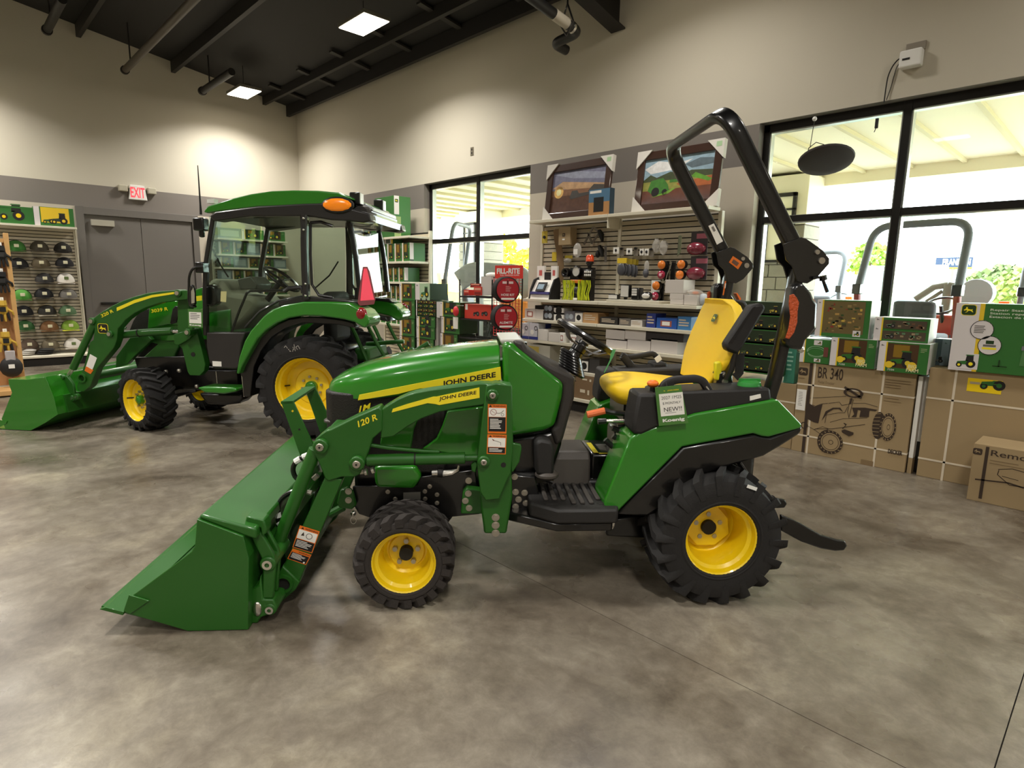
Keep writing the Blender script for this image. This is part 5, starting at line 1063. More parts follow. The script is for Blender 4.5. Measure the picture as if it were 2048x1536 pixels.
# beacon and work lights on the shelf
S2 = 1.306
def onshelf(name, label, cat, s_, Y, z, group=None):
    (x, _), = WY(s_, Y); return thing(name, label, cat, (x, Y, z), 0, group)
def zat(s_, Y): return WY(s_, Y)[0][1]
DY = 5.56
t_ = onshelf('light_display', 'stand of sample work lamps with amber beacon above yellow hoses', 'lamp display', 'T:960,1200', DY, S2)
x0, z0 = t_.location.x, t_.location.z
def rel(s_, Y=DY): return [(x-x0, Y-DY, z-z0) for x, z in WY(s_, Y)]
MB(GRV).box(-.17, .02, 0, .15, .1, zat('T:960,850', DY)-z0).out('board', t_, smooth=0)
p = rel('T:1130,730')[0]; b = MB(mat('#e0481a', .25, coat=.8)); b.lathe([(.001, .06), (.03, .06), (.045, .04), (.048, -.015), (.001, -.015)], p, 'z', 20).out('amber_beacon', t_); MB(BLK).lathe([(.001, -.09), (.02, -.09), (.026, -.06), (.048, -.035), (.048, -.015), (.001, -.015)], p, 'z', 20).out('beacon_base', t_)
p = rel('T:765,935')[0]; b = MB(BLK); b.lathe([(.001, 0), (.018, -.01), (.04, -.05), (.055, -.05), (.058, 0), (.035, .05), (.001, .06)], p, 'y', 24).out('horn', t_)
p = rel('T:945,915')[0]; MB(BLK).lathe([(.055, -.05), (.064, -.045), (.064, 0), (.04, .04), (.001, .04)], p, 'y', 28).out('round_lamp', t_); MB(mat('#c9c6bd', .3)).lathe([(.001, -.045), (.055, -.045)], p, 'y', 28).out('lamp_lens', t_)
p = rel('T:1145,950')[0]; MB(BLK).box(p[0]-.062, -.06, p[2]-.045, p[0]+.062, .02, p[2]+.045).out('square_lamp', t_, bevel=.01)
LEDM = mat('#d9d6cf', .25)
for i in range(4):
    for j in range(2): MB(LEDM).ball((p[0]-.039+i*.026, -.06, p[2]-.018+j*.036), .012, .006, .014, n=10).out('led', t_)
p = rel('T:940,1078')[0]; MB(mat('#d8761a', .35, coat=.5)).box(p[0]-.078, -.06, p[2]-.02, p[0]+.078, .0, p[2]+.022).out('amber_light_bar', t_, bevel=.008)
p = rel('T:955,1215')[0]; MB(mat('#4a4a4c', .3, .5)).ball((p[0], -.05, p[2]), .036, .03, .045).out('tail_lamp', t_); MB(PAP).box(p[0]-.03, -.07, .005, p[0]+.03, -.066, .03).out('price_label', t_, smooth=0)
t_ = thing('hose_bundle', 'bright yellow hoses hanging in a bundle under the sample lamps', 'hoses', (x0, DY-.03, S2))
for k in range(26):
    s = -1 if k < 13 else 1; kk = k % 13; xa = s*(.03+kk*.0145); rnd = random.Random(k); b = MB(mat('#c8d21e' if k % 4 else '#9fae1c', .5))
    b.tube([(xa*1.0, -.02-rnd.random()*.03, .235), (xa+rnd.uniform(-.012, .012), -.03, .17), (xa*.9+rnd.uniform(-.012, .012), -.04, .08), (xa+rnd.uniform(-.01, .01), -.03, .006)], .0062, 6).out('hose', t_)
# counter display at the left of shelf two
t_ = onshelf('counter_display', 'white and blue curved counter display with a tablet screen, left end of shelf', 'display', 'T:330,1200', 5.46, S2); x0, z0 = t_.location.x, t_.location.z
def relY(s_, Y): return [(x-x0, z-z0) for x, z in WY(s_, Y)]
q = relY('T:90,1340 100,1150 170,1020 260,955 250,1010 200,1150 150,1340', 5.46)
for x_ in (-.17, .17): MB(INK).prism([(-.02, 0), (.0, .12), (.06, .24), (.14, .27), (.17, .2), (.17, 0)], x_-.01, x_+.01, 'x').out('side_cheek', t_)
MB(PAP).prism([(-.02, 0), (.0, .08), (.1, .235), (.17, .235), (.17, 0)], -.158, .158, 'x').out('display_body', t_, smooth=0)
MB(mat('#2c2c6a', .4)).prism([(-.024, .06), (-.014, .09), (.1, .09), (.1, .06)], -.159, .159, 'x').out('blue_band', t_, smooth=0)
X = Matrix.Translation((0, -.005, .09)) @ Matrix.Rotation(radians(-30), 4, 'X'); b = MB(INK); b.X = X; b.box(-.08, -.012, 0, .07, 0, .13).out('tablet', t_, bevel=.004); b = MB(mat('#9db4c4', .2)); b.X = X; b.box(-.06, -.014, .03, .04, -.0121, .1).out('screen', t_, smooth=0)
for s__, m_, lab in (('T:275,825 395,1015', PAP, 'white spray box standing on the counter display, left'), ('T:500,825 600,940', PAP, 'white spray box beside the long brown belt'), ('T:395,925 505,1010', INK, 'small black box on the counter display')):
    box_thing('product_box', lab, 'box', s__, 5.6, .03, m_, (lambda a: a.rect(.3, .3, .7, .7, mat('#c9605a', .6))) if m_ is PAP else None, base=1.543)
# packs in the middle
for k, (s__, lab) in enumerate((('U:110,465', 'white carded switch, leftmost of the carded row'), ('U:335,480', 'white carded switch, second in the carded row'), ('U:548,490', 'white carded switch with an oval part, third in the row'), ('U:632,490', 'white carded switch, rightmost of the carded row'))):
    t_ = hang('parts_card', lab, 'parts card', s__, 5.64, group='white carded switches'); w_ = .085 if k > 1 else .125; card(t_, w_, .115, PAP); MB(INK).ball((0, -.01, -.055), .022, .008, .026).out('switch', t_)
for k, s__ in enumerate(('U:210,470', 'U:450,465', 'U:720,480')):
    t_ = hang('parts_card', ['thin carded packs behind the first switch card', 'thin carded packs behind the second switch card', 'thin carded packs at the right end of the switch row'][k], 'parts card', s__, 5.68); card(t_, .09, .15, mat('#8d867a', .6)); MB(INK).ball((0, -.02, -.02), .03, .012, .02).out('part', t_)
for s__, lab in (('U:820,310', 'shiny clear bag of fittings hanging at the centre'), ('U:940,350', 'dimmer clear bag right of the shiny bag')):
    t_ = hang('parts_bag', lab, 'parts bag', s__, 5.66); b = MB(BAG if 'shiny' in lab else mat('#8f897b', .3)); rnd = random.Random(len(lab)); b.ball((0, -.02, -.12), .075, .03, .12, n=12); b.v = [v+Vector((rnd.uniform(-.012, .012), rnd.uniform(-.01, .01), rnd.uniform(-.012, .012))) for v in b.v]; b.out('bag', t_, smooth=20)
t_ = hang('cable_tie_bundle', 'bundle of pale green cable ties hanging on a hook', 'cable ties', 'U:1215,270', k_=.7)
for k in range(6): MB(mat('#9fa886' if k % 2 else '#6c7160', .5)).box(-.03+k*.01, -.02-k*.002, -.3+k*.01, -.022+k*.01, -.016, 0).out('cable_tie', t_, smooth=0)
for k, s__ in enumerate(('U:210,650', 'U:270,650', 'U:340,665', 'U:410,670', 'U:450,680')):
    t_ = hang('trailer_plug', ['trailer plug in a clear pack with bright yellow header, frontmost of five'] [0] if k == 0 else ['', 'second yellow headed plug pack', 'middle yellow headed plug pack', 'fourth yellow headed plug pack', 'yellow headed plug pack furthest right'][k], 'plug', s__, 5.58+k*.03, group='yellow headed plug packs'); card(t_, .2 if k == 0 else .1, .09, mat('#e3c128' if k == 0 else '#a08b25', .5)); MB(mat('#4b4c52', .35)).ball((-.005, -.01, -.2), .085 if k == 0 else .06, .013, .11).out('plug_body', t_)
t_ = hang('trailer_plug', 'grey plug in a clear narrow bag below the switch cards', 'plug', 'U:650,670', 5.66); MB(mat('#5a5a60', .35)).ball((-.0, -.03, -.24), .055, .03, .08).out('plug_body', t_); MB(BAG).ball((0, -.02, -.12), .05, .02, .1).out('bag', t_)
RLN = mat('#a01c3c', .25, coat=.8, name='red_lens')
for s__, lab in (('U:1540,190', 'maroon trailer lamp in a blister card, upper of two at right'), ('U:1530,615', 'maroon trailer lamp in a blister card, lower of two at right')):
    t_ = hang('lamp_pack', lab, 'lamp pack', s__, 5.68, group='maroon lamp packs'); card(t_, .3, .38, mat('#3b3436', .5)); MB(mat('#b06070', .5)).box(-.05, -.008, -.12, .15, -.0062, -.04).out('print', t_, smooth=0); b = MB(mat('#7a2436', .25, coat=.6)); b.lathe([(.001, -.09), (.12, -.085), (.165, -.05), (.165, -.006)], ax='y', n=24); o = b.out('lamp_body', t_, smooth=50); o.location = (-.03, 0, -.28); o.scale = (.95, .9, .62)
ORL = mat('#e07a1e', .3, coat=.6, name='amber_lens')
for s__, m_, lab in (('U:880,765', ORL, 'round amber reflector, top left of the reflector group'), ('U:1215,760', ORL, 'round amber reflector, top right of the reflector group'), ('U:1190,935', ORL, 'round amber reflector under the top right one'), ('U:875,935', RLN, 'round red reflector with pale centre on the slat wall'), ('U:785,1120', ORL, 'round amber reflector on the white card on the shelf'), ('U:765,1300', RLN, 'round red reflector standing on the shelf')):
    (x, z), = WY(s__, 5.6); o_ = thing('reflector', lab, 'reflector', (x, 5.6, z), 0, 'round reflectors'); o_.scale = (.53, 1, .53); MB(CHR).cyl((0, .05, 0), (0, .175, 0), .01, 6).out('peg', o_)
    MB(INK).cyl((0, .0, 0), (0, .05, 0), .088, 24).out('reflector_back', o_); MB(m_).lathe([(.001, -.022), (.05, -.02), (.083, -.006), (.086, .001)], ax='y', n=28).out('lens', o_)
    if m_ is RLN: MB(mat('#e8b8c0', .3)).lathe([(.001, -.025), (.03, -.0225)], ax='y', n=16).out('pale_centre', o_)
t_ = onshelf('reflector_card', 'tall white card behind the two reflectors on the shelf', 'card', 'U:775,1200', 5.68, S2); MB(PAP).box(-.055, .0, 0, .055, .015, .245).out('card_sheet', t_, smooth=0)
for k, (s__, lab) in enumerate((('U:990,700', 'black hinged bracket behind the amber reflectors, left'), ('U:1100,700', 'black hinged bracket behind the amber reflectors, right'), ('U:905,1080', 'black bracket beside the white boxes on the shelf'))):
    t_ = hang('bracket', lab, 'bracket', s__, 5.7); MB(BLK).box(-.045, -.02, -.36, .035, 0, 0).out('bracket_plate', t_, bevel=.004)
t_ = hang('wire_lead', 'pale wire lead curling down between the reflectors', 'wire', 'U:1060,720', 5.62, k_=.55); MB(mat('#a9a592', .5)).tube(fillet([(0, -.01, 0), (-.02, -.01, -.1), (-.08, -.01, -.22), (-.1, -.01, -.34), (-.16, -.01, -.38), (-.17, -.01, -.3)], .05, 4), .006, 6).out('wire', t_)
for s__, lab in (('U:940,1020 1255,1250', 'large white carton on top of the white carton pile'), ('U:1020,1255 1250,1350', 'white carton directly under the large white one'), ('U:1025,1352 1250,1440', 'bottom white carton of the pile'), ('U:1260,1285 1490,1450', 'white carton beside the pile on shelf two')):
    box_thing('carton_box', lab, 'box', s__, 5.46, .22, mat('#d0c8c0', .7), group='white cartons on shelf two')
t_ = onshelf('work_lamp', 'flat rectangular work lamp lying left of the tall lamp', 'work lamp', 'U:60,1270', 5.5, S2+.03); t_.scale = (.6, 1, .6); MB(BLK).box(-.12, 0, 0, .1, .05, .09).out('lamp_body', t_, bevel=.008); MB(LEDM).box(-.11, -.003, .012, .08, 0, .078).out('lens', t_, smooth=0)
t_ = onshelf('work_lamp', 'tall square LED work lamp on shelf two', 'work lamp', 'U:250,1205', 5.5, S2+.03); t_.scale = (.6, 1, .6); MB(BLK).box(-.1, .0, .04, .1, .05, .27).box(-.03, .01, 0, .03, .04, .05).out('lamp_body', t_, bevel=.008); a_ = Art((-.085, 0, .055), (1, 0, 0), (0, 0, 1), .17, .2, gap=.002); a_.rect(0, 0, 1, 1, LEDM).up()
for i in range(8): a_.line([(0, i/8), (1, min(1, i/8+.12))], .002, GRY)
a_.out(t_, 'lens')
t_ = onshelf('work_lamp', 'double row LED work lamp right of the tall lamp', 'work lamp', 'U:420,1220', 5.5, S2+.03); t_.scale = (.6, 1, .6); MB(BLK).box(-.08, 0, .0, .09, .1, .22).out('lamp_body', t_, bevel=.02); a_ = Art((-.06, 0, .08), (1, 0, 0), (0, 0, 1), .11, .12, gap=.002); a_.rect(0, 0, 1, .3, LEDM).rect(0, .38, 1, .66, LEDM).rect(0, .74, 1, 1, LEDM).out(t_, 'lens')
t_ = onshelf('work_lamp', 'small oval LED work lamp beside the white card', 'work lamp', 'U:610,1260', 5.5, S2+.03); t_.scale = (.6, 1, .6); MB(BLK).ball((0, .03, .08), .11, .04, .08).out('lamp_body', t_); MB(LEDM).ball((0, -.0, .08), .085, .015, .045).out('lens', t_)
t_ = onshelf('tray', 'flat cream tray running along the front of shelf two', 'tray', 'U:420,1400', 5.43, S2); MB(CRM).box(-.38, 0, 0, .3, .3, .028).out('tray_body', t_, smooth=0, bevel=.004)
t_ = onshelf('parts_bag', 'clear bag of orange lenses on the white carton', 'parts bag', 'U:1400,1250', 5.5, zat('U:1400,1285', 5.5)); MB(BAG).ball((0, .05, .03), .09, .05, .03).out('bag', t_); MB(ORG).ball((.01, .05, .025), .035, .02, .018).out('lens', t_)
t_ = onshelf('parts_bag', 'pale bluish clear bag right of the white carton', 'parts bag', 'U:1560,1350', 5.5, S2); MB(mat('#c9d0d6', .3)).ball((0, .04, .06), .05, .04, .06).out('bag', t_)
# lower shelves
def rowbox(Y, z, items, grp, d=.2):
    for s__, m_, lab, art in items: box_thing('product_box', lab, 'box', s__, Y, d, m_, art, group=grp, base=z+.001)
W1 = mat('#d6d0c8', .6); DK = mat('#2b2826', .5); BL = mat('#2556a8', .45); BL2 = mat('#2a3a86', .45); TN = mat('#b98f5e', .7)
dec_r = lambda a: a.rect(.2, .2, .75, .75, mat('#a0584a', .6)).up().rect(.28, .3, .66, .66, PAP)
dec_k = lambda a: a.rect(.08, .1, .92, .9, PAP).up().disc(.5, .5, .3, INK)
dec_m = lambda a: a.disc(.3, .5, .2, mat('#8d949c', .4)).disc(.68, .5, .2, mat('#a7adb4', .4))
dec_l = lambda a: a.lines(.1, .2, .9, .8, 3, mat('#c9b8a0', .5), .5)
rowbox(5.45, 1.055, [('V:65,118 208,245', W1, 'white box with small red picture, left end of third shelf', dec_r), ('V:210,125 308,255', W1, 'plain white box second on the third shelf', None), ('V:312,150 445,262', DK, 'dark printed box with silver rings, lower of two', dec_m), ('V:450,195 588,262', W1, 'white box with black picture, lower of two', dec_k), ('V:592,150 728,280', mat('#6c6a70', .5), 'grey printed box in the middle left of third shelf', dec_m), ('V:735,175 832,285', W1, 'white box with round black speaker picture', dec_k), ('V:840,172 1040,300', TN, 'tan wood-look box on the third shelf', dec_l)], 'boxes on the third shelf')
for s__, m_, lab, art, ref in (('V:200,72 310,122', INK, 'black box lying on the white boxes, third shelf', None, 'V:260,122'), ('V:312,75 445,148', DK, 'dark printed box with silver rings, upper of two', dec_m, 'V:380,148'), ('V:450,108 588,172', W1, 'white box with black picture, upper of two', dec_k, 'V:520,172')):
    box_thing('product_box', lab, 'box', s__, 5.47, .16, m_, art, group='boxes on the third shelf')
rowbox(5.45, 1.055, [('c:1035,520 1110,635', BL2, 'purple blue tall pack at the right of third shelf', dec_l), ('c:1118,558 1285,645', BL, 'blue pack lying on its side on the third shelf', dec_r), ('c:1290,548 1400,655', mat('#3f7ab0', .45), 'light blue flat pack half hidden by the seat', dec_l)], 'blue packs on the third shelf')
for k, (s__, lab) in enumerate((('c:655,552 800,600', 'open tray of small black parts, left one'), ('c:812,562 905,612', 'grey metal part in a tray, middle'), ('c:908,575 1000,620', 'white and black flat part right of the trays'))):
    box_thing('parts_tray', lab, 'tray', s__, 5.45, .2, (DK, GRY, W1)[k], dec_l, group='parts trays on the third shelf', base=1.056)
rowbox(5.42, .80, [('V:5,308 118,485', mat('#c9c9cf', .5), 'white jug pack with blue foot, leftmost of two', lambda a: a.rect(0, 0, 1, .18, BL2).up().ring(.7, .7, .18, .3, INK).disc(.3, .45, .2, PAP)), ('V:122,310 242,488', mat('#c9c9cf', .5), 'white jug pack with blue foot, right of two', lambda a: a.rect(0, 0, 1, .18, BL2).up().ring(.75, .7, .18, .3, INK).disc(.35, .45, .2, PAP)), ('V:230,392 368,510', W1, 'white box in front of the blue pack, fourth shelf', None), ('V:380,440 528,530', W1, 'low white box on the fourth shelf', None), ('V:530,440 590,540', PAP, 'narrow white labelled box on the fourth shelf', dec_r), ('V:665,470 775,560', PAP, 'white box with red mark seen through the steering wheel', dec_r)], 'boxes on the fourth shelf')
rowbox(5.55, .80, [('V:245,318 345,385', BL2, 'dark blue pack at the back of the fourth shelf', dec_l)], 'boxes on the fourth shelf', .1)
CT = mat('#cfc7c1', .75)
for s__, lab in (('c:705,740 875,795', 'long white carton, lower left of five'), ('c:878,740 1068,810', 'long white carton, lower middle of five'), ('c:1072,730 1290,835', 'long white carton tilted at the right, beside the seat')):
    box_thing('carton_box', lab, 'box', s__, 5.45, .2, CT, group='long white cartons', base=.801)
for s__, lab, m_ in (('c:702,655 858,730', 'long white carton, upper left of five', CT), ('c:860,660 1030,735', 'long white carton, upper right of five', CT), ('c:1030,665 1340,745', 'black padded part lying on the long white cartons', mat('#2a2422', .7))):
    box_thing('carton_box', lab, 'box', s__, 5.45, .2, m_, group='long white cartons')
rowbox(5.45, .48, [('V:110,600 400,790', mat('#b9b6a8', .6), 'grey white box with black ring behind the dash', lambda a: a.rect(0, .6, .5, .9, mat('#c9b45a', .5)).up().ring(.75, .3, .12, .3, INK)), ('V:795,800 920,925', DK, 'dark box with white picture under the steering wheel', dec_k), ('V:925,790 1060,930', mat('#3a3836', .5), 'black flat pack beside the dark picture box', None)], 'boxes on the fifth shelf')
for s__, lab, z_ in (('V:720,1110 965,1230', 'brown carton with white print, lower of two', .166), ('V:750,1010 990,1115', 'brown carton with white print, upper of two', None)):
    box_thing('carton_box', lab, 'box', s__, 5.42, .26, mat('#7d6346', .75), lambda a: a.rect(.35, .4, .62, .6, mat('#d8ccb4', .6)).rect(.75, .3, .85, .6, mat('#d8ccb4', .6)), group='brown cartons on the bottom shelf', base=z_)
# ---- toy shelving left of the small window
tg_, bx, shelf = gondola('toy_shelving', 'cream slat wall unit stacked with toy boxes left of the small window', 'y', 6.0, -9.6, -8.2, .18, 2.3, 1, .06)
for z in (2.22, 1.82, 1.49, 1.18, .79): shelf(z, .4)
shelf(.165, .42); bx(GRV, 'kick_panel', -9.58, -8.22, .013, .36, 0, .125)
t_ = box_thing('toy_box', 'large green toy tractor box on top of the toy shelving', 'toy box', 'f:110,270 250,535', 5.62, .32, BG, lambda a: a.tractor(.4, .25, .6, mat('#3f8a30', .4)).up().rect(.88, 0, 1, 1, BG), base=2.221)
w_, d_, h_ = t_['_dims']; Art((w_/2, 0, 0), (0, 1, 0), (0, 0, 1), d_, h_, gap=.001).rect(0, .55, .3, 1, BWH).rect(0, 0, .4, .5, mat('#8fa86a', .5)).up().deer(.15, .88, .2, YDEC, BGD).out(t_)
box_thing('toy_box', 'toy box with a pale edge left of the large green box', 'toy box', 'f:10,430 100,540', 5.64, .3, BG, a_toy(1), base=2.221)
def toyrow(Y, z, xs, h_, grp, labs, seed):
    for k, (x0, x1) in enumerate(xs):
        t = thing('toy_box', labs[k], 'toy box', ((x0+x1)/2, Y, z+.001), 0, grp); w_ = x1-x0-.006
        MB(BGD).box(-w_/2, 0, 0, w_/2, .3, h_).out('carton', t, smooth=0, bevel=.002); a = Art((-w_/2, 0, 0), (1, 0, 0), (0, 0, 1), w_, h_, gap=.001); a_toy(k % 2, seed+k)(a); a.out(t)
        Art((w_/2, 0, 0), (0, 1, 0), (0, 0, 1), .3, h_, gap=.001).rect(0, .1, .25, 1, BWH).rect(.25, 0, 1, 1, BG).out(t, 'side_print')
wd = ['first', 'second', 'third', 'fourth', 'fifth', 'sixth', 'seventh']
def labs(n, where): return ['%s toy tractor box from the left, %s' % (wd[i], where) for i in range(n)]
toyrow(5.63, 1.82, [(-9.55+.22*i, -9.33+.22*i) for i in range(6)], .29, 'toy boxes on the second toy shelf', labs(6, 'second toy shelf down'), 1)
t_ = box_thing('toy_box', 'small white and yellow toy box lying on the second toy shelf row', 'toy box', 'f:178,562 240,640', 5.66, .2, BG, lambda a: a.rect(0, 0, 1, 1, BWH).up().rect(.2, .1, .7, .9, mat('#4a5a4a', .5)).rect(.8, 0, 1, 1, BY), base=2.112)
toyrow(5.63, 1.49, [(-9.55+.165*i, -9.385+.165*i) for i in range(7)], .23, 'toy boxes on the third toy shelf', labs(7, 'third toy shelf down'), 11)
toyrow(5.63, 1.18, [(-9.55+.15*i, -9.4+.15*i) for i in range(7)], .24, 'toy boxes on the fourth toy shelf', labs(7, 'fourth toy shelf down'), 21)
toyrow(5.63, .79, [(-9.5+.17*i, -9.33+.17*i) for i in range(7)], .26, 'toy boxes on the fifth toy shelf', labs(7, 'fifth toy shelf down'), 31)
# ---- big toy boxes stacked under the small window
def stack(col, Y, d, cells, m=BGD):
    for s__, lab, kind in cells:
        art = {'t': a_toy(0), 'T': a_toy(1), 'g': lambda a: a.rect(0, 0, .3, 1, BWH).rect(.3, 0, 1, 1, mat('#a9c2a0', .5)).up().deer(.14, .87, .16, INK).tractor(.65, .15, .55, mat('#3f7a4a', .5), DGR, BY), 'r': a_tray(2, 4)}[kind]
        t = box_thing('toy_box', lab, 'toy box', s__, Y, d, m, art, group=col); w_, d_, h_ = t['_dims']
        Art((-w_/2, d_, 0), (0, -1, 0), (0, 0, 1), d_, h_, gap=.001).rect(0, 0, 1, 1, BWH).out(t, 'side_print')
stack('left column of toy boxes', 5.24, .33, [('R:715,60 992,370', 'top toy box of the column beside the toy shelving', 't'), ('R:718,375 990,690', 'second toy box of the column beside the toy shelving', 't'), ('R:720,700 985,1010', 'third toy box of the column beside the toy shelving', 't'), ('R:720,1018 985,1330', 'fourth toy box of the column beside the toy shelving', 't'), ('R:722,1338 985,1640', 'bottom toy box of the column beside the toy shelving', 't')])
stack('second column of toy boxes', 5.24, .33, [('R:1000,62 1262,362', 'pale green toy box standing under the window frame', 'g'), ('R:1022,372 1372,515', 'flat toy box directly below the pale green box', 'r'), ('R:1022,520 1365,660', 'second flat toy box below the pale green box', 'r'), ('R:1022,665 1355,850', 'third toy box below the pale green box', 'T'), ('R:1022,855 1350,1060', 'fourth toy box below the pale green box', 'T'), ('R:1030,1065 1330,1500', 'amber bottom toy box of the second column', 't')])
stack('third column of toy boxes', 5.24, .33, [('R:1445,400 1810,665', 'top toy box beside the wire rack', 'T'), ('R:1470,675 1800,965', 'middle toy box beside the wire rack', 'T'), ('R:1455,975 1760,1400', 'bottom amber toy box beside the wire rack', 't')])
t_ = thing('toy_box_end', 'tall white box end with emblems between the toy box columns', 'toy box', (*[WY('R:1415,540', 5.24)[0][0]], 5.24, WY('R:1415,680', 5.24)[0][1]-.0)); MB(mat('#c8c2c0', .6)).box(-.04, 0, 0, .035, .3, WY('R:1415,395', 5.24)[0][1]-WY('R:1415,680', 5.24)[0][1]).out('carton', t_, smooth=0)
t_ = thing('toy_box_end', 'spotted white box end low beside the amber box', 'toy box', (*[WY('R:1360,900', 5.24)[0][0]], 5.26, .0)); MB(mat('#a8a29c', .6)).box(-.035, 0, 0, .04, .28, WY('R:1360,685', 5.24)[0][1]).out('carton', t_, smooth=0)
tag(MB(mat('#6d5a3a', .7)).box(WY('R:1022,1500', 5.24)[0][0], 5.25, 0, WY('R:1325,1500', 5.24)[0][0], 5.55, WY('R:1100,1500', 5.24)[0][1]-.004).out('display_plinth', smooth=0, bevel=.004), 'plain brown plinth under the toy box columns', 'plinth')
# ---- wire rack of pumps and hose reels
RY = 5.25; (ra, _), (rb, _), (rc, _) = WY('S:165,600 720,600 1230,640', RY); zt_ = WY('S:165,330', RY)[0][1]; zb_ = .1
t_ = thing('wire_rack', 'black wire display rack with red signs before the small window', 'rack', (ra, RY, 0)); W_ = rb-ra
for x_ in (0, W_):
    for y_ in (0, .32): MB(INK).cyl((x_, y_, 0), (x_, y_, zt_), .009, 6).out('rack_post', t_)
for s__ in ('S:440,620', 'S:440,1010', 'S:440,1340'):
    z = WY(s__, RY)[0][1]; b = MB(INK); b.box(0, -.005, z-.02, W_, .005, z); b.box(0, .315, z-.02, W_, .325, z)
    for i in range(12): b.box(i*W_/11-.002, 0, z-.006, i*W_/11+.002, .32, z-.001)
    b.out('wire_shelf', t_, kind='stuff', smooth=0)
RWR = mat('#d8303c', .4); z0, z1 = WY('S:1150,1330', RY)[0][1], WY('S:1150,300', RY)[0][1]
b = MB(RWR); n_ = 9; Wg = rc-rb
for i in range(n_+1): b.box(W_+.03+i*(Wg-.03)/n_-.003, 0, z0, W_+.03+i*(Wg-.03)/n_+.003, .006, z1)
for i in range(22): z = z0+(z1-z0)*i/21; b.box(W_+.03, 0, z-.0025, W_+Wg, .006, z+.0025)
b.out('wire_panel', t_, kind='stuff', smooth=0)
b = MB(INK); b.cyl((W_+Wg, 0, 0), (W_+Wg, 0, z1+.02), .009, 6); b.cyl((W_+.02, 0, z1), (W_+Wg, 0, z1), .006, 6); b.out('panel_frame', t_)
q = WY('S:775,95 1250,95 1250,300 775,315', RY-.05); sx = [p[0]-ra for p in q]; sz = [p[1] for p in q]
RS = mat('#e23328', .5, name='sign_red'); MB(RS).box(sx[0], -.055, sz[3], sx[1], -.05, sz[0]).out('sign_board', t_, smooth=0)
Art((sx[0], -.055, sz[3]), (1, 0, 0), (0, 0, 1), sx[1]-sx[0], sz[0]-sz[3], gap=.001).text('FILL-RITE', .07, .36, .9, .78, WHT, .04).text('FUEL TRANSFER PUMPS', .2, .2, .88, .3, WHT).out(t_, 'lettering')
MB(INK).cyl(((sx[0]+sx[1])/2, -.045, sz[3]-.3), ((sx[0]+sx[1])/2, -.045, sz[3]), .006, 6).out('sign_post', t_)
for s__, lab, z_ in (('S:235,510 325,605', 'small red pump box on the rack, leftmost', None), ('S:405,455 540,605', 'orange red pump box beside the white cylinder box', None), ('S:345,400 520,470', 'dark red pump box behind the orange red one', None), ('S:250,760 700,1010', 'wide red pump box with pictures on the middle rack shelf', None)):
    wide = 'wide' in lab; t_ = box_thing('pump_box', lab, 'box', s__, 5.27 if not 'dark' in lab else 5.36, .2, mat('#c9382a' if 'dark' not in lab else '#6d1f18', .5), (lambda a: a.rect(.03, .6, .12, .98, PAP).tractor(.45, .2, .24, INK, INK, GRY, False).tractor(.76, .25, .24, INK, INK, GRY, False)) if wide else (lambda a: a.rect(.1, .1, .9, .4, mat('#8a2018', .5)).rect(.1, .6, .9, .85, mat('#e8a088', .5))))
t_ = thing('tall_box', 'tall white box with crumpled top standing on the rack', 'box', (*[WY('S:635,450', 5.3)[0][0]], 5.28, WY('S:635,605', 5.3)[0][1])); hh = WY('S:635,280', 5.3)[0][1]-WY('S:635,605', 5.3)[0][1]
MB(mat('#cfc8c2', .6)).box(-.1, 0, 0, .1, .2, hh).out('carton', t_, smooth=0); MB(mat('#f2f0ea', .5)).ball((0, .1, hh+.02), .09, .08, .035).out('bubble_wrap', t_)
for s__, lab in (('S:100,800', 'red round lamp pack hanging at the left of the rack'),):
    (x, z), = WY(s__, 5.2); t_ = thing('lamp_pack', lab, 'lamp pack', (x, 5.2, z)); MB(RWR).ball((0, 0, -.06), .055, .03, .07).out('lamp', t_); MB(PAP).box(-.05, -.01, -.3, .05, 0, -.14).out('price_card', t_, smooth=0); MB(CHR).cyl((0, 0, .02), (.1, .05, .02), .004, 6).out('hook', t_)
def reel(s__, lab, txt):
    (x, z), = WY(s__, RY-.22); t = thing('hose_reel', lab, 'hose reel', (x, RY-.22, z), radians(66), 'black hose coils with red cards')
    for k in range(5): MB(mat('#1b1918', .6)).tube([((.145)*cos(i*pi/14), .02+k*.027, .145*sin(i*pi/14)) for i in range(28)], .016, 6, close=True).out('hose_coil', t)
    MB(mat('#a51824', .5)).lathe([(.001, -.006), (.14, -.006), (.14, .0), (.001, .0)], ax='y', n=32).out('red_card', t, smooth=0)
    a = Art((-.14, -.006, -.14), (1, 0, 0), (0, 0, 1), .28, .28, gap=.001); P_ = mat('#d9c3c0', .5); a.rect(.25, .76, .44, .86, P_).rect(.54, .76, .74, .86, P_).rect(.47, .7, .51, .9, INK).lines(.4, .4, .66, .66, 6, mat('#c98f8c', .5), .4).text(txt, .2, .24, .8, .34, WHT, .01).rect(.2, .08, .8, .16, PAP); a.out(t)
    MB(CHR).cyl((0, -.01, .12), (0, .2, .12), .004, 6).out('hook', t)
reel('S:985,510', 'black hose coil with red card, upper of two on the rack', 'Hose kit'.upper()); reel('S:955,985', 'black hose coil with red card, lower of two on the rack', 'ALEMITE')
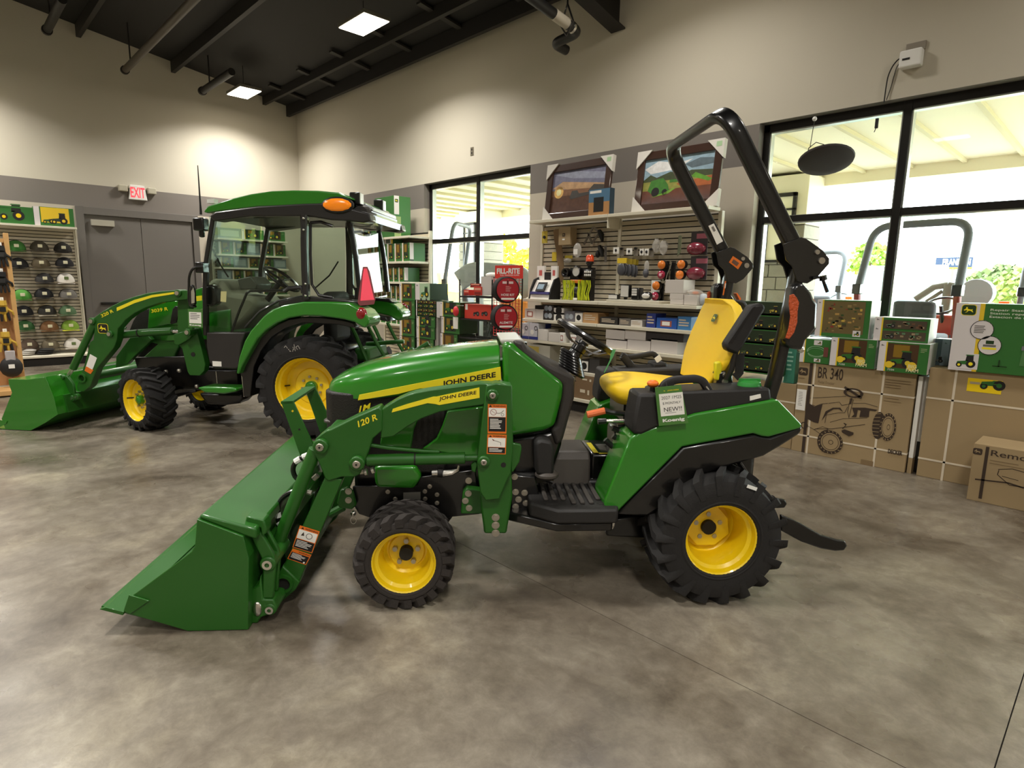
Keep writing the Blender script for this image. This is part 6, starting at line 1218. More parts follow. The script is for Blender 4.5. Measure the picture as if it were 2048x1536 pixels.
# ---- hats on the left wall
HX = -13.02
hg, bx, shelf = gondola('hat_shelving', 'tall slat wall unit of caps left of the grey double door', 'x', HX, -.3, 1.94, .2, 2.3, 1, .055)
for z, d in ((2.31, .3),): shelf(z, d)
shelf(.17, .45); bx(GRV, 'kick_panel', -.28, 1.92, .013, .42, 0, .12)
bx(CRM, 'end_panel', 1.945, 1.965, -.03, .03, 0, 2.3)
def cap(lab, s__, c1, c2=None, brim=None):
    c2 = c2 or c1; brim = brim or c2; (y, z), = WX('a:'+s__, HX+.1); t = thing('cap', lab, 'cap', (HX+.115, y, z), 0, 'caps on the slat wall'); t.scale = (1, 1.25, 1.15)
    X = Matrix.Rotation(radians(12), 4, 'Y'); b = MB(mat(c1, .85, bump=.2, bs=200)); b.X = X @ Matrix.Translation((0, 0, -.05)); rs = []
    for i in range(7):
        a = pi/2*i/6; rs.append([(.095*cos(a)*cos(q)+.0, .105*cos(a)*sin(q), .125*sin(a)) for q in [2*pi*j/16 for j in range(16)]])
    b.rings(rs); b.out('crown', t, smooth=60)
    if c2 != c1:
        b = MB(mat(c2, .9)); b.X = X @ Matrix.Translation((0, 0, -.05)); n = 9; rs = [[(-.002+.1*cos(a_)*cos(q), .11*cos(a_)*sin(q), .128*sin(a_)) for q in [radians(100+160*j/8) for j in range(9)]] for a_ in [pi/2*.96*i/6 for i in range(7)]]
        b.add([p for r in rs for p in r], [(i*n+j, i*n+j+1, (i+1)*n+j+1, (i+1)*n+j) for i in range(6) for j in range(n-1)]); b.out('mesh_back', t)
    b = MB(mat(brim, .85)); b.X = X @ Matrix.Translation((.06, 0, -.052)); ring = [(.085*cos(q)+.0, .1*sin(q), .012*cos(q*2)) for q in [radians(-90+180*j/12) for j in range(13)]]
    b.add([(p[0], p[1], p[2]-.008) for p in ring]+[(p[0], p[1], p[2]+.0) for p in ring], [list(range(13)), list(range(25, 12, -1))]+[(i, i+1, i+14, i+13) for i in range(12)]); b.out('brim', t)
    MB(mat('#cfc9a8' if c1 != '#d8d2c8' else '#5a6a3a', .7)).box(.092, -.025, -.025, .1, .025, .02).out('badge', t, bevel=.008)
    MB(CHR).cyl((-.095, 0, -.0), (0, 0, -.0), .004, 6).out('hook', t)
GN = '#3f7a34'
for a in (('green cap with white mesh back, left in the top cap row', '100,228', GN, '#d8d2c8', GN), ('dark camouflage cap, middle of the top cap row', '250,230', '#4a4436'), ('black cap with gold badge, right in the top cap row', '400,240', '#26221c'),
    ('black cap with white front panel, left in the second cap row', '118,340', '#1d1b1a', '#d8d2c8', '#1d1b1a'), ('brown camouflage cap, middle of the second cap row', '260,335', '#5a4f3a'), ('black cap with white side, right in the second cap row', '412,335', '#1b191a', '#cfcac2', '#1b191a'),
    ('charcoal cap, left in the third cap row of two', '282,435', '#3a3836'), ('white cap with small badge in the third cap row', '418,435', '#d8d2c8', '#4a4a40', '#d8d2c8'),
    ('bright green cap, left in the fourth cap row', '140,540', '#4c8a34', '#6a8a5a', '#4c8a34'), ('black cap with white mesh and emblem, fourth cap row', '280,532', '#1b1a1c', '#b9b5ac', '#1b1a1c'), ('grey cap with dark brim, right in the fourth cap row', '435,535', '#6c6862', '#3a3836', '#6c6862'),
    ('black cap edged in white, left in the fifth cap row', '150,645', '#1d1b1c', '#b9b5ac', '#2a2826'), ('black and yellow cap, middle of the fifth cap row', '300,640', '#26241e', '#c9b23a', '#c9c3b0'), ('muted green cap, right in the fifth cap row', '430,640', '#4f6a48'),
    ('dark green cap, left in the sixth cap row', '160,738', '#2f5a2c'), ('brown cap, middle of the sixth cap row', '315,740', '#7a5634', '#8a8478', '#7a5634'), ('green cap with bright yellow brim, sixth cap row', '448,735', '#7a9a34', '#5a7a34', '#dfe23a'),
    ('dull brown cap, left in the lowest cap row', '185,855', '#5a4a3c'), ('olive cap, middle of the lowest cap row', '320,855', '#6a604c'), ('white cap with green badge, right in the lowest cap row', '465,850', '#d8d2c8', '#c9c4b8', '#d8d2c8')): cap(*a)
for s__, m_, lab in (('a:130,895 235,935', '#a8a49c', 'folded grey garment on the base shelf below the caps'), ('a:235,905 355,935', '#1b1917', 'folded black garment on the base shelf below the caps')):
    (ya_, _), (yb_, _) = WX(s__, HX+.2); t_ = thing('folded_garment', lab, 'clothing', (HX+.2, (ya_+yb_)/2, .171)); w_ = (yb_-ya_)/2; b = MB(mat(m_, .9))
    for k in range(3): b = MB(mat(m_, .9)); b.ball((0, .02*k-.02, .025+.028*k), .12, w_*(1-.06*k), .024, n=16).out('fold', t_)
def lbox(lab, s__, art, d=.16, base=2.311, m=BG, Xp=HX+.25): return box_thing('toy_box', lab, 'toy box', s__, Xp, d, m, art, base=base, pl='x')
lbox('green toy tractor box on top of the cap unit', 'L:0,255 235,385', lambda a: a.tractor(.35, .2, .75, mat('#3a6a34', .5), INK, YEL).rect(0, .9, 1, 1, BG))
lbox('yellow toy tractor box with white edge beside the door', 'L:238,262 515,390', lambda a: a.rect(0, 0, .14, 1, BWH).rect(.17, .18, .88, .98, BY).up().tractor(.35, .12, .3, mat('#2f5a2a', .5), INK, BY, False).tractor(.62, .12, .42, mat('#2a3a2a', .5), INK, BY))
# wooden glove rack at the far left
OAK = mat('#c99c62', .55, var=.12, vs=12, name='oak'); GX = -9.9
(gy, gz), = WX('L:32,440', GX); t_ = thing('glove_rack', 'oak rack hung with gloves at the left edge of the view', 'rack', (GX, gy, 0))
MB(OAK).box(-.02, -.02, .0, .05, .03, gz).out('rack_post', t_, bevel=.004); MB(OAK).box(-.02, -.85, gz-.12, .02, -.02, gz-.07).out('rack_rail', t_, bevel=.004); MB(mat('#a5764a', .6)).box(-.03, -.85, .1, -.022, -.02, gz-.12).out('rack_back', t_, smooth=0); MB(OAK).box(-.05, -.85, .02, .35, .06, .08).out('rack_base', t_, bevel=.004); MB(OAK).box(-.02, -.85, .0, .05, -.8, gz).out('rack_post', t_, bevel=.004)
def glove(lab, s__, c1, c2):
    (y, z), = WX(s__, GX+.06); t = thing('glove_pair', lab, 'gloves', (GX+.06, y, z), 0, 'gloves on the oak rack'); m1, m2 = mat(c1, .8), mat(c2, .8)
    b = MB(m1); b.ball((0, 0, 0), .03, .06, .07).out('palm', t); MB(m2).box(.025, -.03, -.03, .034, .03, .03).out('patch', t, bevel=.008)
    for k in range(4): MB(m2 if k % 2 else m1).tube([(0, -.045+k*.03, -.04), (.005, -.055+k*.036, -.1), (0, -.06+k*.04, -.155+abs(k-1.5)*.01)], [.014, .014, .01], 8).out('finger', t)
    MB(m1).tube([(0, .05, .0), (.01, .09, -.03), (0, .1, -.07)], [.015, .014, .01], 8).out('thumb', t); MB(m1).tube([(0, 0, .05), (0, 0, .11)], [.05, .045], 10).out('cuff', t); MB(PAP).box(.0, -.02, .11, .006, .02, .15).out('hang_tag', t, smooth=0); MB(CHR).cyl((-.08, 0, .13), (.03, 0, .13), .003, 6).out('hook', t)
glove('black glove pair hanging highest on the oak rack', 'r:5,420', '#1a1817', '#2a2826'); glove('black glove pair second from top on the oak rack', 'r:15,620', '#171615', '#232120'); glove('yellow and black gloves in the middle of the oak rack', 'r:20,840', '#c9a23a', '#1a1815'); glove('yellow and black gloves low on the oak rack', 'r:45,1080', '#c9a23a', '#1a1815')
(y, z), = WX('r:85,1270', GX+.1); t_ = thing('glove_pack', 'black winter gloves in a clear pack at the rack foot', 'gloves', (GX+.12, y, z)); MB(mat('#1d1a1a', .6)).ball((0, 0, -.02), .05, .12, .13).out('gloves', t_); MB(mat('#b0a8a8', .3)).box(.0, -.05, .06, .03, .05, .19).out('pack_top', t_, bevel=.01); MB(PAP).box(.05, -.03, -.03, .056, .03, .02).out('pack_label', t_, smooth=0); MB(CHR).cyl((-.12, 0, .18), (.02, 0, .18), .003, 6).out('hook', t_)
# ---- toy shelving right of the door, seen through the cab
sg, bx, shelf = gondola('corner_shelving', 'slat wall unit of toy boxes between door and corner behind the cab', 'x', HX-.02, 4.2, 5.62, .2, 2.5, 1, .06)
for z, d in ((2.29, .3), (1.98, .3), (1.72, .3), (1.46, .3), (1.18, .3), (.85, .3)): shelf(z, d)
shelf(.17, .42)
for r_, (z, h_, n) in enumerate(((2.29, .2, 3), (1.98, .24, 5), (1.72, .2, 5), (1.46, .2, 6), (1.18, .22, 5), (.85, .26, 4))):
    for k in range(n):
        w_ = 1.36/n; y0 = 4.24+k*w_; t = thing('toy_box', '%s box from the left, %s shelf of the corner unit' % (wd[k], ['top', 'second', 'third', 'fourth', 'fifth', 'sixth'][r_]), 'toy box', (HX+.2, y0+w_/2, z+.001), 0, 'toy boxes on the corner unit')
        MB(BGD if (k+r_) % 3 else mat('#7a8a94', .5)).box(-.18, -w_/2+.004, 0, 0, w_/2-.004, h_).out('carton', t, smooth=0); a = Art((0, -w_/2+.004, 0), (0, 1, 0), (0, 0, 1), w_-.008, h_, gap=.001); (a_toy(k % 2, k) if (k+r_) % 3 else (lambda q: q.rect(.1, .2, .9, .8, mat('#a9b5bc', .5))))(a); a.out(t)
# ================================================================ cartons and toys by the big window
CYF = 5.66; STR = mat('#d8cbb4', .5, name='strap')
def carton(lab, x0, x1, y0, d, h_, straps, art=None, z=0):
    t = thing('carton_box', lab, 'box', ((x0+x1)/2, y0, z)); w_ = x1-x0; MB(KRA).box(-w_/2, 0, 0, w_/2, d, h_).out('carton', t, smooth=0, bevel=.004)
    for k, v in straps:
        if k == 'v': MB(STR).box(-w_/2+w_*v-.008, -.002, 0, -w_/2+w_*v+.008, d+.002, h_+.002).out('strap', t, smooth=0)
        else: MB(STR).box(-w_/2-.002, -.002, h_*v-.007, w_/2+.002, d+.002, h_*v+.007).out('strap', t, smooth=0)
    a = Art((-w_/2, 0, 0), (1, 0, 0), (0, 0, 1), w_, h_, gap=.0012)
    if art: art(a); a.out(t)
    return t
xL = WY('d:372,800', CYF)[0][0]; xR = WY('d:1146,900', CYF)[0][0]; zT = WY('d:780,585', CYF)[0][1]
def fit(s_, x0, w_, h_, Y=CYF): return [((x-x0)/w_, z/h_) for x, z in WY(s_, Y)]
def a_br(a):
    w_, h_ = xR-xL, zT
    f = lambda s_: fit(s_, xL, w_, h_)
    (lx, ly), = f('Y:455,155'); a.deer(lx, ly, .09, KRA, KINK).lines(lx-.04, ly-.09, lx+.05, ly-.07, 1, KFNT)
    (p0, q0), (p1, q1) = f('Y:555,50 475,1270'); a.rect(p0-.005, 0, p0+.025, .995, KINK)
    (p0, q0), (p1, q1) = f('Y:628,240 1000,200'); a.text('BR 340', p0+.015, q0, p1, q0+.12, KINK, .01)
    (p0, q0), = f('Y:640,330'); a.text('Pedal Tractor', p0+.01, q0+.015, p0+.16, q0+.045, KFNT).text('Tracteur a pedales', p0+.01, q0-.03, p0+.22, q0, KFNT)
    L_ = lambda s_, t_=.004, m=KINK: a.line(f(s_), t_, m)
    L_('Y:540,520 740,510 1040,495'); L_('Y:560,600 620,630 700,600 790,590', .004); a.up()
    a.poly(f('Y:535,590 610,635 720,600 690,720 660,865 600,850 500,800'), KINK).poly(f('Y:705,830 760,700 860,650 960,650 1000,710 940,670 870,670 790,720'), KINK)
    a.poly(f('Y:1120,650 1300,650 1470,680 1440,700 1360,690 1350,780 1220,780 1240,690 1200,680 1180,780 1110,780 1150,740'), KINK)
    L_('Y:1140,590 1300,590 1470,640'); L_('Y:1100,520 1060,700 1080,790'); L_('Y:1140,540 1080,780'); L_('Y:800,590 950,575 980,620 1090,600'); L_('Y:820,850 1000,800 1330,790'); L_('Y:620,940 850,940 1300,880', .005); L_('Y:750,860 770,750 940,720 1020,720 1060,640'); L_('Y:500,890 620,960 700,1020'); L_('Y:600,950 720,910 800,940 720,990')
    def whl(s_, rx_, tw, sw=0):
        (cx_, cy_), (ex_, ey_), (tx_, ty_) = f(s_); rr = abs(ex_-cx_); ry = abs(ty_-cy_)
        if sw:
            n = 22; a.poly([(cx_-sw+rr*.8*cos(2*pi*i/n), cy_+ry*sin(2*pi*i/n)) for i in range(n)], KINK); a.up()
            for i in range(-3, 4): a.line([(cx_-sw*1.9, cy_+i*ry*.25), (cx_-sw*.9, cy_+i*ry*.27+.01)], .004, KRA)
            a.up(); a.disc(cx_, cy_, rr*.96, KRA, 24, ry*.96)
        a.up(); a.ring(cx_, cy_, rr, .22, KINK, 26, ry); a.up()
        for i in range(0, 18): q = 2*pi*i/18; a.line([(cx_+rr*.86*cos(q), cy_+ry*.86*sin(q)), (cx_+rr*.97*cos(q+.08), cy_+ry*.97*sin(q+.08))], .006, KRA)
        a.ring(cx_, cy_, rr*.68, .06, KINK, 24, ry*.68).ring(cx_+.005, cy_, rr*.2, .2, KINK, 14, ry*.2)
    whl('Y:1610,915 1725,900 1620,725', 0, 0, .075); whl('Y:825,1120 1000,1110 830,960', 0, 0, .03)
    (cx_, cy_), = f('Y:470,890'); a.ring(cx_, cy_, .035, .25, KINK, 18)
    a.ring(*f('Y:1140,450')[0], .085, .3, KINK, 22, .05).line(f('Y:1020,370 1150,450 1250,520'), .02, KINK).line(f('Y:1120,520 1100,600'), .012, KINK)
    a.poly(f('Y:980,960 1020,945 1145,990 1140,1020 1080,1040 985,985'), KINK).line(f('Y:1050,880 1010,860 1040,890 990,940'), .006, KINK)
    (p0, q0), (p1, q1) = f('Y:1570,370 1930,310'); a.lines(p0, q0-.02, p1, q1+.01, 4, KFNT, .2, 2); (p0, q0), (p1, q1) = f('Y:1550,590 1850,560'); a.lines(p0, q0, p1, q1+.01, 2, KFNT, .2, 3)
    (p0, q0), (p1, q1) = f('Y:1615,1230 1820,1200'); a.text('DECKER', p0, q0-.03, p1, q0+.015, KINK, .04); (p0, q0), (p1, q1) = f('Y:1240,1390 1420,1330'); a.rect(p0, q0-.03, p1, q0+.03, KFNT)
    (p0, q0), (p1, q1) = f('Y:375,700 535,400'); a.up(); a.rect(max(.005, p0-.02), q0+.02, p1-.02, q1-.01, PAP).up().lines(p0, q0+.06, p1-.05, q1-.04, 9, mat('#8d8880', .6), .3, 5)
carton('large strapped brown carton printed BR 340 with a pedal tractor drawing', xL, xR, CYF, .42, zT, [('v', fit('Y:595,300', xL, xR-xL, zT)[0][0]), ('v', fit('Y:1510,600', xL, xR-xL, zT)[0][0]), ('h', fit('Y:900,385', xL, xR-xL, zT)[0][1]), ('h', fit('Y:900,1110', xL, xR-xL, zT)[0][1])], a_br)
xl0 = WY('1400,780', CYF+.02)[0][0]; zl = WY('d:300,690', CYF+.02)[0][1]
carton('lower strapped brown carton left of the BR 340 carton behind the fender', xL-1.0, xL-.01, CYF+.02, .42, zl, [('h', .72), ('v', .3)], lambda a: a.text('BR 340', .42, .8, .62, .9, KINK, .01).lines(.7, .1, .95, .14, 2, mat('#8a4a3a', .6), .3))
x2 = WY('d:1229,900', CYF)[0][0]; z2_ = WY('d:1500,605', CYF)[0][1]
def a_c2(a):
    q = fit('d:1512,740 1760,650', x2, 1.55, z2_); (p0, q0), (p1, q1) = q; q1 = q0+.115; a.rect(p0, q0-.0, p1, q1, YEL).up().tractor((p0+p1)/2+.03, q0+.03, .1, BG, INK, BG, False).rect(p0+.01, q1-.05, p0+.05, q1-.03, mat('#b0a080', .5)).rect(p1-.08, q1-.04, p1-.02, q1-.03, BG); a.ring(.55, .3, .03, .5, mat('#a0604a', .7))
carton('tall strapped brown carton with yellow tractor sticker at the right', x2, x2+1.55, CYF, .4, z2_, [('v', fit('d:1400,950', x2, 1.55, z2_)[0][0]), ('v', .72), ('h', fit('d:1500,815', x2, 1.55, z2_)[0][1]), ('h', fit('d:1400,1225', x2, 1.55, z2_)[0][1])], a_c2)
x3 = WY('d:1550,1200', 5.28)[0][0]; z3_ = WY('d:1700,1110', 5.28)[0][1]
def a_c3(a):
    f = lambda s_: fit(s_, x3, 1.2, z3_, 5.28)
    a.deer(*f('d:1588,1145')[0], .045, KRA, KINK); a.rect(f('d:1640,1200')[0][0]-.006, .06, f('d:1640,1200')[0][0]+.01, .97, KINK)
    (p0, q0), = f('d:1672,1185'); a.text('Remorque metal', p0, q0-.0, p0+.48, q0+.13, KINK, .01); a.lines(p0, q0-.14, p0+.2, q0-.04, 2, KFNT, .3)
    a.line(f('d:1570,1330 1790,1355 1897,1390'), .01, KINK).line(f('d:1730,1270 1720,1300 1800,1370 1897,1385'), .005, KINK).line(f('d:1725,1265 1820,1262 1900,1285'), .005, KINK).line(f('d:1750,1310 1860,1340'), .004, KINK)
carton('low brown carton with wagon drawing in front of the tall carton', x3, x3+1.2, 5.28, .33, z3_, [], a_c3)
# added white panels stand for the window-bright white carton sides in the gap
t_ = thing('bright_side_panel', 'added white panel for the bright carton side in the gap between the tall cartons', 'panel', (xR+.012, CYF+.02, .0)); hh_ = zT-.02; MB(mat('#e9e6de', .6)).box(0, 0, .13, .03, .38, hh_).out('bright_face', t_, smooth=0, bevel=.002); MB(KRA).box(0, 0, 0, .03, .38, .129).out('board', t_, smooth=0)
t_ = thing('bright_side_panel', 'second added white panel for a bright side in the carton gap, further back', 'panel', (x2-.045, CYF+.1, .0)); MB(mat('#f0eee8', .6)).box(0, 0, .26, .04, .3, hh_-.01).out('bright_face', t_, smooth=0, bevel=.002); MB(BLK).box(0, 0, 0, .04, .3, .259).out('board', t_, smooth=0)
# toy boxes on the cartons
zA = zT+.002; zB = z2_+.002; BR = CYF+.0
def tb(lab, s__, Y, d, art, base=None, m=BG, grp=None):
    t = box_thing('toy_box', lab, 'toy box', s__, Y, d, m, art, base=base, group=grp); w_, d_, h_ = t['_dims']
    Art((w_/2, 0, 0), (0, 1, 0), (0, 0, 1), d_, h_, gap=.001).rect(0, 0, 1, 1, BWH).out(t, 'side_print'); MB(BWH).box(-w_/2+.002, .002, h_-.001, w_/2-.002, d_-.002, h_+.001).out('lid', t, smooth=0); return t
def a_pool(a): a.rect(0, 0, .14, 1, BWH).rect(.14, 0, .17, 1, BY).up().ring(.55, .5, .32, .1, mat('#8fb58a', .5), 24, .22).ring(.55, .44, .3, .08, mat('#7aa878', .5), 24, .2).rect(.45, .76, .72, .96, BWH).rect(.5, .06, .72, .2, BWH).up().tractor(.63, .8, .12, BG).tractor(.62, .08, .12, BG).rect(.8, .3, .95, .7, mat('#6a3a30', .5))
t1_ = tb('low toy box with green ring picture, left end on the BR 340 carton', 'd:402,395 600,560', CYF-.01, .3, a_pool, zA)
t2_ = tb('green toy tractor box 7330, left of the matching pair', 'd:603,392 905,600', CYF-.02, .3, a_toy(0, 1, '7330'), zA, grp='matching tractor toy boxes')
t3_ = tb('green toy tractor box 7330, right of the matching pair', 'd:922,420 1258,632', CYF-.06, .3, a_toy(0, 2, '7330'), zA, grp='matching tractor toy boxes')
def topz(t): return t.location.z+t['_dims'][2]+.003
def a_play(a):
    rnd = random.Random(8); a.rect(0, 0, .1, 1, BWH).rect(.1, 0, .13, 1, BY).rect(.13, .1, .9, .97, mat('#6a5a34', .4)).rect(.13, 0, .9, .1, BG).up()
    for i in range(46): x, y = rnd.uniform(.16, .84), rnd.uniform(.14, .88); a.rect(x, y, x+rnd.uniform(.02, .09), y+rnd.uniform(.02, .07), mat(rnd.choice(['#8a2c24', '#c9a84a', '#3a4a2a', '#8f7a4a', '#4a3a26', '#b08a4a', '#2f4a24']), .4))
    a.up(); a.deer(.05, .92, .06, INK).rect(.72, .04, .86, .2, BWH).up().tractor(.79, .07, .1, BG)
tb('large playset box with many small farm pieces above the matching pair', 'd:508,135 868,385', CYF+.0, .26, a_play, topz(t2_))
def a_two(a):
    rnd = random.Random(9); a.rect(0, 0, .13, 1, BWH).rect(.13, 0, .16, 1, BY).up()
    for k in (0, 1):
        y0 = .08+.46*k; a.rect(.17, y0, .95, y0+.36, mat('#4a3f30', .4)).up()
        for i in range(16): x = rnd.uniform(.2, .85); y = y0+rnd.uniform(.03, .25); a.rect(x, y, x+.06, y+.08, mat(rnd.choice(['#5a7a5a', '#8a7a5a', '#2f3a24', '#a08a6a', '#6a4a34']), .4))
        a.tractor(.3, y0+.03, .18, mat('#6a8a6a', .4), INK, GRY, False)
    a.deer(.06, .9, .08, INK).deer(.06, .5, .08, INK)
tb('two layer vehicle set box left of the seat seen outside', 'd:895,255 1265,415', CYF+.0, .26, a_two, topz(t3_))
tb('grey blue toy box standing behind the gap, on the right carton', 'd:1292,395 1420,585', CYF+.2, .15, lambda a: a.rect(.4, 0, .8, 1, mat('#7c8a94', .5)).up().deer(.6, .85, .2, BGD).tractor(.3, .1, .5, GRY, INK, GRY), zB, mat('#4a5a60', .5))
def a_rep(a):
    W_ = WY('d:1420,400', CYF-.03)[0][0]; w_, d_, h_ = .95, .3, 1
    a.rect(0, 0, .155, 1, BWH).rect(.155, 0, .185, 1, BY).up(); a.deer(.085, .9, .09, YDEC, BGD, YDEC)
    F_ = mat('#dfe5d0', .5); a.text('Repair Station', .22, .89, .47, .93, F_, .01).text('Station reparations', .22, .84, .55, .88, F_, .01).text('Estacion de reparacion', .22, .79, .6, .83, F_, .01)
    a.disc(.185, .62, .075, BWH).disc(.245, .4, .075, BWH).rect(.02, .03, .19, .26, BWH).poly([(.44, .14), (.98, .1), (.98, .74), (.46, .72)], mat('#4a7a44', .5)).up()
    a.ring(.185, .62, .075, .06, INK).ring(.245, .4, .075, .06, INK).lines(.135, .56, .23, .68, 5, GRY, .5, 4).rect(.2, .34, .29, .37, YDEC).rect(.205, .38, .285, .41, GRY).rect(.22, .42, .27, .47, BGD).tractor(.11, .05, .13, BG, INK, YDEC).rect(.44, .36, .98, .42, mat('#6d6d72', .5)).rect(.5, .14, .98, .3, BY).rect(.47, .38, .54, .48, YEL).rect(.28, .1, .37, .115, BGD).rect(.315, .1, .325, .2, BGD)
    a.poly([(.46, .6), (.5, .7), (.56, .66), (.54, .48), (.48, .48)], mat('#7a8f84', .5)); a.up(); a.rect(.62, .46, .9, .7, mat('#2f5a2c', .5)).disc(.68, .22, .03, mat('#7a5a10', .5))
xg = WY('d:1415,400', CYF-.03)[0][0]; zg = WY('d:1650,158', CYF-.03)[0][1]
t_ = thing('toy_box', 'very large green Repair Station toy box at the right edge', 'toy box', (xg+.475, CYF-.03, zB)); hh = zg-zB; MB(BG).box(-.475, 0, 0, .475, .3, hh).out('carton', t_, smooth=0, bevel=.002); a_ = Art((-.475, 0, 0), (1, 0, 0), (0, 0, 1), .95, hh, gap=.001); a_rep(a_); a_.out(t_)
# tray towers behind the seat
xa = WY('d:20,400', 5.62)[0][0]
for i in range(5):
    s__ = 'd:-20,%d 285,%d' % (145+i*96, 145+(i+1)*96); t = box_thing('toy_tray', '%s tray from the top of the toy truck tower behind the seat' % wd[i], 'toy box', s__, 5.62, .3, BGD, a_tray(1, i), group='trays of the toy truck tower')
    if i == 4: zlow = t.location.z
tag(MB(KRA).box(xa-.2, 5.6, 0, WY('d:285,600', 5.62)[0][0], 5.64, .0+max(.05, 0)).out('pallet_board', smooth=0), 'thin brown board under the cartons behind the seat', 'board') if False else None
t_ = box_thing('toy_box', 'turquoise tall toy box between the tower and the BR 340 carton', 'toy box', 'd:300,455 372,640', 5.7, .2, mat('#3f8a72', .4), lambda a: a.lines(.2, .3, .8, .9, 5, mat('#a8d8c4', .4), .4), base=zl+.003)
# ================================================================ machines and things outdoors
def yard_tractor(lab, x, y, rz, paint, hoop_h=2.3, canopy=False, backhoe=False):
    t = thing('yard_tractor', lab, 'tractor', (x, y, -.02), rz); pm = mat(paint, .4, coat=.4)
    for s_ in (-1, 1):
        for (xx, r, w_) in ((0, .5, .32), (-1.5, .33, .22)):
            b = MB(RUB); b.X = Matrix.Translation((xx, s_*.5, r)); tyre(b, r, w_, r*.55, 16, .03); b.out('tyre', t); b = MB(WHT); b.cyl((xx, s_*(.5+w_*.3), r), (xx, s_*(.5-w_*.3), r), r*.55, 20).out('rim', t)
    MB(pm).prism([(-1.95, .7), (-1.9, 1.0), (-1.0, 1.2), (-.6, 1.2), (-.6, .6), (-1.9, .5)], -.26, .26).out('bonnet', t, bevel=.05)
    MB(BLK).box(-1.9, -.18, .4, .3, .18, .6).out('chassis', t, bevel=.02)
    for s_ in (-1, 1): MB(pm).prism([(-.5, .7), (-.4, 1.0), (.4, 1.05), (.55, .85), (.45, .8), (-.35, .85)], s_*.62-.12, s_*.62+.12).out('mudguard', t, bevel=.03)
    MB(mat('#3a3a40', .6)).box(-.3, -.22, .85, .2, .22, .98).out('seat_cushion', t, bevel=.04); MB(mat('#3a3a40', .6)).prism([(.1, .95), (.2, 1.38), (.3, 1.38), (.28, .95)], -.24, .24).out('seat_back', t, bevel=.05)
    b = MB(BLK); b.X = Matrix.Translation((-.52, 0, 1.32)) @ Matrix.Rotation(radians(35), 4, 'Y'); b.tube([(.18*cos(i*pi/12), .18*sin(i*pi/12), 0) for i in range(24)], .015, 8, close=True).out('steering_wheel', t); MB(BLK).tube([(-.52, 0, 1.32), (-.62, 0, 1.1)], .025, 8).out('steering_column', t)
    hm = mat('#5c6068', .45); post = mat('#7a1c1c', .45) if paint == '#b8342a' else hm
    MB(hm).tube(fillet([(.55, -.55, 1.5), (.35, -.52, hoop_h), (.35, .52, hoop_h), (.55, .55, 1.5)], .22, 7), .045, 12).out('roll_bar', t)
    for s_ in (-1, 1): MB(post).tube([(.4, s_*.55, .6), (.55, s_*.55, 1.5)], 0, sec=sec(.07, .07), upv=(0, 1, 0)).out('roll_bar_post', t); MB(BLK).box(.5, s_*.55-.05, 1.45, .6, s_*.55+.05, 1.58).out('hinge', t, bevel=.01); MB(mat('#ff6a1c', .3, emit=.2)).box(.45, s_*.72-.06, 1.3, .52, s_*.72+.06, 1.38).out('signal_lamp', t, bevel=.01); MB(BLK).cyl((.48, s_*.72, 1.1), (.48, s_*.72, 1.3), .012, 8).out('lamp_stalk', t)
    if canopy: MB(mat('#7c8084', .5)).tube(fillet([(.5, -.2, 1.55), (.2, -.2, 1.75), (-.9, -.2, 1.7), (-1.2, -.2, 1.3)], .15, 4), 0, sec=sec(.1, .45), upv=(0, 0, 1)).out('folded_canopy', t, bevel=.02)
    if backhoe:
        bm = mat('#6a665c', .5)
        MB(bm).tube([(.6, .9, 1.1), (.4, .9, 1.75), (-.5, .9, 1.35)], 0, sec=sec(.12, .1), upv=(0, 1, 0)).out('backhoe_boom', t); MB(bm).tube([(.35, .9, 1.6), (-.4, .9, 1.2)], .03, 8).out('boom_cylinder', t); MB(bm).prism([(.9, 1.3), (1.15, 1.65), (1.05, 1.8), (.7, 1.75)], .75, 1.05).out('backhoe_bucket', t, bevel=.02)
    return t
sc_ = WY('1858,520', 9.0)[0][0]
yard_tractor('tractor with tall roll bar right outside the big window', sc_, 9.0, radians(-100), '#b8342a', 2.3)
yard_tractor('tractor with a folded grey canopy outside the small window', WY('960,520', 8.6)[0][0]-.2, 8.7, radians(-150), '#c9772a', 2.75, canopy=True)
yard_tractor('tractor with a small roll bar behind the foreground roll bar', WY('1650,520', 12.6)[0][0], 12.8, radians(-100), '#3a6a3a', 2.2)
yard_tractor('tractor with dark roll bar at the right edge outside', WY('2040,560', 11)[0][0]+.5, 11.5, radians(-80), '#5a5a60', 2.0)
def truck(lab, x, y, rz, col, h_=1.9, L_=5.0):
    t = thing('truck', lab, 'truck', (x, y, -.02), rz); m = mat(col, .35, coat=.5)
    MB(m).prism([(-L_/2, .5), (-L_/2, 1.0), (-L_/2+1.3, 1.15), (-L_/2+1.8, h_), (L_/2-2, h_), (L_/2-1.8, 1.2), (L_/2, 1.15), (L_/2, .5)], -.9, .9).out('truck_body', t, bevel=.06)
    for s_ in (-1, 1): MB(mat('#8fa0a8', .15, .2)).prism([(-L_/2+1.45, 1.2), (-L_/2+1.9, h_-.1), (L_/2-2.1, h_-.1), (L_/2-2, 1.2)], s_*.905-.004, s_*.905+.004).out('side_window', t)
    MB(mat('#8fa0a8', .15, .2)).box(-L_/2+1.2, -.7, 1.2, -L_/2+1.25, .7, h_-.15).out('windscreen', t)
    for x_ in (-L_/2+.9, L_/2-1.0):
        for s_ in (-1, 1): MB(RUB).cyl((x_, s_*.92, .38), (x_, s_*.7, .38), .38, 20).out('wheel', t)
truck('pale blue pickup truck parked beyond the pavement, left in the big window', WY('1672,585', 22)[0][0], 22.2, 0, '#7fb0d8', 1.7, 4)
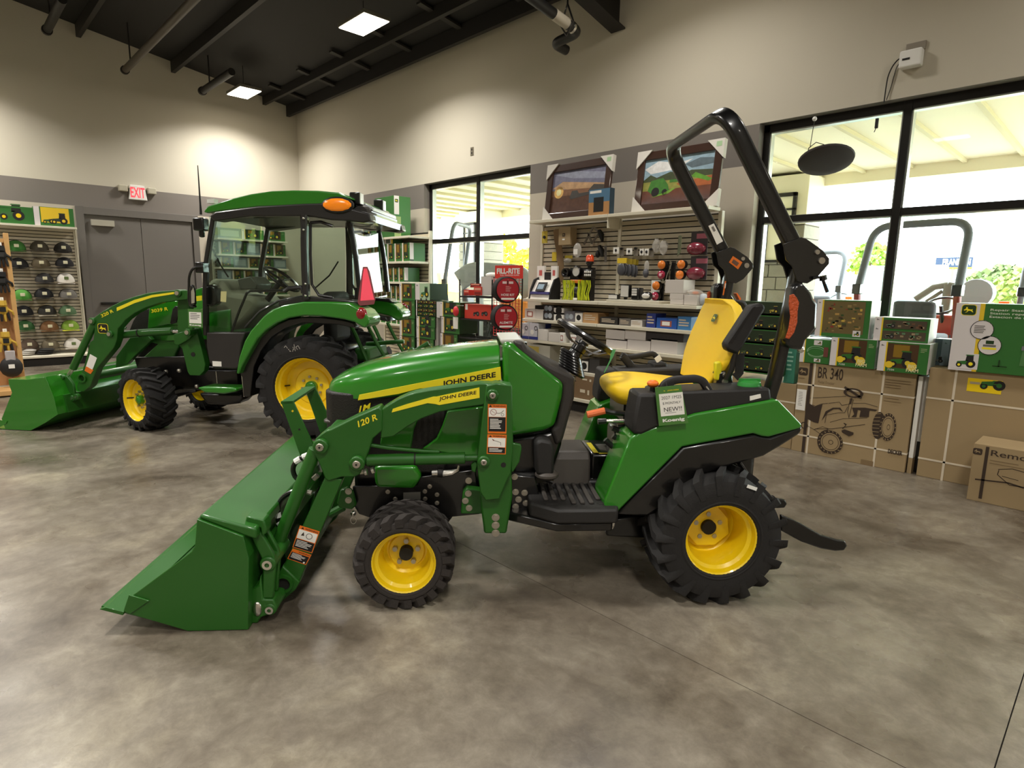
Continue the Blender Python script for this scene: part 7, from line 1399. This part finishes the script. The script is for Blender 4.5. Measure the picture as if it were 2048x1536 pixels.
truck('white and green work truck beyond the roll bar tractor', WY('1808,580', 17)[0][0], 17, radians(80), '#a9c4a8', 2.1, 4)
truck('red pickup truck seen low through the small window', WY('905,560', 21)[0][0], 21, radians(20), '#c9503a')
truck('yellow machine carrier seen low through the small window', WY('890,600', 15)[0][0], 15, radians(10), '#e0a020')
# road sign
(xa, za), (xb, zb_) = WY('1873,513 1945,528', 38); t_ = thing('road_sign', 'blue and yellow road sign board on a post far outside', 'sign', ((xa+xb)/2, 38, -.058)); w_ = xb-xa; zc = za
MB(mat('#122a52', .5)).box(-w_/2, -.05, zc-.55, w_/2, .05, zc).out('sign_board', t_, smooth=0); MB(mat('#8a6a1a', .5)).box(-w_/2, -.06, zc-.6, w_/2, .06, zc-.5).out('sign_edge', t_, smooth=0); MB(GRY).cyl((0, 0, 0), (0, 0, zc-.55), .07, 8).out('sign_post', t_)
Art((-w_/2, -.05, zc-.5), (1, 0, 0), (0, 0, 1), w_, .5, gap=.012).text('FRANKLIN', .2, .2, .95, .85, WHT, .03).out(t_, 'lettering')
# trees
def tree(lab, x, y, h_, r, col, z=-.035):
    t = thing('tree', lab, 'tree', (x, y, z)); rnd = random.Random(int(x*7+y)); MB(mat('#5a4a3a', .9)).tube([(0, 0, 0), (.05, 0, h_*.5), (0, .1, h_*.75)], [r*.09, r*.06, .03], 8).out('trunk', t)
    m = mat(col, .8, var=.3, vs=2, name='foliage'); b = MB(m)
    for i in range(420):
        a = rnd.uniform(0, 2*pi); e = rnd.uniform(-.7, 1.5); q = rnd.uniform(.55, 1)*r; p = Vector((q*cos(a)*cos(e), q*sin(a)*cos(e), h_-r+q*sin(e)*.95)); s = r*.09
        d1 = Vector((rnd.uniform(-1, 1), rnd.uniform(-1, 1), rnd.uniform(-1, 1))).normalized()*s; d2 = d1.orthogonal().normalized()*s; b.add([p-d1-d2, p+d1-d2, p+d1+d2, p-d1+d2], [(0, 1, 2, 3)])
    b.out('foliage', t, kind='stuff', smooth=0, recalc=False)
for k, (s__, Y, h_, r, c, lab) in enumerate((('1965,585', 64, 3.4, 1.7, '#6a7a4a', 'dusky tree on the horizon, left of the far right group'), ('2000,585', 56, 3.6, 1.8, '#5f7044', 'dusky tree on the horizon, middle of the far right group'), ('2040,585', 47, 3.0, 1.5, '#7a8a4a', 'lighter tree on the horizon at the right edge'), ('1738,545', 30, 3.6, .9, '#7a9a3a', 'thin young tree behind the pale blue truck'), ('1000,520', 26, 4.6, 1.2, '#c8c82a', 'yellow leaved tree seen through the small window'), ('1055,545', 30, 4.0, 1.2, '#c8c030', 'yellow leaved tree at the right side of the small window'))):
    tree(lab, WY(s__, Y)[0][0], Y, h_, r, c)

# digging arm resting beyond the roll-bar tractor
BK = 11.7; q0 = WY('j:1010,180', BK)[0]; t_ = thing('backhoe', 'folded grey digging arm with round bucket behind the red roll bar posts', 'digger arm', (q0[0], BK, 0)); bm = mat('#6a665c', .5)
def bk(s_): return [(x-q0[0], 0, z+.02-.02) for x, z in WY(s_, BK)]
MB(bm).tube(bk('j:670,300 860,175 1010,150'), 0, sec=sec(.1, .1), upv=(0, 1, 0)).out('dipper_arm', t_, bevel=.01); MB(bm).tube(bk('j:780,325 950,215'), .03, 8).out('arm_cylinder', t_); MB(bm).tube(bk('j:1010,150 1200,180 1300,220'), 0, sec=sec(.09, .08), upv=(0, 1, 0)).out('boom', t_)
p = bk('j:1300,240')[0]; MB(mat('#8a8f94', .4)).cyl((p[0], -.15, p[2]), (p[0], .15, p[2]), .22, 20).out('bucket', t_, bevel=.01); MB(bm).tube([bk('j:1010,150')[0], (0, 0, 0)], 0, sec=sec(.12, .12), upv=(0, 1, 0)).out('swing_post', t_)
# ================================================================ fittings belong to the part they sit on
def stem_(o): return o.name.split('.')[0]
NEST = {'loader_pin': 'pin_boss', 'grease_nipple': 'pin_boss', 'wheel_spoke': 'steering_wheel', 'wheel_hub': 'steering_wheel', 'seat_emblem': 'seat_back', 'hinge_pin': 'hinge_plate', 'pin_head': 'locking_pin',
        'orange_reflector': 'lamp_housing', 'amber_lens': 'lamp_housing', 'lamp_stud': 'lamp_housing', 'label_symbol': 'warning_label', 'handle_edge': 'grab_handle', 'tread_rib': 'platform', 'tread_pad': 'platform',
        'bolt': 'frame_rail mast_foot front_bracket subframe_plate loader_subframe hinge_bracket frame_side', 'serial_plate': 'frame_rail', 'mast_hole': 'loader_mast', 'mast_ear': 'loader_mast', 'mast_lug': 'loader_mast', 'cylinder_band': 'lift_cylinder', 'lift_cylinder_rod': 'lift_cylinder',
        'cylinder_collar': 'tilt_cylinder', 'tilt_cylinder_rod': 'tilt_cylinder', 'hose_sleeve': 'hydraulic_hose', 'guard_hole': 'guard_upright', 'edge_gusset': 'bucket_side', 'bucket_top_rail': 'bucket_shell', 'cutting_edge': 'bucket_shell', 'armrest_slot': 'armrest',
        'roll_bar_label': 'roll_bar_hoop', 'label_print': 'roll_bar_hoop', 'pin_ring': 'lynch_pin', 'cooling_fin': 'engine', 'headlamp': 'grille', 'pedal_pad': 'brake_pedal', 'door_bolt': 'door_glass', 'door_handle': 'door_glass', 'door_sticker': 'door_glass', 'door_edge': 'door_glass',
        'sill_sticker': 'door_sill', 'mirror_glass': 'mirror', 'lamp_lens': 'work_lamp', 'lamp_bracket': 'work_lamp', 'marker_surround': 'side_marker', 'sign_bracket': 'sign_rim', 'slow_vehicle_triangle': 'sign_rim', 'instrument_panel': 'dashboard', 'spoiler_top': 'rear_spoiler', 'side_vent': 'side_panel',
        'tail_lamp': 'lamp_bezel', 'bore_shade': 'torque_tube', 'torque_tube_end': 'torque_tube', 'lever_knob': 'lever_stem', 'fender_sticker': 'console_top', 'coupler_handle': 'quick_coupler', 'arm_hole': 'loader_arm'}
for t in (t1, t2):
    ch = list(t.children); ctr = {}
    def centre(o):
        if o.name not in ctr: ctr[o.name] = sum((Vector(c) for c in o.bound_box), Vector())/8+o.location
        return ctr[o.name]
    for o in ch:
        tg_n = NEST.get(stem_(o))
        if not tg_n: continue
        cand = [q for q in ch if stem_(q) in tg_n.split() and q is not o and not q.get('kind')] or [q for q in ch if stem_(q) in tg_n.split()]
        if cand: o.parent = min(cand, key=lambda q: (centre(q)-centre(o)).length)
